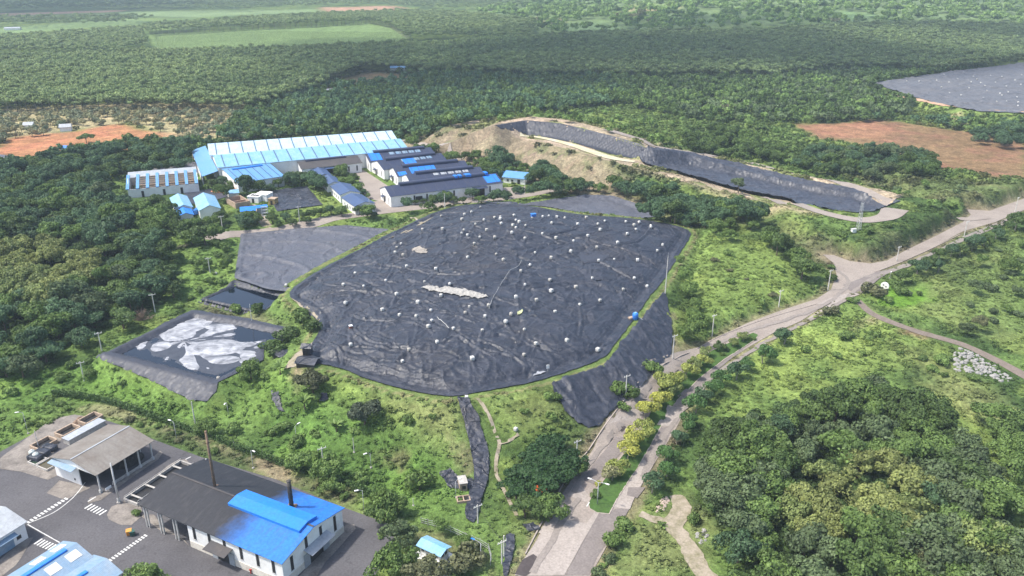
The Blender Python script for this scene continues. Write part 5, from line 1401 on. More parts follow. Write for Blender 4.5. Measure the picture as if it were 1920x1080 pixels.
MB().tube([(0, 0, 0), (0, 0, ht)], [.2, .09], 8).build('pole', M_POLE, e); MB().tube([(0, 0, ht), (0, 0, ht + 1.2)], [.06, .03], 6).build('tip', M_GALV, e)
tp = G(1609, 432); ht = solve_top(*tp, 378)
e = empty('lattice_mast', (tp[0], tp[1], tp[2] - .2), .4, 'white lattice mast on the grassy bank below the second pit', 'lattice mast')
for sx, sy in ((-1, -1), (1, -1), (1, 1), (-1, 1)): MB().tube([(sx * .75, sy * .75, 0), (sx * .35, sy * .35, ht)], .065, 6).build('leg', M_GALV, e)
m = MB(); n = 9
for k in range(n):
    z = ht * (k + .5) / n; q = .75 - .4 * (k + .5) / n; z2 = ht * (k + 1.5) / n; 
    for (ax, ay), (bx, by) in (((-1, -1), (1, -1)), ((1, -1), (1, 1)), ((1, 1), (-1, 1)), ((-1, 1), (-1, -1))):
        m.tube([(ax * q, ay * q, z), (bx * q, by * q, z)], .05, 5)
        if k < n - 1: q2 = .75 - .4 * (k + 1.5) / n; m.tube([(ax * q, ay * q, z), (bx * q2, by * q2, z2)], .04, 5)
m.build('bracing', M_GALV, e)
c_ = empty('transformer_box', (*G(1600, 436)[:2], G(1600, 436)[2]), .3, 'small white cabinet at the foot of the lattice mast', 'cabinet')
MB().box((0, 0, .8), (2, 1.2, 1.6)).build('cabinet', M_WHITE, c_, bevel=.04); MB().box((0, 0, 1.66), (2.3, 1.5, .1)).build('roof', M_STEEL, c_)

def lamp(px, py, pyt, label, arms=1, ang=0.0, head=None, reach=1.6, r=.08):
    x, y, z = G(px, py); h = max(3, solve_top(x, y, z, pyt))
    e = empty('street_lamp', (x, y, z - .1), ang, label, 'street lamp', 'lamp posts')
    MB().tube([(0, 0, 0), (0, 0, h)], [r * 1.3, r * .8], 8).build('pole', M_GALV, e, smooth=True)
    for s in ((1,) if arms == 1 else (1, -1)):
        MB().tube([(0, 0, h - .1), (s * reach * .5, 0, h + .25), (s * reach, 0, h + .35)], r * .6, 6).build('arm', M_GALV, e)
        MB().box((s * (reach + .35), 0, h + .33), (.95, .34, .16)).build('lamp_head', head or M_WHITE, e, bevel=.04)
    MB().box((0, 0, .15), (.5, .5, .4)).build('footing', M_CONC, e)
    return e
lamp(1120, 947, 904, 'double armed street lamp on the nose of the road median', 2, -.5, reach=1.9, r=.1)
lamp(902, 1058, 1018, 'street lamp with blue head inside the gate hut yard', 1, 2.6, M_BLUE)
for px, py, pyt, lab in [(683,963,919,'lamp post at the fence corner behind the asphalt yard'), (429,782,754,'lamp post on the green slope below the pond bank'), (332,827,791,'lamp post in the dry grass behind the grey shed'),
        (556,825,799,'lamp post on the slope above the hedge'), (475,878,844,'lamp post in the hedge behind the sooty roof'), (53,813,773,'lamp post on the left slope behind the tank row'),
        (855,933,902,'lamp post left of the pump hut'), (696,877,849,'lamp post on the grass slope left of the chute'), (1668,522,512,'small lamp at the junction bank')]:
    lamp(px, py, pyt, lab, 1, 2.4 + .02 * px, reach=1.0, r=.06)
for px, py, pyt, lab in [(72,837,806,'thin post beside the row of open tanks'), (664,848,820,'thin grey post low on the grass slope'), (775,948,933,'short white post above the gate hut fence'), (472,602,569,'short post at the near corner of the dark pond')]:
    x, y, z = G(px, py); h = max(2, solve_top(x, y, z, pyt))
    e = empty('post', (x, y, z - .2), 0, lab, 'post'); MB().tube([(0, 0, 0), (0, 0, h)], [.11, .08], 8).build('shaft', M_POLE, e); MB().box((0, 0, .1), (.5, .5, .4)).build('footing', M_CONC, e)
x, y, z = G(224, 944); h = solve_top(x, y, z, 868)
e = empty('light_mast', (x, y, 0), 0, 'stout white mast with stepped base in the yard by the crossing', 'mast')
MB().tube([(0, 0, 0), (0, 0, h)], [.28, .15], 10).build('shaft', M_STEEL, e, smooth=True); MB().box((0, 0, .3), (.9, .9, .6)).build('footing', M_CONC, e); MB().tube([(0, 0, .6), (0, 0, 1.6)], .36, 10).build('sleeve', M_STEEL, e)
# power line between the roadside poles
def wire(a, b, sag, label):
    pts = []
    for k in range(13):
        t_ = k / 12; pts.append((a[0] + (b[0] - a[0]) * t_, a[1] + (b[1] - a[1]) * t_, a[2] + (b[2] - a[2]) * t_ - sag * 4 * t_ * (1 - t_)))
    o = MB().tube(pts, .035, 4).build('power_line', paint_mat('wire_black', (.03, .03, .03), .6, .1)); tag(o, label, 'power line')
wire(POLETOP[2], POLETOP[15], 1.5, 'thin black power line from the roadside pole past the dark trees')
wire(POLETOP[2], POLETOP[1], 1.2, 'thin black power line in front of the slope liner')
wire(POLETOP[1], POLETOP[0], 1.2, 'thin black power line along the upper slope liner')
wire(POLETOP[15], POLETOP[16], 1.0, 'thin black power line above the ditch to the twin poles')

# blue tank on the rim and its pipe
x, y, z = G(1191, 599)
e = empty('water_tank', (x, y, z), 0, 'blue upright plastic tank on the rim beside the slope liner', 'water tank')
MB().tube([(0, 0, 0), (0, 0, 2.1), (0, 0, 2.35), (0, 0, 2.5)], [.95, .95, .75, .35], 18).build('tank', M_BLUE, e, smooth=True)
k = MB()
for q in (.5, 1.0, 1.5): k.tube([(0, 0, q), (0, 0, q + .1)], .99, 18)
k.build('ribs', M_BLUE, e); MB().tube([(0, 0, 2.48), (0, 0, 2.62)], .36, 12).build('lid', paint_mat('pale_blue_lid', (.35, .55, .75), .5), e)
x, y, z = G(1183, 599)
o = MB().box((0, 0, .45), (1.7, 1.3, .9)).build('brick_block', M_TAN, None, bevel=.05); o.location = (x, y, z); o.rotation_euler = (0, 0, .5); tag(o, 'pinkish masonry block left of the blue tank', 'masonry block')
def hose(pts, r, mat, label, h=.35):
    P = smooth_poly(np.array([G(a, b)[:2] for a, b in pts]), 6, False)
    o = MB().tube([(p[0], p[1], max(zat(*p), lf_ground(*p) if sdist(LF, np.array([p[0]]), np.array([p[1]]))[0] > 0 else -99) + h) for p in P], r, 6).build('hose', mat, None, smooth=True)
    return tag(o, label, 'hose')
hose([(1197,597),(1204,601),(1210,612)], .14, M_STEEL, 'pale hose curving from the blue tank onto the slope liner')
hose([(917,582),(925,560),(940,535),(955,512),(972,500),(978,490)], .055, M_STEEL, 'long thin pale hose crossing the middle of the landfill cover')
hose([(820,598),(830,606),(842,617)], .09, M_STEEL, 'short pale hose left of centre on the lower landfill cover')
x, y, z = G(1000, 407)
e = empty('blue_crate', (x, y, z), .3, 'bright blue crate stack at the back of the landfill cover', 'crate')
MB().box((0, 0, .7), (2.1, 1.6, 1.4)).build('crate', M_BLUE, e, bevel=.08); MB().box((0, 0, 1.5), (2.3, 1.8, .18)).build('lid', M_BLUE, e)
x, y, z = G(658, 617)
e = empty('rusty_box', (x, y, z), .4, 'rust red box with white top at the left of the landfill cover', 'box')
MB().box((0, 0, .55), (1.0, 1.0, 1.1)).build('box', paint_mat('red_rust', (.24, .07, .04), .7, .4), e, bevel=.04); MB().box((0, 0, 1.2), (1.1, 1.1, .22)).build('lid', M_WHITE, e)
x, y, z = G(1027, 697)
e = empty('marker_board', (x, y, z), .2, 'white board on a post at the front edge of the cover', 'marker')
MB().tube([(0, 0, 0), (0, 0, 2.4)], .06, 6).build('post', M_STEEL, e); MB().box((0, -.1, 1.7), (.9, .1, 1.2)).build('board', M_WHITE, e)
o = sheet('pale_film', GP([(1000,705),(1008,700),(1020,700),(1022,703),(1008,707),(1000,708)]), .4, 0, M_FILM, zf=lambda x, y: lf_z(x, y) + .25 + .2 * vnoise(x * 1.5, y * 1.5, 3), edge_noise=.8, lower=False); tag(o, 'strip of pale film at the front edge of the landfill cover', 'plastic sheet')
o = sheet('pale_film', GP([(969,590),(974,586),(982,584),(981,587),(975,590),(970,592)]), .35, 0, paint_mat('yellow_film', (.55, .58, .3), .6, .2), zf=lambda x, y: lf_z(x, y) + .3 + .3 * vnoise(x * 2, y * 2, 3), edge_noise=.6, lower=False); tag(o, 'pale yellow scrap of film on the lower middle of the cover', 'plastic sheet')
# black tarpaulin shelters by the pale pond
for px, py, w_, d_, h_, lab in [(512, 672, 4.5, 4, 2.0, 'black tarpaulin shelter nearest the pale pond'), (568, 668, 2.4, 2.2, 3.0, 'narrow tall black shelter at the landfill corner'), (556, 690, 5.5, 4.2, 1.8, 'broad low black tarpaulin shelter on the dirt patch')]:
    x, y, z = G(px, py)
    e = empty('tarpaulin_shelter', (x, y, z), .5 + px * .01, lab, 'shelter')
    walls_gable(e, w_, d_, h_, .7, M_LINER_DARK); roof_gable(e, w_, d_, h_, .7, M_LINER_DARK, .5)
    MB().box((w_ * .5, -.04, h_ * .4), (w_ * .3, .06, h_ * .8)).build('doorway', M_DARK, e)
# white valve heads, stones and markers around the rims
for px, py, lab in [(410,712,'white bag on the near corner of the pale pond'), (405,515,'white bulk bag at the left edge of the dusty pond cover'), (537,537,'white bulk bag at the near tip of the dusty pond cover'), (875,748,'white bag at the head of the chute liner'), (967,808,'white sack in the grass right of the chute'), (640,540,None)]:
    if not lab: continue
    x, y, z = G(px, py); o = bag0.copy(); COL.objects.link(o); o.data = BAGS[px % 4]; o.location = (x, y, z + .1); o.scale = (.9,) * 3; o.rotation_euler = (0, 0, px)
    tag(o, lab, 'bulk bag'); 
    if 'group' in o: del o['group']
# oval monument sign at the junction
x, y, z = G(1658, 543)
e = empty('roadside_sign', (x, y, z), -.9, 'white oval sign slab with dark emblem beside the junction bush', 'sign')
m = MB(); n = 24
pr = [(1.6 * math.cos(2 * math.pi * k / n), 1.5 + 1.5 * math.sin(2 * math.pi * k / n)) for k in range(n)]
m.add([(p[0], -.2, p[1]) for p in pr] + [(p[0], .2, p[1]) for p in pr], [tuple(range(n)), tuple(range(n, 2 * n))[::-1]] + [(i, n + i, n + (i + 1) % n, (i + 1) % n) for i in range(n)])
m.build('slab', M_WHITE, e)
for q, zz in ((-.5, 1.8), (.5, 1.4)): MB().tube([(q, -.23, zz), (q, -.19, zz)], .38, 12).build('emblem', paint_mat('emblem_grey', (.25, .25, .25), .6), e)
# lorry-sized yellow machine and bins
x, y, z = W(243, 1003, 0)[0], W(243, 1003, 0)[1], .1
e = empty('waste_bin', (x, y, z), .4, 'orange wheeled bin under the open end of the hall', 'bin')
MB().box((0, 0, .65), (1.1, 1.2, 1.0)).build('body', paint_mat('orange', (.65, .25, .03), .5, .2), e, bevel=.06); MB().box((0, 0, 1.2), (1.2, 1.3, .12)).build('lid', paint_mat('orange2', (.6, .28, .05), .5, .2), e)
for s in (-1, 1): MB().tube([(s * .5, -.4, .14), (s * .5 + .12, -.4, .14)], .14, 10).build('wheel', M_DARK, e)
x, y = W(249, 1004, 0)
e = empty('waste_bin', (x, y, .1), .4, 'dark green bin right behind the orange bin', 'bin')
MB().box((0, 0, .6), (1.0, 1.0, 1.0)).build('body', paint_mat('bin_green', (.02, .08, .06), .5, .2), e, bevel=.06); MB().box((0, 0, 1.15), (1.1, 1.1, .12)).build('lid', paint_mat('bin_green2', (.02, .09, .07), .5, .2), e)
for px, py, lab in [(470,1072,'red hydrant post at the front wall of the hall'), (617,1014,'red hydrant post at the right gable of the hall')]:
    x, y = W(px, py, .5); e = empty('hydrant', (x, y, .05), 0, lab, 'hydrant'); rd = paint_mat('hydrant_red', (.4, .03, .02), .5, .1)
    MB().tube([(0, 0, 0), (0, 0, .9)], .14, 8).build('barrel', rd, e); MB().box((0, 0, .95), (.5, .25, .35)).build('head', rd, e, bevel=.04)
# wire fence round the gate hut yard
def fence(pts, name, label, h=1.8, step=2.6, mat=None):
    P = resample(GP(pts), step)[:-max(1, int(np.ceil(np.linalg.norm(GP(pts)[-1] - GP(pts)[0]) / step)))]
    o0 = (P[0][0], P[0][1], zat(*P[0])); e = empty(name, o0, 0, label, 'fence')
    for p in P: MB().box((p[0] - o0[0], p[1] - o0[1], zat(*p) - o0[2] + h / 2), (.13, .13, h)).build('post', M_CONC, e)
    for q in (.4, .95, 1.55):
        MB().tube([(p[0] - o0[0], p[1] - o0[1], zat(*p) - o0[2] + q * h / 1.8) for p in P], .035, 5).build('rail', mat or M_GALV, e)
    return e
fence([(790,982),(815,988),(845,998),(873,1011),(900,1022),(916,1032),(921,1050),(918,1072)], 'wire_fence', 'thin wire fence curving round the gate hut yard')
# rubble piles
def rubble(poly, n, smin, smax, mat, name, label, seed=0):
    P = GP(poly); rg = np.random.default_rng(seed); lo, hi = P.min(0), P.max(0); V = []; F_ = []; c = 0
    while c < n:
        q = rg.uniform(lo, hi)
        if not inpoly(P, np.array([q[0]]), np.array([q[1]]))[0]: continue
        s = rg.uniform(smin, smax); z = zat(*q); b = len(V); k = rg.integers(5, 8)
        ring = [(math.cos(2 * math.pi * i / k + rg.uniform(-.3, .3)), math.sin(2 * math.pi * i / k + rg.uniform(-.3, .3))) for i in range(k)]
        for zz, rr in ((-.3, 1.0), (.35, .9), (.7, .45)):
            for a, d in ring: V.append((q[0] + a * s * rr * rg.uniform(.8, 1.2), q[1] + d * s * rr * rg.uniform(.7, 1.1), z + zz * s * rg.uniform(.8, 1.2)))
        for j in (0, 1):
            for i in range(k):
                i2 = (i + 1) % k; F_.append((b + j * k + i, b + j * k + i2, b + (j + 1) * k + i2, b + (j + 1) * k + i))
        V.append((q[0], q[1], z + .8 * s))
        for i in range(k): F_.append((b + 2 * k + i, b + 2 * k + (i + 1) % k, len(V) - 1, len(V) - 1))
        c += 1
    me = bpy.data.meshes.new(name); me.from_pydata(V, [], [tuple(dict.fromkeys(f)) for f in F_]); me.update()
    return tag(link_mesh(name, me, mat), label, 'rubble', kind='stuff')
M_ROCK = concrete_mat('pale_rubble', (.27, .265, .25), (.3, .29, .27), .7, .9, 1.2)
rubble([(1785,665),(1800,652),(1830,665),(1870,690),(1900,712),(1880,718),(1840,702),(1790,698)], 190, .25, .95, M_ROCK, 'rubble', 'white broken concrete heaped beside the brown track', 1)
rubble([(1236,940),(1250,930),(1256,940),(1240,962),(1228,960)], 70, .15, .45, concrete_mat('pink_rubble', (.42, .34, .28), (.25, .2, .17), .7), 'rubble', 'pinkish rubble on the verge right of the road', 2)
rubble([(1300,1005),(1320,990),(1330,1010),(1315,1022)], 40, .15, .5, M_ROCK, 'rubble', 'grey rubble in the grass beside the dirt track', 3)
# ------------------------------------------------------------------ vegetation
HAZE = 0.00013
M_LEAF = leaf_mat('leaf')
t = NT('leaf_scatter')
at_ = t.n('ShaderNodeAttribute', attribute_name='tint', attribute_type='INSTANCER').outputs['Color']
v_ = t.n('ShaderNodeAttribute', attribute_name='v').outputs['Fac']
hs_ = t.n('ShaderNodeHueSaturation'); t.link(at_, hs_.inputs['Color'])
t.link(t.rng(v_, 0, 1, .508, .494), hs_.inputs['Hue']); t.link(t.rng(v_, 0, 1, .68, 1.4), hs_.inputs['Value'])
t.b.inputs['Roughness'].default_value = .6; t.b.inputs['Specular IOR Level'].default_value = .15
t.link(hs_.outputs[0], t.b.inputs['Base Color'])
tr_ = t.n('ShaderNodeBsdfTranslucent'); t.link(hs_.outputs[0], tr_.inputs[0]); mx_ = t.n('ShaderNodeMixShader', i_0=.2)
t.link(t.b.outputs[0], mx_.inputs[1]); t.link(tr_.outputs[0], mx_.inputs[2]); t.link(mx_.outputs[0], t.out.inputs[0])
M_LSC = t.m
M_BARK = concrete_mat('bark', (.13, .10, .075), (.07, .055, .04), .6, .9, 2.0)
M_PALEBARK = concrete_mat('pale_bark', (.30, .27, .23), (.16, .14, .12), .6, .9, 2.0)

def nrm(a): return a / (np.linalg.norm(a, axis=-1, keepdims=True) + 1e-9)
def crown_mesh(name, seed, lobes, R, Hc, base_z, per, leaf, lob=(.22, .5), up=.35, mat=None, flat=1.0, inner=.25):
    rg = np.random.default_rng(seed)
    P = []; N = []; Vv = []
    for k in range(lobes):
        d = nrm(rg.normal(size=3)); d[2] = abs(d[2]) * 1.0 - .25
        rad = rg.uniform(.4, .95) if k > 1 else .2
        c = np.array([d[0] * R * rad, d[1] * R * rad, Hc * .5 + d[2] * Hc * .42 * rad])
        rl = R * rg.uniform(*lob); tone = rg.uniform(-.18, .18)
        n = nrm(rg.normal(size=(per, 3)) + .55 * d + np.array([0, 0, up]))
        ins = rg.random(per) < inner
        rr = np.where(ins, rg.uniform(.4, .85, per), rg.uniform(.88, 1.08, per))[:, None]
        p = c + n * rl * rr * np.array([1, 1, .8 * flat])
        P.append(p); N.append(nrm(n + .55 * rg.normal(size=(per, 3)))); Vv.append(np.clip(.5 + tone + rg.normal(0, .2, per), 0, 1))
    P = np.concatenate(P); N = np.concatenate(N); Vv = np.concatenate(Vv)
    m = len(P); tt = nrm(np.cross(N, rg.normal(size=(m, 3)))); bb = np.cross(N, tt)
    s = leaf * rg.uniform(.55, 1.3, (m, 1)); w = s * rg.uniform(.5, .9, (m, 1))
    P[:, 2] += base_z
    q = np.stack([P - tt * s, P + bb * w - N * s * .15, P + tt * s, P - bb * w - N * s * .15], 1).reshape(-1, 3)
    return mesh_np(name, q, np.arange(4 * m).reshape(m, 4), mat=False, attrs={'v': ('FACE', Vv)})
def trunk_mesh(name, seed, h, r, R, limbs=5, lean=.3):
    rg = random.Random(seed); m = MB()
    a = rg.uniform(0, 6.28)
    pts = [(0, 0, -.6), (.1 * math.cos(a), .1 * math.sin(a), h * .35), (lean * math.cos(a), lean * math.sin(a), h * .75), (lean * 1.3 * math.cos(a), lean * 1.3 * math.sin(a), h * 1.15)]
    m.tube(pts, [r * 1.25, r, r * .75, r * .4], 8)
    for k in range(limbs):
        b = a + k * 6.28 / limbs + rg.uniform(-.4, .4); z = h * rg.uniform(.55, .85)
        m.tube([(lean * .8 * math.cos(a), lean * .8 * math.sin(a), z), (R * .3 * math.cos(b), R * .3 * math.sin(b), z + h * .22), (R * .6 * math.cos(b), R * .6 * math.sin(b), z + h * .42)], [r * .5, r * .3, r * .12], 5)
    me = bpy.data.meshes.new(name); me.from_pydata(m.v, [], m.f); me.update(); return me
def with_mat(me, m): me.materials.append(m); return me
KINDS = {}
def make_kind(kind, variants):
    KINDS[kind] = variants
make_kind('broad', [(with_mat(crown_mesh('crown', 10 + k, 17, 5.2, 7.4, 1.4, 165, .40), M_LEAF), with_mat(trunk_mesh('trunk', k, 4.6, .3, 4.6), M_BARK)) for k in range(5)])
make_kind('tall', [(with_mat(crown_mesh('crown', 30 + k, 16, 4.3, 9.4, 1.8, 160, .38), M_LEAF), with_mat(trunk_mesh('trunk', 20 + k, 6.5, .26, 3.5), M_BARK)) for k in range(3)])
make_kind('spread', [(with_mat(crown_mesh('crown', 40 + k, 22, 5.4, 4.0, 2.4, 120, .40, lob=(.22, .36), up=.7, flat=.6), M_LEAF), with_mat(trunk_mesh('trunk', 30 + k, 4.0, .28, 5.0), M_BARK)) for k in range(3)])
make_kind('road', [(with_mat(crown_mesh('crown', 50 + k, 12, 2.8, 3.6, 1.1, 130, .25), M_LEAF), with_mat(trunk_mesh('trunk', 40 + k, 2.4, .13, 2.4), M_PALEBARK)) for k in range(4)])
make_kind('shrub', [(with_mat(crown_mesh('crown', 60 + k, 9, 1.7, 2.2, -.1, 75, .24, lob=(.34, .55)), M_LEAF), with_mat(trunk_mesh('trunk', 50 + k, .9, .07, 1.5, 4, .1), M_BARK)) for k in range(5)])
make_kind('rubber', [(with_mat(crown_mesh('crown', 70 + k, 6, 3.0, 4.2, 9.0, 24, .75, lob=(.42, .6), up=.6), M_LEAF), with_mat(trunk_mesh('trunk', 60 + k, 10.0, .26, 3.5, 3, .15), M_PALEBARK)) for k in range(3)])
make_kind('orchard', [(with_mat(crown_mesh('crown', 80 + k, 7, 2.9, 5.4, .4, 42, .6, lob=(.38, .55)), M_LEAF), with_mat(trunk_mesh('trunk', 70 + k, 2.5, .16, 2.5, 3, .1), M_BARK)) for k in range(3)])
make_kind('weed', [(with_mat(crown_mesh('leaves', 90 + k, 4, 1.0, .9, -.25, 14, .26, lob=(.45, .7), up=.8), M_LEAF), with_mat(trunk_mesh('stem', 80 + k, .3, .03, .4, 3, .05), M_BARK)) for k in range(4)])
make_kind('far', [(with_mat(crown_mesh('crown', 95 + k, 8, 4.6, 7.0, 1.8, 30, .95, lob=(.36, .55)), M_LEAF), with_mat(trunk_mesh('trunk', 90 + k, 4.5, .28, 4.0, 3), M_BARK)) for k in range(4)])
# bare bush: twigs only
def twig_mesh(seed):
    rg = random.Random(seed); m = MB()
    for k in range(46):
        a = rg.uniform(0, 6.28); e_ = rg.uniform(.3, 1.4); L = rg.uniform(2.2, 4.2)
        p1 = (math.cos(a) * math.cos(e_) * L * .5, math.sin(a) * math.cos(e_) * L * .5, math.sin(e_) * L * .5)
        m.tube([(0, 0, 0), p1, (p1[0] * 2 + rg.uniform(-.4, .4), p1[1] * 2 + rg.uniform(-.4, .4), p1[2] * 1.9)], [.07, .05, .02], 4)
        for q in range(5):
            t0 = rg.uniform(.7, 1.9); b = (p1[0] * t0, p1[1] * t0, p1[2] * t0)
            m.tube([b, (b[0] + rg.uniform(-.9, .9), b[1] + rg.uniform(-.9, .9), b[2] + rg.uniform(-.1, .8))], [.035, .015], 3)
    me = bpy.data.meshes.new('crown'); me.from_pydata(m.v, [], m.f); me.update(); return me
M_TWIG = concrete_mat('dry_twigs', (.27, .20, .155), (.18, .13, .10), .5, .9, 3)
make_kind('bare', [(with_mat(twig_mesh(1), M_TWIG), with_mat(trunk_mesh('trunk', 99, 1.0, .12, 1, 3, .1), M_BARK))])
def frond_mesh(seed, n, L, wd_, base_z):
    rg = random.Random(seed); V = []; F_ = []; A_ = []
    for k in range(n):
        a = 6.28 * k / n + rg.uniform(-.3, .3); e0 = rg.uniform(.5, 1.25); droop = rg.uniform(.9, 1.7); l = L * rg.uniform(.75, 1.1)
        b = len(V); p = Vector((0, 0, base_z)); seg = 6
        for j in range(seg + 1):
            t_ = j / seg; e_ = e0 - droop * t_ * t_
            w_ = wd_ * math.sin(math.pi * min(1, .12 + .88 * t_)) ** .7 * .5 + .02
            s_ = Vector((-math.sin(a), math.cos(a), 0)) * w_
            V += [tuple(p - s_ - Vector((0, 0, w_ * .4))), tuple(p), tuple(p + s_ - Vector((0, 0, w_ * .4)))]
            p = p + Vector((math.cos(a) * math.cos(e_), math.sin(a) * math.cos(e_), math.sin(e_))) * l / seg
        for j in range(seg):
            for q in (0, 1): F_.append((b + j * 3 + q, b + j * 3 + q + 1, b + j * 3 + q + 4, b + j * 3 + q + 3)); A_.append(rg.uniform(.3, .8))
    return mesh_np('leaves', V, F_, mat=False, attrs={'v': ('FACE', A_)})
make_kind('banana', [(with_mat(frond_mesh(k, 11, 3.0, .8, 1.6), M_LEAF), with_mat(trunk_mesh('stem', 7 + k, 1.5, .16, .3, 1, .05), M_BARK)) for k in range(2)])
PROTO = {}
NAMES = {'broad': 'broadleaf_tree', 'tall': 'broadleaf_tree', 'spread': 'umbrella_tree', 'road': 'roadside_tree', 'shrub': 'shrub', 'rubber': 'plantation_tree', 'orchard': 'orchard_tree', 'weed': 'weed_plant', 'far': 'broadleaf_tree', 'bare': 'bare_bush', 'banana': 'banana_plant'}
CATS = {'broad': 'tree', 'tall': 'tree', 'spread': 'tree', 'road': 'roadside tree', 'shrub': 'shrub', 'rubber': 'plantation tree', 'orchard': 'orchard tree', 'weed': 'weed', 'far': 'tree', 'bare': 'bush', 'banana': 'banana plant'}
def plant(kind, vi, x, y, z, s, hs, rz, col, label, group):
    vi = vi % len(KINDS[kind]); key = (kind, vi)
    if key not in PROTO:
        r = empty(NAMES[kind], (x, y, z), rz); cm, tm = KINDS[kind][vi]
        for nm, me in ((cm.name.split('.')[0], cm), (tm.name.split('.')[0], tm)):
            o = bpy.data.objects.new(nm, me); COL.objects.link(o); o.parent = r
        PROTO[key] = r
    else:
        src = PROTO[key]; r = src.copy(); COL.objects.link(r)
        for ch in src.children:
            c = ch.copy(); COL.objects.link(c); c.parent = r
    r.location = (x, y, z - .1); r.rotation_euler = (0, 0, rz); u_ = .14 * math.sin(rz * 5.3 + x); r.scale = (s * (1 + u_), s * (1 - u_), s * hs)
    r.children[0].color = tuple(col) + (1,); r.children[1].color = (1, 1, 1, 1)
    for ch in r.children:
        ch.color = tuple(col) + (1,)
    for k in ('label', 'group', 'category'):
        if k in r: del r[k]
    return tag(r, label, CATS[kind], group)

# scatter of uncountable growth: one object of points, geometry nodes put the crowns on them
def scatter(name, label, cat, pts, scl, rot, idx, tint, sources):
    me = bpy.data.meshes.new(name); n = len(pts)
    me.vertices.add(n); me.vertices.foreach_set('co', np.asarray(pts, np.float32).ravel())
    a = me.attributes.new('scl', 'FLOAT_VECTOR', 'POINT'); a.data.foreach_set('vector', np.asarray(scl, np.float32).ravel())
    a = me.attributes.new('rot', 'FLOAT', 'POINT'); a.data.foreach_set('value', np.asarray(rot, np.float32))
    a = me.attributes.new('idx', 'INT', 'POINT'); a.data.foreach_set('value', np.asarray(idx, np.int32))
    a = me.attributes.new('tint', 'FLOAT_COLOR', 'POINT'); a.data.foreach_set('color', np.column_stack([tint, np.ones(n)]).astype(np.float32).ravel())
    me.update(); me.materials.append(M_LSC)
    o = bpy.data.objects.new(name, me); COL.objects.link(o)
    g = bpy.data.node_groups.new(name + '_nodes', 'GeometryNodeTree')
    g.interface.new_socket('Geometry', in_out='INPUT', socket_type='NodeSocketGeometry'); g.interface.new_socket('Geometry', in_out='OUTPUT', socket_type='NodeSocketGeometry')
    N = g.nodes.new; gi = N('NodeGroupInput'); go = N('NodeGroupOutput')
    jn = N('GeometryNodeJoinGeometry')
    for s_ in reversed(sources):
        oi = N('GeometryNodeObjectInfo'); oi.transform_space = 'ORIGINAL'; oi.inputs['Object'].default_value = s_; oi.inputs['As Instance'].default_value = True
        g.links.new(oi.outputs['Geometry'], jn.inputs[0])
    def na(nm, typ):
        q = N('GeometryNodeInputNamedAttribute'); q.data_type = typ; q.inputs['Name'].default_value = nm; return q.outputs['Attribute']
    ip = N('GeometryNodeInstanceOnPoints'); ip.inputs['Pick Instance'].default_value = True
    cx = N('ShaderNodeCombineXYZ'); g.links.new(na('rot', 'FLOAT'), cx.inputs[2])
    g.links.new(gi.outputs[0], ip.inputs['Points']); g.links.new(jn.outputs[0], ip.inputs['Instance'])
    g.links.new(na('idx', 'INT'), ip.inputs['Instance Index']); g.links.new(cx.outputs[0], ip.inputs['Rotation']); g.links.new(na('scl', 'FLOAT_VECTOR'), ip.inputs['Scale'])
    sm = N('GeometryNodeSetMaterial'); sm.inputs['Material'].default_value = M_LSC
    g.links.new(ip.outputs[0], sm.inputs[0]); g.links.new(sm.outputs[0], go.inputs[0])
    md = o.modifiers.new('scatter', 'NODES'); md.node_group = g
    return tag(o, label, cat, kind='stuff')

# keep growth off sheets and buildings
FOOT = []
for o in bpy.data.objects:
    if o.type == 'EMPTY' and o.parent is None and o.get('category') in ('factory hall', 'shed', 'workshop', 'hut', 'warehouse', 'lean-to', 'office wing', 'annex', 'canopy', 'house', 'shelter', 'plant room', 'farm building', 'open tanks', 'basin', 'container'):
        bb = []
        for ch in o.children:
            if ch.type == 'MESH': bb += [(v[0], v[1]) for v in ch.bound_box] if ch.name.split('.')[0] not in ('canopy', 'notice_board') else []
        if not bb: continue
        bb = np.array(bb); lo, hi = bb.min(0), bb.max(0); c, s = math.cos(o.rotation_euler[2]), math.sin(o.rotation_euler[2])
        FOOT.append(np.array([(o.location.x + a * c - b * s, o.location.y + a * s + b * c) for a, b in ((lo[0], lo[1]), (hi[0], lo[1]), (hi[0], hi[1]), (lo[0], hi[1]))]))
def free(x, y, m_sheet=0.6, m_foot=1.0):
    ok = np.ones(np.shape(x), bool)
    for P in LOWER: ok &= sdist(P, x, y, 12) < -m_sheet
    for P in FOOT: ok &= sdist(P, x, y, 12) < -m_foot
    return ok
def fill(px_poly, sp, h, seed, jit=.42):
    """jittered grid of ground points whose crowns (h above ground) appear inside the pixel outline"""
    rg = np.random.default_rng(seed); P = GP(px_poly, 0)
    lo = P.min(0) - 12; hi = P.max(0) + 12
    X, Y = np.meshgrid(np.arange(lo[0], hi[0], sp), np.arange(lo[1], hi[1], sp)); X = X.ravel(); Y = Y.ravel()
    X = X + rg.uniform(-jit, jit, X.shape) * sp; Y = Y + rg.uniform(-jit, jit, Y.shape) * sp
    z = hf(X, Y); a, b, d = project(X, Y, z + h)
    k = inpoly(px_poly, a, b) & (d > 10)
    return np.stack([X[k], Y[k], z[k], a[k], b[k], d[k]], 1)
def pick(pal, n, rg, x=None, y=None, sc=25, seed=0):
    w = np.array([p[1] for p in pal], float); w /= w.sum(); cs = np.cumsum(w)
    u = .55 * rg.random(n) + .45 * np.clip(.5 + 1.1 * fbm(x, y, sc, seed, 2), 0, 1)
    i = np.minimum(np.searchsorted(cs, u), len(pal) - 1)
    return np.array([p[0] for p in pal])[i], i
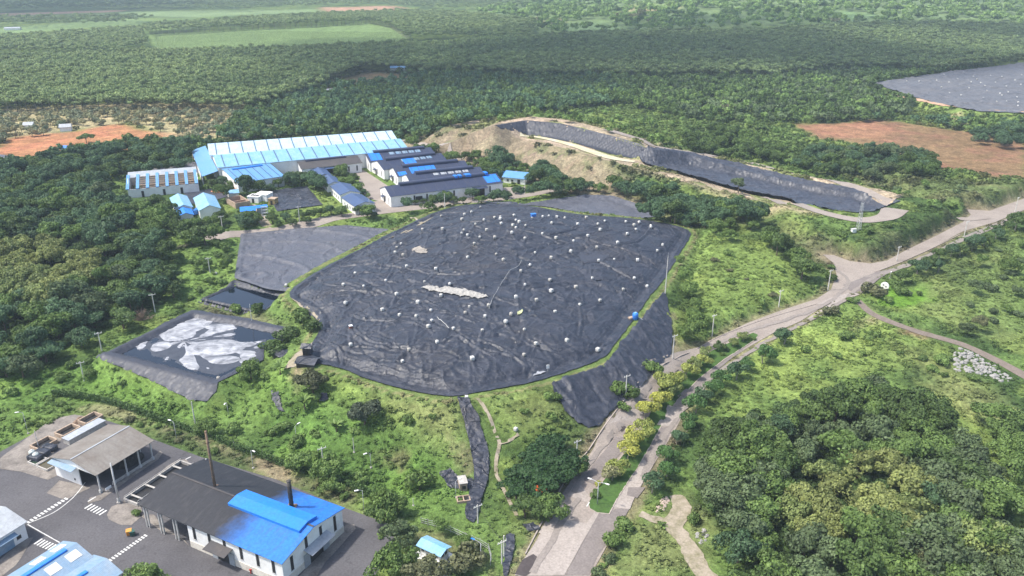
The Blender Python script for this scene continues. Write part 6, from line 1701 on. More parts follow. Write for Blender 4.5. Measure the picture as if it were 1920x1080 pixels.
DG = (.076, .122, .036); MG = (.112, .175, .048); GG = (.098, .138, .062); LG = (.145, .22, .062); YG = (.18, .225, .075); YE = (.195, .225, .075); OL = (.14, .15, .075); BG = (.072, .128, .06)
CWORD = {DG: 'dark green', MG: 'mid green', GG: 'grey green', LG: 'light green', YG: 'yellow green', YE: 'yellowish', OL: 'olive', BG: 'deep green'}
LANDM = [((300, 640), 'the pale pond'), ((440, 555), 'the dark pond'), ((600, 480), 'the dusty pond cover'), ((270, 345), 'the stripped shed'), ((370, 385), 'the sky blue workshops'), ((480, 385), 'the concrete works'), ((550, 370), 'the square pond cover'),
    ((650, 350), 'the blue office wings'), ((850, 330), 'the navy roofed halls'), ((560, 275), 'the light blue warehouse'), ((965, 335), 'the hipped roof house'), ((1100, 385), 'the back pond cover'), ((1000, 290), 'the brown soil bank'), ((1100, 255), 'the smooth lined pit'), ((1430, 340), 'the crumpled pit cover'),
    ((1600, 530), 'the road junction'), ((1450, 600), 'the road bend'), ((1280, 640), 'the slope liner'), ((1140, 780), 'the slope liner foot'), ((900, 860), 'the chute liner'), ((815, 1030), 'the gate hut'), ((190, 840), 'the grey roofed shed'), ((450, 950), 'the sooty blue hall'), ((170, 265), 'the red soil field'),
    ((1700, 270), 'the cleared brown field'), ((1840, 680), 'the white rubble'), ((1290, 980), 'the dirt track'), ((1200, 870), 'the road median'), ((1580, 730), 'the upper edge of the right wood'), ((1450, 900), 'the left edge of the right wood'), ((1620, 900), 'the heart of the right wood'), ((1600, 1050), 'the lower edge of the picture'), ((1850, 950), 'the right edge of the picture'), ((80, 480), 'the yellow patch of the left wood'), ((250, 500), 'the right edge of the left wood'), ((100, 640), 'the lower edge of the left wood'), ((80, 370), 'the top of the left wood'),
    ((1740, 550), 'the small lawn'), ((1720, 620), 'the brown track'), ((1700, 430), 'the reed bank'), ((680, 780), 'the front grass slope'), ((560, 670), 'the black shelters'), ((1000, 880), 'the footpath')]
def near(px, py):
    q = min(LANDM, key=lambda l: math.hypot(px - l[0][0], 1.5 * (py - l[0][1])))
    dx, dy = px - q[0][0], 1.5 * (py - q[0][1])
    if math.hypot(dx, dy) < 18: w = 'at'
    elif abs(dx) > abs(dy): w = 'right of' if dx > 0 else 'left of'
    else: w = 'below' if dy > 0 else 'behind'
    return w + ' ' + q[1]

CAND = []      # every broadleaf tree: x y z px py depth scale hscale kind colour word
def wood(poly, sp, kinds, pal, sr=(.8, 1.2), h=5, seed=0, sc=25, hsr=(.85, 1.15), thin=1.0, m_sheet=1.2, minus=()):
    rg = np.random.default_rng(seed); P = fill(poly, sp, h, seed)
    if not len(P): return
    P = P[free(P[:, 0], P[:, 1], m_sheet, 1.5)]
    for q in minus: P = P[~inpoly(q, P[:, 3], P[:, 4])]
    if thin < 1: P = P[rg.random(len(P)) < thin]
    c, i = pick(pal, len(P), rg, P[:, 0], P[:, 1], sc, seed)
    for k in range(len(P)):
        s = rg.uniform(*sr)
        CAND.append((*P[k], s, rg.uniform(*hsr), kinds[rg.integers(len(kinds))], tuple(c[k] * rg.uniform(.82, 1.2)), CWORD.get(pal[i[k]][0], 'green')))
# wood on the left
YL = [(-20,435),(60,445),(130,440),(190,465),(205,500),(150,530),(90,550),(20,540),(-20,530)]
WL = [(-30,345),(60,325),(130,345),(190,355),(225,372),(245,400),(290,425),(310,460),(325,500),(330,525),(310,555),(270,570),(230,590),(190,610),(120,640),(60,680),(0,695),(-40,700)]
wood(WL, 7.8, ['broad', 'broad', 'tall', 'spread'], [(DG, 4), (BG, 3), (MG, 3), (GG, 2)], (.8, 1.25), 6, 1, minus=[YL])
wood(YL, 7.5, ['broad'], [(YG, 2), (YE, 3)], (.8, 1.1), 8, 2)
# wood on the right
YR = [(1470,900),(1520,850),(1570,835),(1640,850),(1700,850),(1750,880),(1760,940),(1700,985),(1620,970),(1560,1000),(1500,970)]
WR = [(1325,822),(1365,790),(1420,775),(1490,745),(1540,725),(1600,715),(1670,715),(1720,735),(1770,765),(1805,805),(1850,860),(1880,900),(1895,940),(1925,1010),(1940,1110),(1440,1110),(1395,1050),(1365,1000),(1335,950),(1318,900),(1325,860)]
wood(WR, 6.6, ['broad', 'broad', 'tall'], [(DG, 4), (MG, 3), (GG, 3), (BG, 2)], (.75, 1.15), 6, 3, minus=[YR])
wood(YR if 1 else [(1470,900),(1520,850),(1570,835),(1640,850),(1700,850),(1750,880),(1760,940),(1700,975),(1620,960),(1560,990),(1500,960)], 7.5, ['broad'], [(YG, 2), (YE, 3), (OL, 1)], (.75, 1.05), 7.5, 4)
wood([(1740,1000),(1830,970),(1900,960),(1930,1010),(1880,1080),(1760,1090)], 8, ['broad'], [(YG, 2), (OL, 2), (MG, 2)], (.8, 1.0), 7, 5)
wood([(1840,770),(1930,750),(1940,880),(1900,870),(1860,820)], 7.5, ['broad'], [(MG, 3), (DG, 2)], (.7, 1.0), 5, 6)
# trees round the plant
wood([(-20,330),(100,290),(200,275),(330,262),(372,275),(365,300),(300,318),(200,325),(180,350),(100,345)], 9, ['broad', 'spread'], [(DG, 3), (BG, 3), (MG, 2)], (.8, 1.2), 5, 7)
wood([(365,345),(420,340),(440,350),(425,365),(380,358)], 8, ['broad'], [(DG, 3), (BG, 2)], (.8, 1.0), 5, 8)
wood([(430,362),(470,340),(520,345),(560,325),(600,335),(615,350),(600,360),(570,348),(500,355),(460,365)], 6.2, ['broad'], [(DG, 3), (BG, 3)], (.8, 1.1), 5, 9)
wood([(250,375),(330,375),(340,410),(400,425),(415,440),(370,440),(300,430),(260,400)], 7, ['spread', 'broad'], [(DG, 3), (MG, 3)], (.8, 1.1), 5, 10)
wood([(395,410),(440,400),(445,430),(400,432)], 6.5, ['spread'], [(DG, 3)], (.8, 1.0), 5, 11)
wood([(450,405),(520,405),(560,400),(610,385),(680,390),(720,392),(700,402),(620,408),(540,425),(470,425)], 6.5, ['spread', 'broad'], [(DG, 3), (BG, 2), (MG, 2)], (.65, .9), 4, 12)
wood([(640,320),(665,330),(690,365),(680,375),(655,350),(630,325)], 6.5, ['broad'], [(DG, 2), (MG, 1)], (.6, .8), 3, 13)
wood([(740,375),(770,370),(800,375),(850,372),(930,360),(985,350),(1000,362),(930,372),(850,380),(760,388)], 6.2, ['broad'], [(DG, 3), (BG, 2)], (.6, .95), 4, 14)
wood([(985,345),(1010,310),(1040,320),(1080,335),(1110,345),(1130,355),(1180,350),(1190,365),(1120,355),(1060,362),(1000,365)], 6.6, ['broad', 'tall'], [(DG, 3), (BG, 2), (GG, 1)], (.8, 1.15), 5, 15)
wood([(1110,348),(1200,336),(1260,350),(1330,372),(1420,394),(1440,400),(1400,410),(1340,420),(1300,420),(1250,405),(1180,380),(1100,365)], 6.6, ['broad', 'tall'], [(DG, 4), (BG, 3), (MG, 1), (GG, 1)], (.8, 1.15), 5, 16)
wood([(1270,420),(1340,415),(1400,410),(1460,440),(1520,475),(1540,510),(1510,520),(1470,480),(1400,440),(1300,440)], 8.5, ['broad', 'tall'], [(DG, 3), (MG, 2), (GG, 2)], (.6, .95), 3.5, 17, thin=.7)
wood([(1250,500),(1290,480),(1310,560),(1330,600),(1310,635),(1270,640),(1255,600),(1262,560)], 7, ['broad', 'spread'], [(MG, 3), (LG, 2)], (.5, .8), 3, 18)
wood([(760,262),(860,285),(960,305),(1020,325),(990,330),(930,325),(880,310),(800,285)], 7.5, ['broad'], [(DG, 2), (MG, 3), (BG, 2)], (.6, .9), 3.5, 19)
wood([(870,260),(890,250),(890,280),(875,280)], 6, ['tall'], [(BG, 1)], (.8, 1), 5, 20); wood([(925,280),(945,275),(950,300),(930,305)], 6, ['tall'], [(BG, 1)], (1, 1.1), 5, 21)
wood([(1480,300),(1540,270),(1600,275),(1680,275),(1750,285),(1765,310),(1700,330),(1650,325),(1560,320)], 8, ['broad', 'spread'], [(DG, 3), (BG, 2), (GG, 2)], (.7, 1.1), 5, 22)
wood([(1280,250),(1360,240),(1430,260),(1480,280),(1440,300),(1360,290),(1290,275)], 8, ['broad'], [(DG, 3), (MG, 2)], (.7, 1.05), 4.5, 23)
wood([(1815,250),(1920,225),(1940,270),(1880,270),(1830,255)], 9, ['broad'], [(BG, 3), (DG, 2)], (.8, 1.1), 5, 24)
wood([(1780,600),(1840,590),(1870,640),(1820,655)], 7.5, ['broad'], [(OL, 1), (GG, 2), (DG, 2)], (.5, .75), 2.5, 25)
wood([(1790,455),(1920,470),(1930,600),(1850,580),(1760,560)], 15, ['broad'], [(GG, 2), (MG, 2)], (.35, .7), 2, 26, thin=.7)
wood([(430,430),(452,460),(440,520),(400,540),(380,500),(400,450)], 9, ['broad'], [(MG, 3), (DG, 1)], (.35, .6), 2, 27)
wood([(560,855),(640,885),(620,905),(540,870)], 6, ['broad'], [(MG, 2), (LG, 2)], (.55, .75), 3, 28)
wood([(690,930),(860,985),(900,1010),(930,1030),(920,1050),(860,1000),(780,975),(690,960)], 5.5, ['broad', 'spread'], [(MG, 3), (DG, 2)], (.4, .6), 2.5, 29, minus=[[(770,990),(850,990),(870,1060),(780,1060)]])
nearest = sorted(CAND, key=lambda c: -c[6] / c[5])
IND, REST = nearest[:235], nearest[235:]
SIZ = lambda s: 'tall' if s > 1.05 else ('small' if s < .72 else 'medium sized')
for k, c in enumerate(IND):
    lab = f'{SIZ(c[6])} {c[10]} tree {near(c[3], c[4])}'
    plant(c[8], k, c[0], c[1], c[2], c[6], c[7], k * 2.4, c[9], lab, 'broadleaf trees')
def rest_scatter(name, label, lst, pool):
    src = [o for o in pool]
    rg = np.random.default_rng(4)
    scatter(name, label, 'trees', [(c[0], c[1], c[2] - .1) for c in lst], [(c[6], c[6], c[6] * c[7]) for c in lst], rg.uniform(0, 6.28, len(lst)), rg.integers(0, len(src), len(lst)), np.array([c[9] for c in lst]), src)
SRC = [PROTO[k].children[0] for k in PROTO if k[0] in ('broad', 'tall')]
if REST: rest_scatter('wood', 'remaining trees of the woods around the plant and the pits', REST, SRC)

# creeper covered fence: one long hedge
HP = smooth_poly(GP([(100,742),(170,750),(233,766),(300,790),(380,818),(470,851),(560,883),(640,910),(705,935),(748,962)]), 12, False)
rg = np.random.default_rng(12); hn = 14000; iu = rg.integers(0, len(HP) - 1, hn); fu = rg.random(hn)[:, None]
hp = HP[iu] * (1 - fu) + HP[iu + 1] * fu; hh = rg.random(hn) ** .7 * (1.7 + .5 * vnoise(hp[:, 0] / 3, hp[:, 1] / 3, 3)); hp = hp + rg.normal(0, .42, (hn, 2))
h0 = np.array([HP[0][0], HP[0][1], zat(*HP[0])]); c3 = np.column_stack([hp, hf(hp[:, 0], hp[:, 1]) + hh]) - h0
n3 = nrm(rg.normal(size=(hn, 3)) + [0, -.3, .7]); t3 = nrm(np.cross(n3, rg.normal(size=(hn, 3)))); b3 = np.cross(n3, t3); s3 = .24 * rg.uniform(.6, 1.3, (hn, 1))
q3 = np.stack([c3 - t3 * s3, c3 + b3 * s3 * .7, c3 + t3 * s3, c3 - b3 * s3 * .7], 1).reshape(-1, 3)
he = empty('hedge', tuple(h0), 0, 'long creeper grown hedge fence running behind the yard buildings', 'hedge')
ho_ = mesh_np('foliage', q3, np.arange(4 * hn).reshape(hn, 4), M_LEAF, he, False, {'v': ('FACE', np.clip(rg.normal(.5, .22, hn), 0, 1))}); ho_.color = (.075, .13, .04, 1)
for p in HP[::14]: MB().box((p[0] - h0[0], p[1] - h0[1], zat(*p) - h0[2] + .9), (.14, .14, 1.9)).build('post', M_CONC, he)

# hand placed trees
YM = (.36, .375, .085); YM2 = (.28, .32, .085); PM = (.26, .26, .13); RG = (.075, .15, .045)
def at(px, py, h=0): return G(px, py, h)
def hand(kind, px, py, s, col, label, group=None, hs=1.0, h=None):
    hh = {'road': 2.6, 'broad': 5, 'shrub': .9, 'spread': 4, 'bare': 2, 'banana': 1.6, 'tall': 6}[kind] * s * hs
    x, y, z = G(px, py, hh); return plant(kind, px + py, x, y, zat(x, y), s, hs, px * .7 + py, col, label, group)
med_trees = [(1148,887,.9,PM),(1158,874,1.0,YM2),(1178,843,1.15,YM),(1190,819,1.2,YM),(1209,803,1.15,YM2),(1210,768,1.25,YM),(1236,750,1.25,YM),(1246,714,1.25,YM2),(1261,731,1.1,YG),(1272,711,1.0,YM2),(1288,694,1.1,YM2),(1298,680,1.0,YG),(1315,675,.95,YM2),(1324,661,.9,YG),(1348,648,.75,DG),(1375,642,.7,YG),(1394,631,.75,YG)]
for k, (px, py, s, c) in enumerate(med_trees):
    o = hand('road', px, py, s * 1.04, c, f'yellowing young tree on the road median, {["nearest", "second", "third", "fourth", "fifth", "sixth", "seventh", "eighth", "ninth", "tenth", "eleventh", "twelfth", "thirteenth", "fourteenth", "fifteenth", "sixteenth", "farthest"][k]}{"" if k in (0, 16) else " nearest"} of its row', 'median trees')
for k, (px, py, s, c, lab) in enumerate([(1117,927,.9,MG,'round green bush at the nose of the road median'),(1122,908,.6,YM,'small yellow sapling behind the double lamp'),(1356,664,.6,MG,'low green shrub on the far half of the median'),(1362,655,.6,DG,'dark low shrub on the far half of the median'),(1405,633,.7,LG,'pale shrub at the far tip of the median'),(1415,636,.5,MG,'tiny shrub at the very tip of the median')]):
    hand('shrub', px, py, s, c, lab, 'median shrubs')
right_row = [(1224,905,1.35),(1252,879,1.2),(1250,849,1.25),(1270,820,1.1),(1290,790,1.3),(1306,757,1.4),(1321,740,1.2),(1337,724,1.3),(1352,709,1.3),(1382,695,1.4),(1403,682,1.1),(1432,662,1.6),(1472,630,1.5)]
for k, (px, py, s) in enumerate(right_row):
    hand('road', px, py, s * .88, RG if k % 3 else BG, f'green tree along the right kerb, {["nearest", "second", "third", "fourth", "fifth", "sixth", "seventh", "eighth", "ninth", "tenth", "eleventh", "twelfth", "farthest"][k]}{"" if k in (0, 12) else " nearest"} of the row', 'right kerb trees')
far_row = [(1691,516,1.3),(1723,497,1.4),(1740,493,1.3),(1761,497,1.2),(1762,476,1.3),(1785,468,1.2),(1803,465,1.2),(1826,453,1.6),(1847,449,1.2),(1870,436,1.2),(1907,414,1.9)]
for k, (px, py, s) in enumerate(far_row):
    hand('road', px, py, s, BG if k % 2 else DG, f'dark tree by the far road beyond the junction, {["first", "second", "third", "fourth", "fifth", "sixth", "seventh", "eighth", "ninth", "tenth", "last"][k]} from the junction', 'far road trees')
for px, py, s, c, lab in [(1637,545,2.3,OL,'large rounded flowering bush beside the white oval sign'),(1677,531,1.7,MG,'dark green bush right of the oval sign'),(1691,546,1.5,MG,'round bush on the small bright lawn'),(1667,562,1.2,LG,'low bush at the near rim of the bright lawn'),(1600,562,1.1,LG,'small bright bush at the head of the brown track'),(1556,581,1.6,OL,'brownish bush on the right verge below the junction'),
        (1558,520,1.3,DG,'dark bush around the junction pole'),(1559,500,1.0,MG,'slim shrub above the junction pole'),(1175,985,1.4,LG,'round green bush on the right kerb near the bottom'),(1152,1012,1.5,MG,'larger green bush on the right kerb near the bottom'),(1142,1047,.9,GG,'small grey green bush on the right kerb'),(1122,1072,1.0,GG,'pale flowering shrub at the bottom right kerb'),
        (1165,728,1.6,MG,'green bush beside the pole before the slope liner'),(1186,738,1.4,DG,'dark bush on the verge right of the slope liner pole'),(1168,763,1.2,MG,'small green bush at the slope liner foot'),(1225,688,1.7,MG,'large green bush on the verge above the slope liner foot'),(1640,720,2.0,GG,'grey bush at the top of the right wood'),
        (545,627,2.2,DG,'dark bush at the right tip of the pale pond'),(520,652,2.0,DG,'dark bush right of the pale pond corner'),(508,645,1.5,MG,'smaller bush next to the pale pond corner'),(440,580,1.5,LG,'light green bush below the dark pond'),(480,578,1.5,DG,'dark bush at the right corner of the dark pond'),(560,590,1.8,MG,'green bush on the bank right of the dark pond'),
        (590,610,1.8,DG,'dark bush inside the bend of the rim path'),(570,600,1.6,DG,'second dark bush inside the rim path bend'),(866,1046,2.4,OL,'olive round bush in the gate hut yard'),(785,905,2.0,MG,'bush on the green slope above the gate hut'),(1040,745,1.0,MG,'green bush on the grass wedge beside the slope liner'),(1005,840,1.6,MG,'bush beside the footpath fork'),
        (250,998,.5,LG,'tuft of weeds at the yard island') if 0 else (253,962,.7,LG,'leafy tuft growing on the concrete yard island'),(1160,1000,.8,LG,'little shrub beside the lower kerb')]:
    hand('shrub', px, py, s, c, lab)
VD = (.038, .082, .028)
for k, (px, py, s) in enumerate([(1040,838,1.0),(1066,862,.9),(1018,858,1.05),(985,893,1.05),(1012,905,1.0),(1050,893,.85),(968,915,.8),(1035,870,.95),(1000,875,.95)]):
    hand('spread', px, py, s, VD, f'very dark umbrella tree in the clump below the slope liner, {["topmost", "right", "upper left", "leftmost", "lower middle", "lower right", "lowest left", "inner right", "inner left"][k]}', 'dark umbrella tree clump')
for px, py, s, c, kind, lab in [(985,950,.75,DG,'spread','small dark tree at the bottom of the umbrella clump'),(1012,945,.75,DG,'spread','dark flame tree with orange blossom near the road'),(1035,950,.7,MG,'broad','rounded green tree by the kerb right of the flame tree'),(1088,878,.5,MG,'broad','low green tree at the foot of the roadside pole'),
        (748,1000,.75,GG,'broad','pale grey green tree left behind the gate hut'),(738,1052,.85,MG,'broad','dark green tree between asphalt yard and gate hut'),(800,1072,.9,OL,'broad','pale tree covering the lower gate hut roof'),(278,1085,.8,LG,'broad','bright round tree top at the bottom edge of the yard'),
        (682,772,.8,(.075,.095,.06),'broad','grey dark tree alone on the front slope'),(585,712,.85,(.085,.095,.05),'broad','olive grey tree at the left front corner of the landfill'),(385,800,.55,MG,'broad','green tree right behind the top of the tall chimney'),(468,690,.75,MG,'broad','tree at the bottom right of the pale pond'),(720,950,.8,MG,'broad','broad green tree at the fence corner'),
        (160,257,1.0,MG,'spread','lone flat topped tree standing in the red soil field'),(1386,345,.8,GG,'tall','slim grey tree in front of the crumpled pit cover'),(1640,615,.1,DG,'broad',None)]:
    if lab: hand(kind, px, py, s, c, lab)
hand('bare', 264, 588, 1.3, (1, 1, 1), 'large bare brown bush beside the concrete pole'); hand('bare', 1385, 905, .9, (1, 1, 1), 'dead reddish brush at the edge of the right wood')
fl = hand('shrub', 1013, 941, 1.0, (.55, .11, .03), 'orange blossom spray on top of the flame tree'); fl.location.z += 3.6
for k, (px, py, s, lab) in enumerate([(570,755,1.3,'banana plant on the front slope below the olive tree'),(525,690,1.3,'banana clump left of the dirt patch'),(1448,460,1.2,'banana plant in the valley left of the junction'),(1408,425,1.1,'banana plant at the edge of the dark trees'),(1395,405,1.1,'banana plant among the dark trees'),(1370,425,1.0,'small banana plant left in the dark trees'),(630,800,1.1,'banana plant low on the green slope')]):
    hand('banana', px, py, s, LG, lab)
# trees standing among the plant buildings
PT_ = [(398,342,.8),(416,337,.9),(440,344,.8),(452,336,.7),(484,346,.85),(500,337,.9),(521,341,.8),(541,331,.95),(560,329,1.0),(580,333,1.0),(600,337,1.0),(590,346,.8),(430,352,.7),(505,350,.7),
 (395,414,1.0),(412,406,1.0),(382,420,.9),(455,407,.9),(470,404,.9),(482,410,.8),(510,407,.8),(535,406,.75),(560,401,.8),(580,401,.85),(600,396,.8),(620,393,.8),(640,394,.8),(674,392,.75),(690,400,.6),(702,401,.45),(520,418,.6),(548,415,.6),(575,412,.6),
 (748,371,.85),(762,377,.5),(778,378,.5),(795,376,.5),(812,374,.5),(834,366,.9),(850,373,.7),(868,374,.6),(886,361,1.0),(903,372,.7),(925,369,.7),(948,363,.7),(968,356,.6),(650,326,.6),(664,335,.6),(671,350,.65),(681,359,.6),(690,366,.5),(640,322,.5),
 (1004,326,1.15),(1022,332,.9),(1040,341,.9),(1062,336,.8),(1085,342,.9),(1105,347,.9),(1125,350,.9),(290,370,.7),(258,352,.6),(372,345,.7),(330,372,.7)]
for k, (px, py, s) in enumerate(PT_):
    hand('broad', px, py, s * .74, (DG, BG, MG, DG)[k % 4], f'{SIZ(s)} {(CWORD[DG], CWORD[BG], CWORD[MG], CWORD[DG])[k % 4]} tree by the plant buildings, {near(px, py)}', 'trees among the plant buildings')
# shrubs over the slopes
SHR = []
def shrubs(poly, sp, pal, sr, seed, thin=1.0):
    rg = np.random.default_rng(seed); P = fill(poly, sp, .9, seed, .48)
    if not len(P): return
    P = P[free(P[:, 0], P[:, 1], 1.0, 1.0)]; P = P[rg.random(len(P)) < thin]
    c, i = pick(pal, len(P), rg, P[:, 0], P[:, 1], 12, seed)
    for k in range(len(P)): SHR.append((*P[k], rg.uniform(*sr), rg.uniform(.7, 1.2), tuple(c[k] * rg.uniform(.85, 1.2)), CWORD.get(pal[i[k]][0], 'green')))
shrubs([(100,750),(240,775),(330,810),(450,860),(560,905),(660,930),(760,970),(750,990),(620,935),(520,900),(400,865),(300,830),(200,795),(110,775)], 3.4, [(MG, 3), (LG, 2), (OL, 2), (DG, 2)], (.6, 1.2), 40, .8)
shrubs([(380,760),(560,780),(640,850),(780,930),(700,930),(560,860),(420,800)], 6, [(MG, 3), (LG, 3)], (.7, 1.5), 41, .8)
shrubs([(0,700),(150,660),(260,690),(330,760),(150,740),(0,800)], 7, [(MG, 3), (LG, 3), (DG, 1)], (.7, 1.4), 42, .7)
shrubs([(330,455),(440,450),(440,520),(370,560),(330,575)], 6.5, [(MG, 3), (OL, 1), (LG, 2)], (.7, 1.4), 43, .7)
shrubs([(420,690),(540,690),(700,760),(860,760),(860,850),(640,800),(450,740)], 9, [(MG, 3), (LG, 3), (OL, 1)], (.5, 1.1), 44, .7)
shrubs([(890,760),(1030,730),(1070,790),(1000,830),(930,840)], 7, [(MG, 3), (LG, 2), (OL, 1)], (.5, 1.0), 45, .7)
shrubs([(1290,640),(1380,600),(1470,575),(1540,560),(1540,568),(1450,592),(1330,635),(1275,668)], 4, [(DG, 2), (MG, 2), (OL, 1)], (.7, 1.2), 46, .9)
shrubs([(1300,470),(1500,480),(1520,540),(1400,590),(1300,570)], 9, [(LG, 3), (OL, 1), (MG, 1)], (.5, 1.1), 47, .7)
shrubs([(1430,650),(1560,600),(1800,660),(1850,730),(1700,680),(1500,690),(1400,730)], 8, [(LG, 3), (MG, 2), (GG, 1)], (.6, 1.5), 48, .6)
shrubs([(1650,560),(1780,590),(1920,620),(1920,450),(1820,470),(1760,520)], 10, [(MG, 3), (GG, 2), (OL, 2)], (.6, 1.6), 49, .6)
shrubs([(1270,930),(1310,900),(1340,1000),(1380,1060),(1330,1060),(1300,1000)], 5, [(LG, 2), (MG, 3)], (.7, 1.3), 50, .8)
shrubs([(1500,430),(1700,400),(1790,420),(1690,470),(1560,490)], 9, [(OL, 2), (GG, 1), (MG, 2)], (.6, 1.5), 51, .6)
SHR.sort(key=lambda c: -c[6] / c[5])
for k, c in enumerate(SHR[:260]):
    sz = 'large' if c[6] > 1.1 else ('small' if c[6] < .75 else 'middling')
    plant('shrub', k, c[0], c[1], c[2], c[6], c[7], k * 1.9, c[8], f'{sz} {c[9]} shrub {near(c[3], c[4])}', 'wild shrubs on the slopes')
SRCS = [PROTO[k].children[0] for k in PROTO if k[0] == 'shrub']
# ground cover
rg = np.random.default_rng(77)
wp = [plant('weed', k, *W(px, py, 0), .05, 1.4, 1, k, LG, lab, None) for k, (px, py, lab) in enumerate([(1128,1062,'low weed clump at the bottom of the right kerb'),(1020,975,'low weed clump on the left kerb opposite the median nose'),(712,1008,'low weed clump at the edge of the asphalt yard'),(1240,985,'low weed clump beside the dirt track')])]
SRCW = [o.children[0] for o in wp]
X, Y = np.meshgrid(np.arange(-165, 240, 1.5), np.arange(100, 420, 1.5)); X = X.ravel() + rg.uniform(-.8, .8, X.size); Y = Y.ravel() + rg.uniform(-.8, .8, Y.size)
zz = hf(X, Y); a, b, d = project(X, Y, zz)
k = (a > -200) & (a < 2200) & (b < 1180) & free(X, Y, .5, .6)
for P in (MEDIAN, YARD): k &= sdist(P, X, Y, 5) < 0
lawn = GP([(1655,532),(1745,535),(1752,553),(1720,572),(1668,570)]); k &= sdist(lawn, X, Y, 5) < 0
hutyard = GP([(785,1000),(850,1010),(905,1050),(915,1090),(780,1090)]); k &= (sdist(hutyard, X, Y, 5) < 0)
k &= sdist(LF, X, Y, 8) < -1.6
X, Y, zz = X[k], Y[k], zz[k]
dens = .62 + .5 * fbm(X, Y, 11, 91, 3)
k = rg.random(len(X)) < dens; X, Y, zz = X[k], Y[k], zz[k]
g_ = ground_colour(X, Y); n_ = fbm(X, Y, 8, 95, 3); br_ = (.85 + .5 * rg.random(len(X)))[:, None]
bare = np.clip((g_[:, 0] - g_[:, 1]) / .06, 0, 1)
k = rg.random(len(X)) > bare * .8; X, Y, zz, g_, n_, br_ = X[k], Y[k], zz[k], g_[k], n_[k], br_[k]
sc_ = .5 + .7 * rg.random(len(X)) ** 2 + .9 * np.clip(n_, 0, 1); hz_ = .35 + .45 * rg.random(len(X)) + .5 * np.clip(n_, 0, 1)
scatter('ground_cover', 'rank weeds and grass covering the slopes and verges', 'ground cover', np.column_stack([X, Y, zz]), np.column_stack([sc_, sc_, sc_ * hz_]), rg.uniform(0, 6.28, len(X)), rg.integers(0, 4, len(X)), np.clip(g_ * br_, .012, .5), SRCW)

# ------------------------------------------------------------------ middle and far distance
EX = [GP(p) for p in ([(0,285),(20,262),(130,250),(200,237),(230,235),(290,249),(330,252),(322,261),(240,275),(130,286),(0,292)],
      [(290,68),(690,46),(735,56),(765,76),(600,83),(290,92)], [(1490,236),(1655,228),(1800,247),(1920,270),(1920,330),(1800,320),(1700,290),(1560,260)],
      [(604,15),(735,12),(700,22),(614,24)], [(0,27),(225,20),(225,22),(0,29)], [(612,162),(690,137),(795,146),(755,155),(620,168)], [(1050,46),(1130,41),(1165,54),(1060,57)], [(1572,22),(1638,29),(1600,41),(1572,39)])]
def far_fill(poly, sp, h, pal, seed, sr=(.85, 1.15), hsr=(.85, 1.15), excl=True, grow=0.0, thin=1.0, bright=1.0):
    rg = np.random.default_rng(seed); P = GP(poly); lo = P.min(0) - 10; hi = P.max(0) + 10
    X, Y = [], []
    y = lo[1]
    while y < hi[1]:
        s = sp * (1 + grow * max(0, y - 900) / 1000); xs = np.arange(lo[0] + rg.uniform(0, s), hi[0], s)
        X.append(xs + rg.uniform(-.35, .35, xs.shape) * s); Y.append(y + rg.uniform(-.35, .35, xs.shape) * s); y += s
    X = np.concatenate(X); Y = np.concatenate(Y); z = hf(X, Y); a, b, d = project(X, Y, z + h)
    k = inpoly(poly, a, b) & (a > -60) & (a < 1980) & (b > -40)
    X, Y, z, d = X[k], Y[k], z[k], d[k]
    k = free(X, Y, 1.0, 2.0)
    if excl:
        for q in EX: k &= sdist(q, X, Y, 30) < -1
    if thin < 1: k &= rg.random(len(X)) < thin + .5 * fbm(X, Y, 60, seed, 3)
    X, Y, z = X[k], Y[k], z[k]; n = len(X)
    c, i = pick(pal, n, rg, X, Y, 60, seed); c = c * rg.uniform(.82, 1.2, (n, 1))
    c = c * bright; s = rg.uniform(*sr, n) * (1 + grow * np.maximum(0, Y - 900) / 1000)
    return np.column_stack([X, Y, z]), np.column_stack([s, s, rg.uniform(*hsr, n) * rg.uniform(*sr, n)]), rg.uniform(0, 6.28, n), c
# individual plantation edge trees with visible trunks
edge = []
def edge_row(pts, step, col, where, n0=0):
    P = np.array([G(a, b)[:2] for a, b in pts]); out = []
    for a, b in zip(P[:-1], P[1:]):
        L = np.linalg.norm(b - a)
        for q in np.arange(0, L, step): out.append(a + (b - a) * q / L)
    for j, p in enumerate(out):
        f = 'left' if j < len(out) / 3 else ('middle' if j < len(out) * 2 / 3 else 'right')
        plant('rubber', j, p[0], p[1], zat(*p), .95 + .1 * math.sin(j * 3.1), 1 + .08 * math.cos(j * 5), j, col, f'bare trunked plantation tree, {f} of the row {where}', 'plantation edge trees')
RB = (.20, .27, .105); RB2 = (.24, .31, .12); RBD = (.165, .225, .095)
edge_row([(270,64),(400,58),(560,52),(690,43)], 9.5, RB, 'behind the pale crop field'); edge_row([(690,43),(735,54),(770,77)], 10, RB, 'right of the pale crop field')
edge_row([(-20,212),(80,205),(170,205),(235,200)], 6.5, RBD, 'above the orchard')
SRCR = [PROTO[k].children[0] for k in PROTO if k[0] == 'rubber']
def plantation(name, label, poly, sp, pal, seed, **kw):
    p, s, r, c = far_fill(poly, sp, 11, pal, seed, **kw)
    if len(p): scatter(name, label, 'plantation', p, s, r, np.random.default_rng(seed).integers(0, len(SRCR), len(p)), c, SRCR)
plantation('plantation', 'broad light green rubber plantation across the left background', [(-60,106),(280,94),(560,88),(770,78),(830,84),(800,110),(640,140),(560,165),(470,190),(380,198),(250,190),(100,200),(-60,210)], 4.7, [(RB, 3), (RB2, 4), ((.19, .245, .085), 2)], 201)
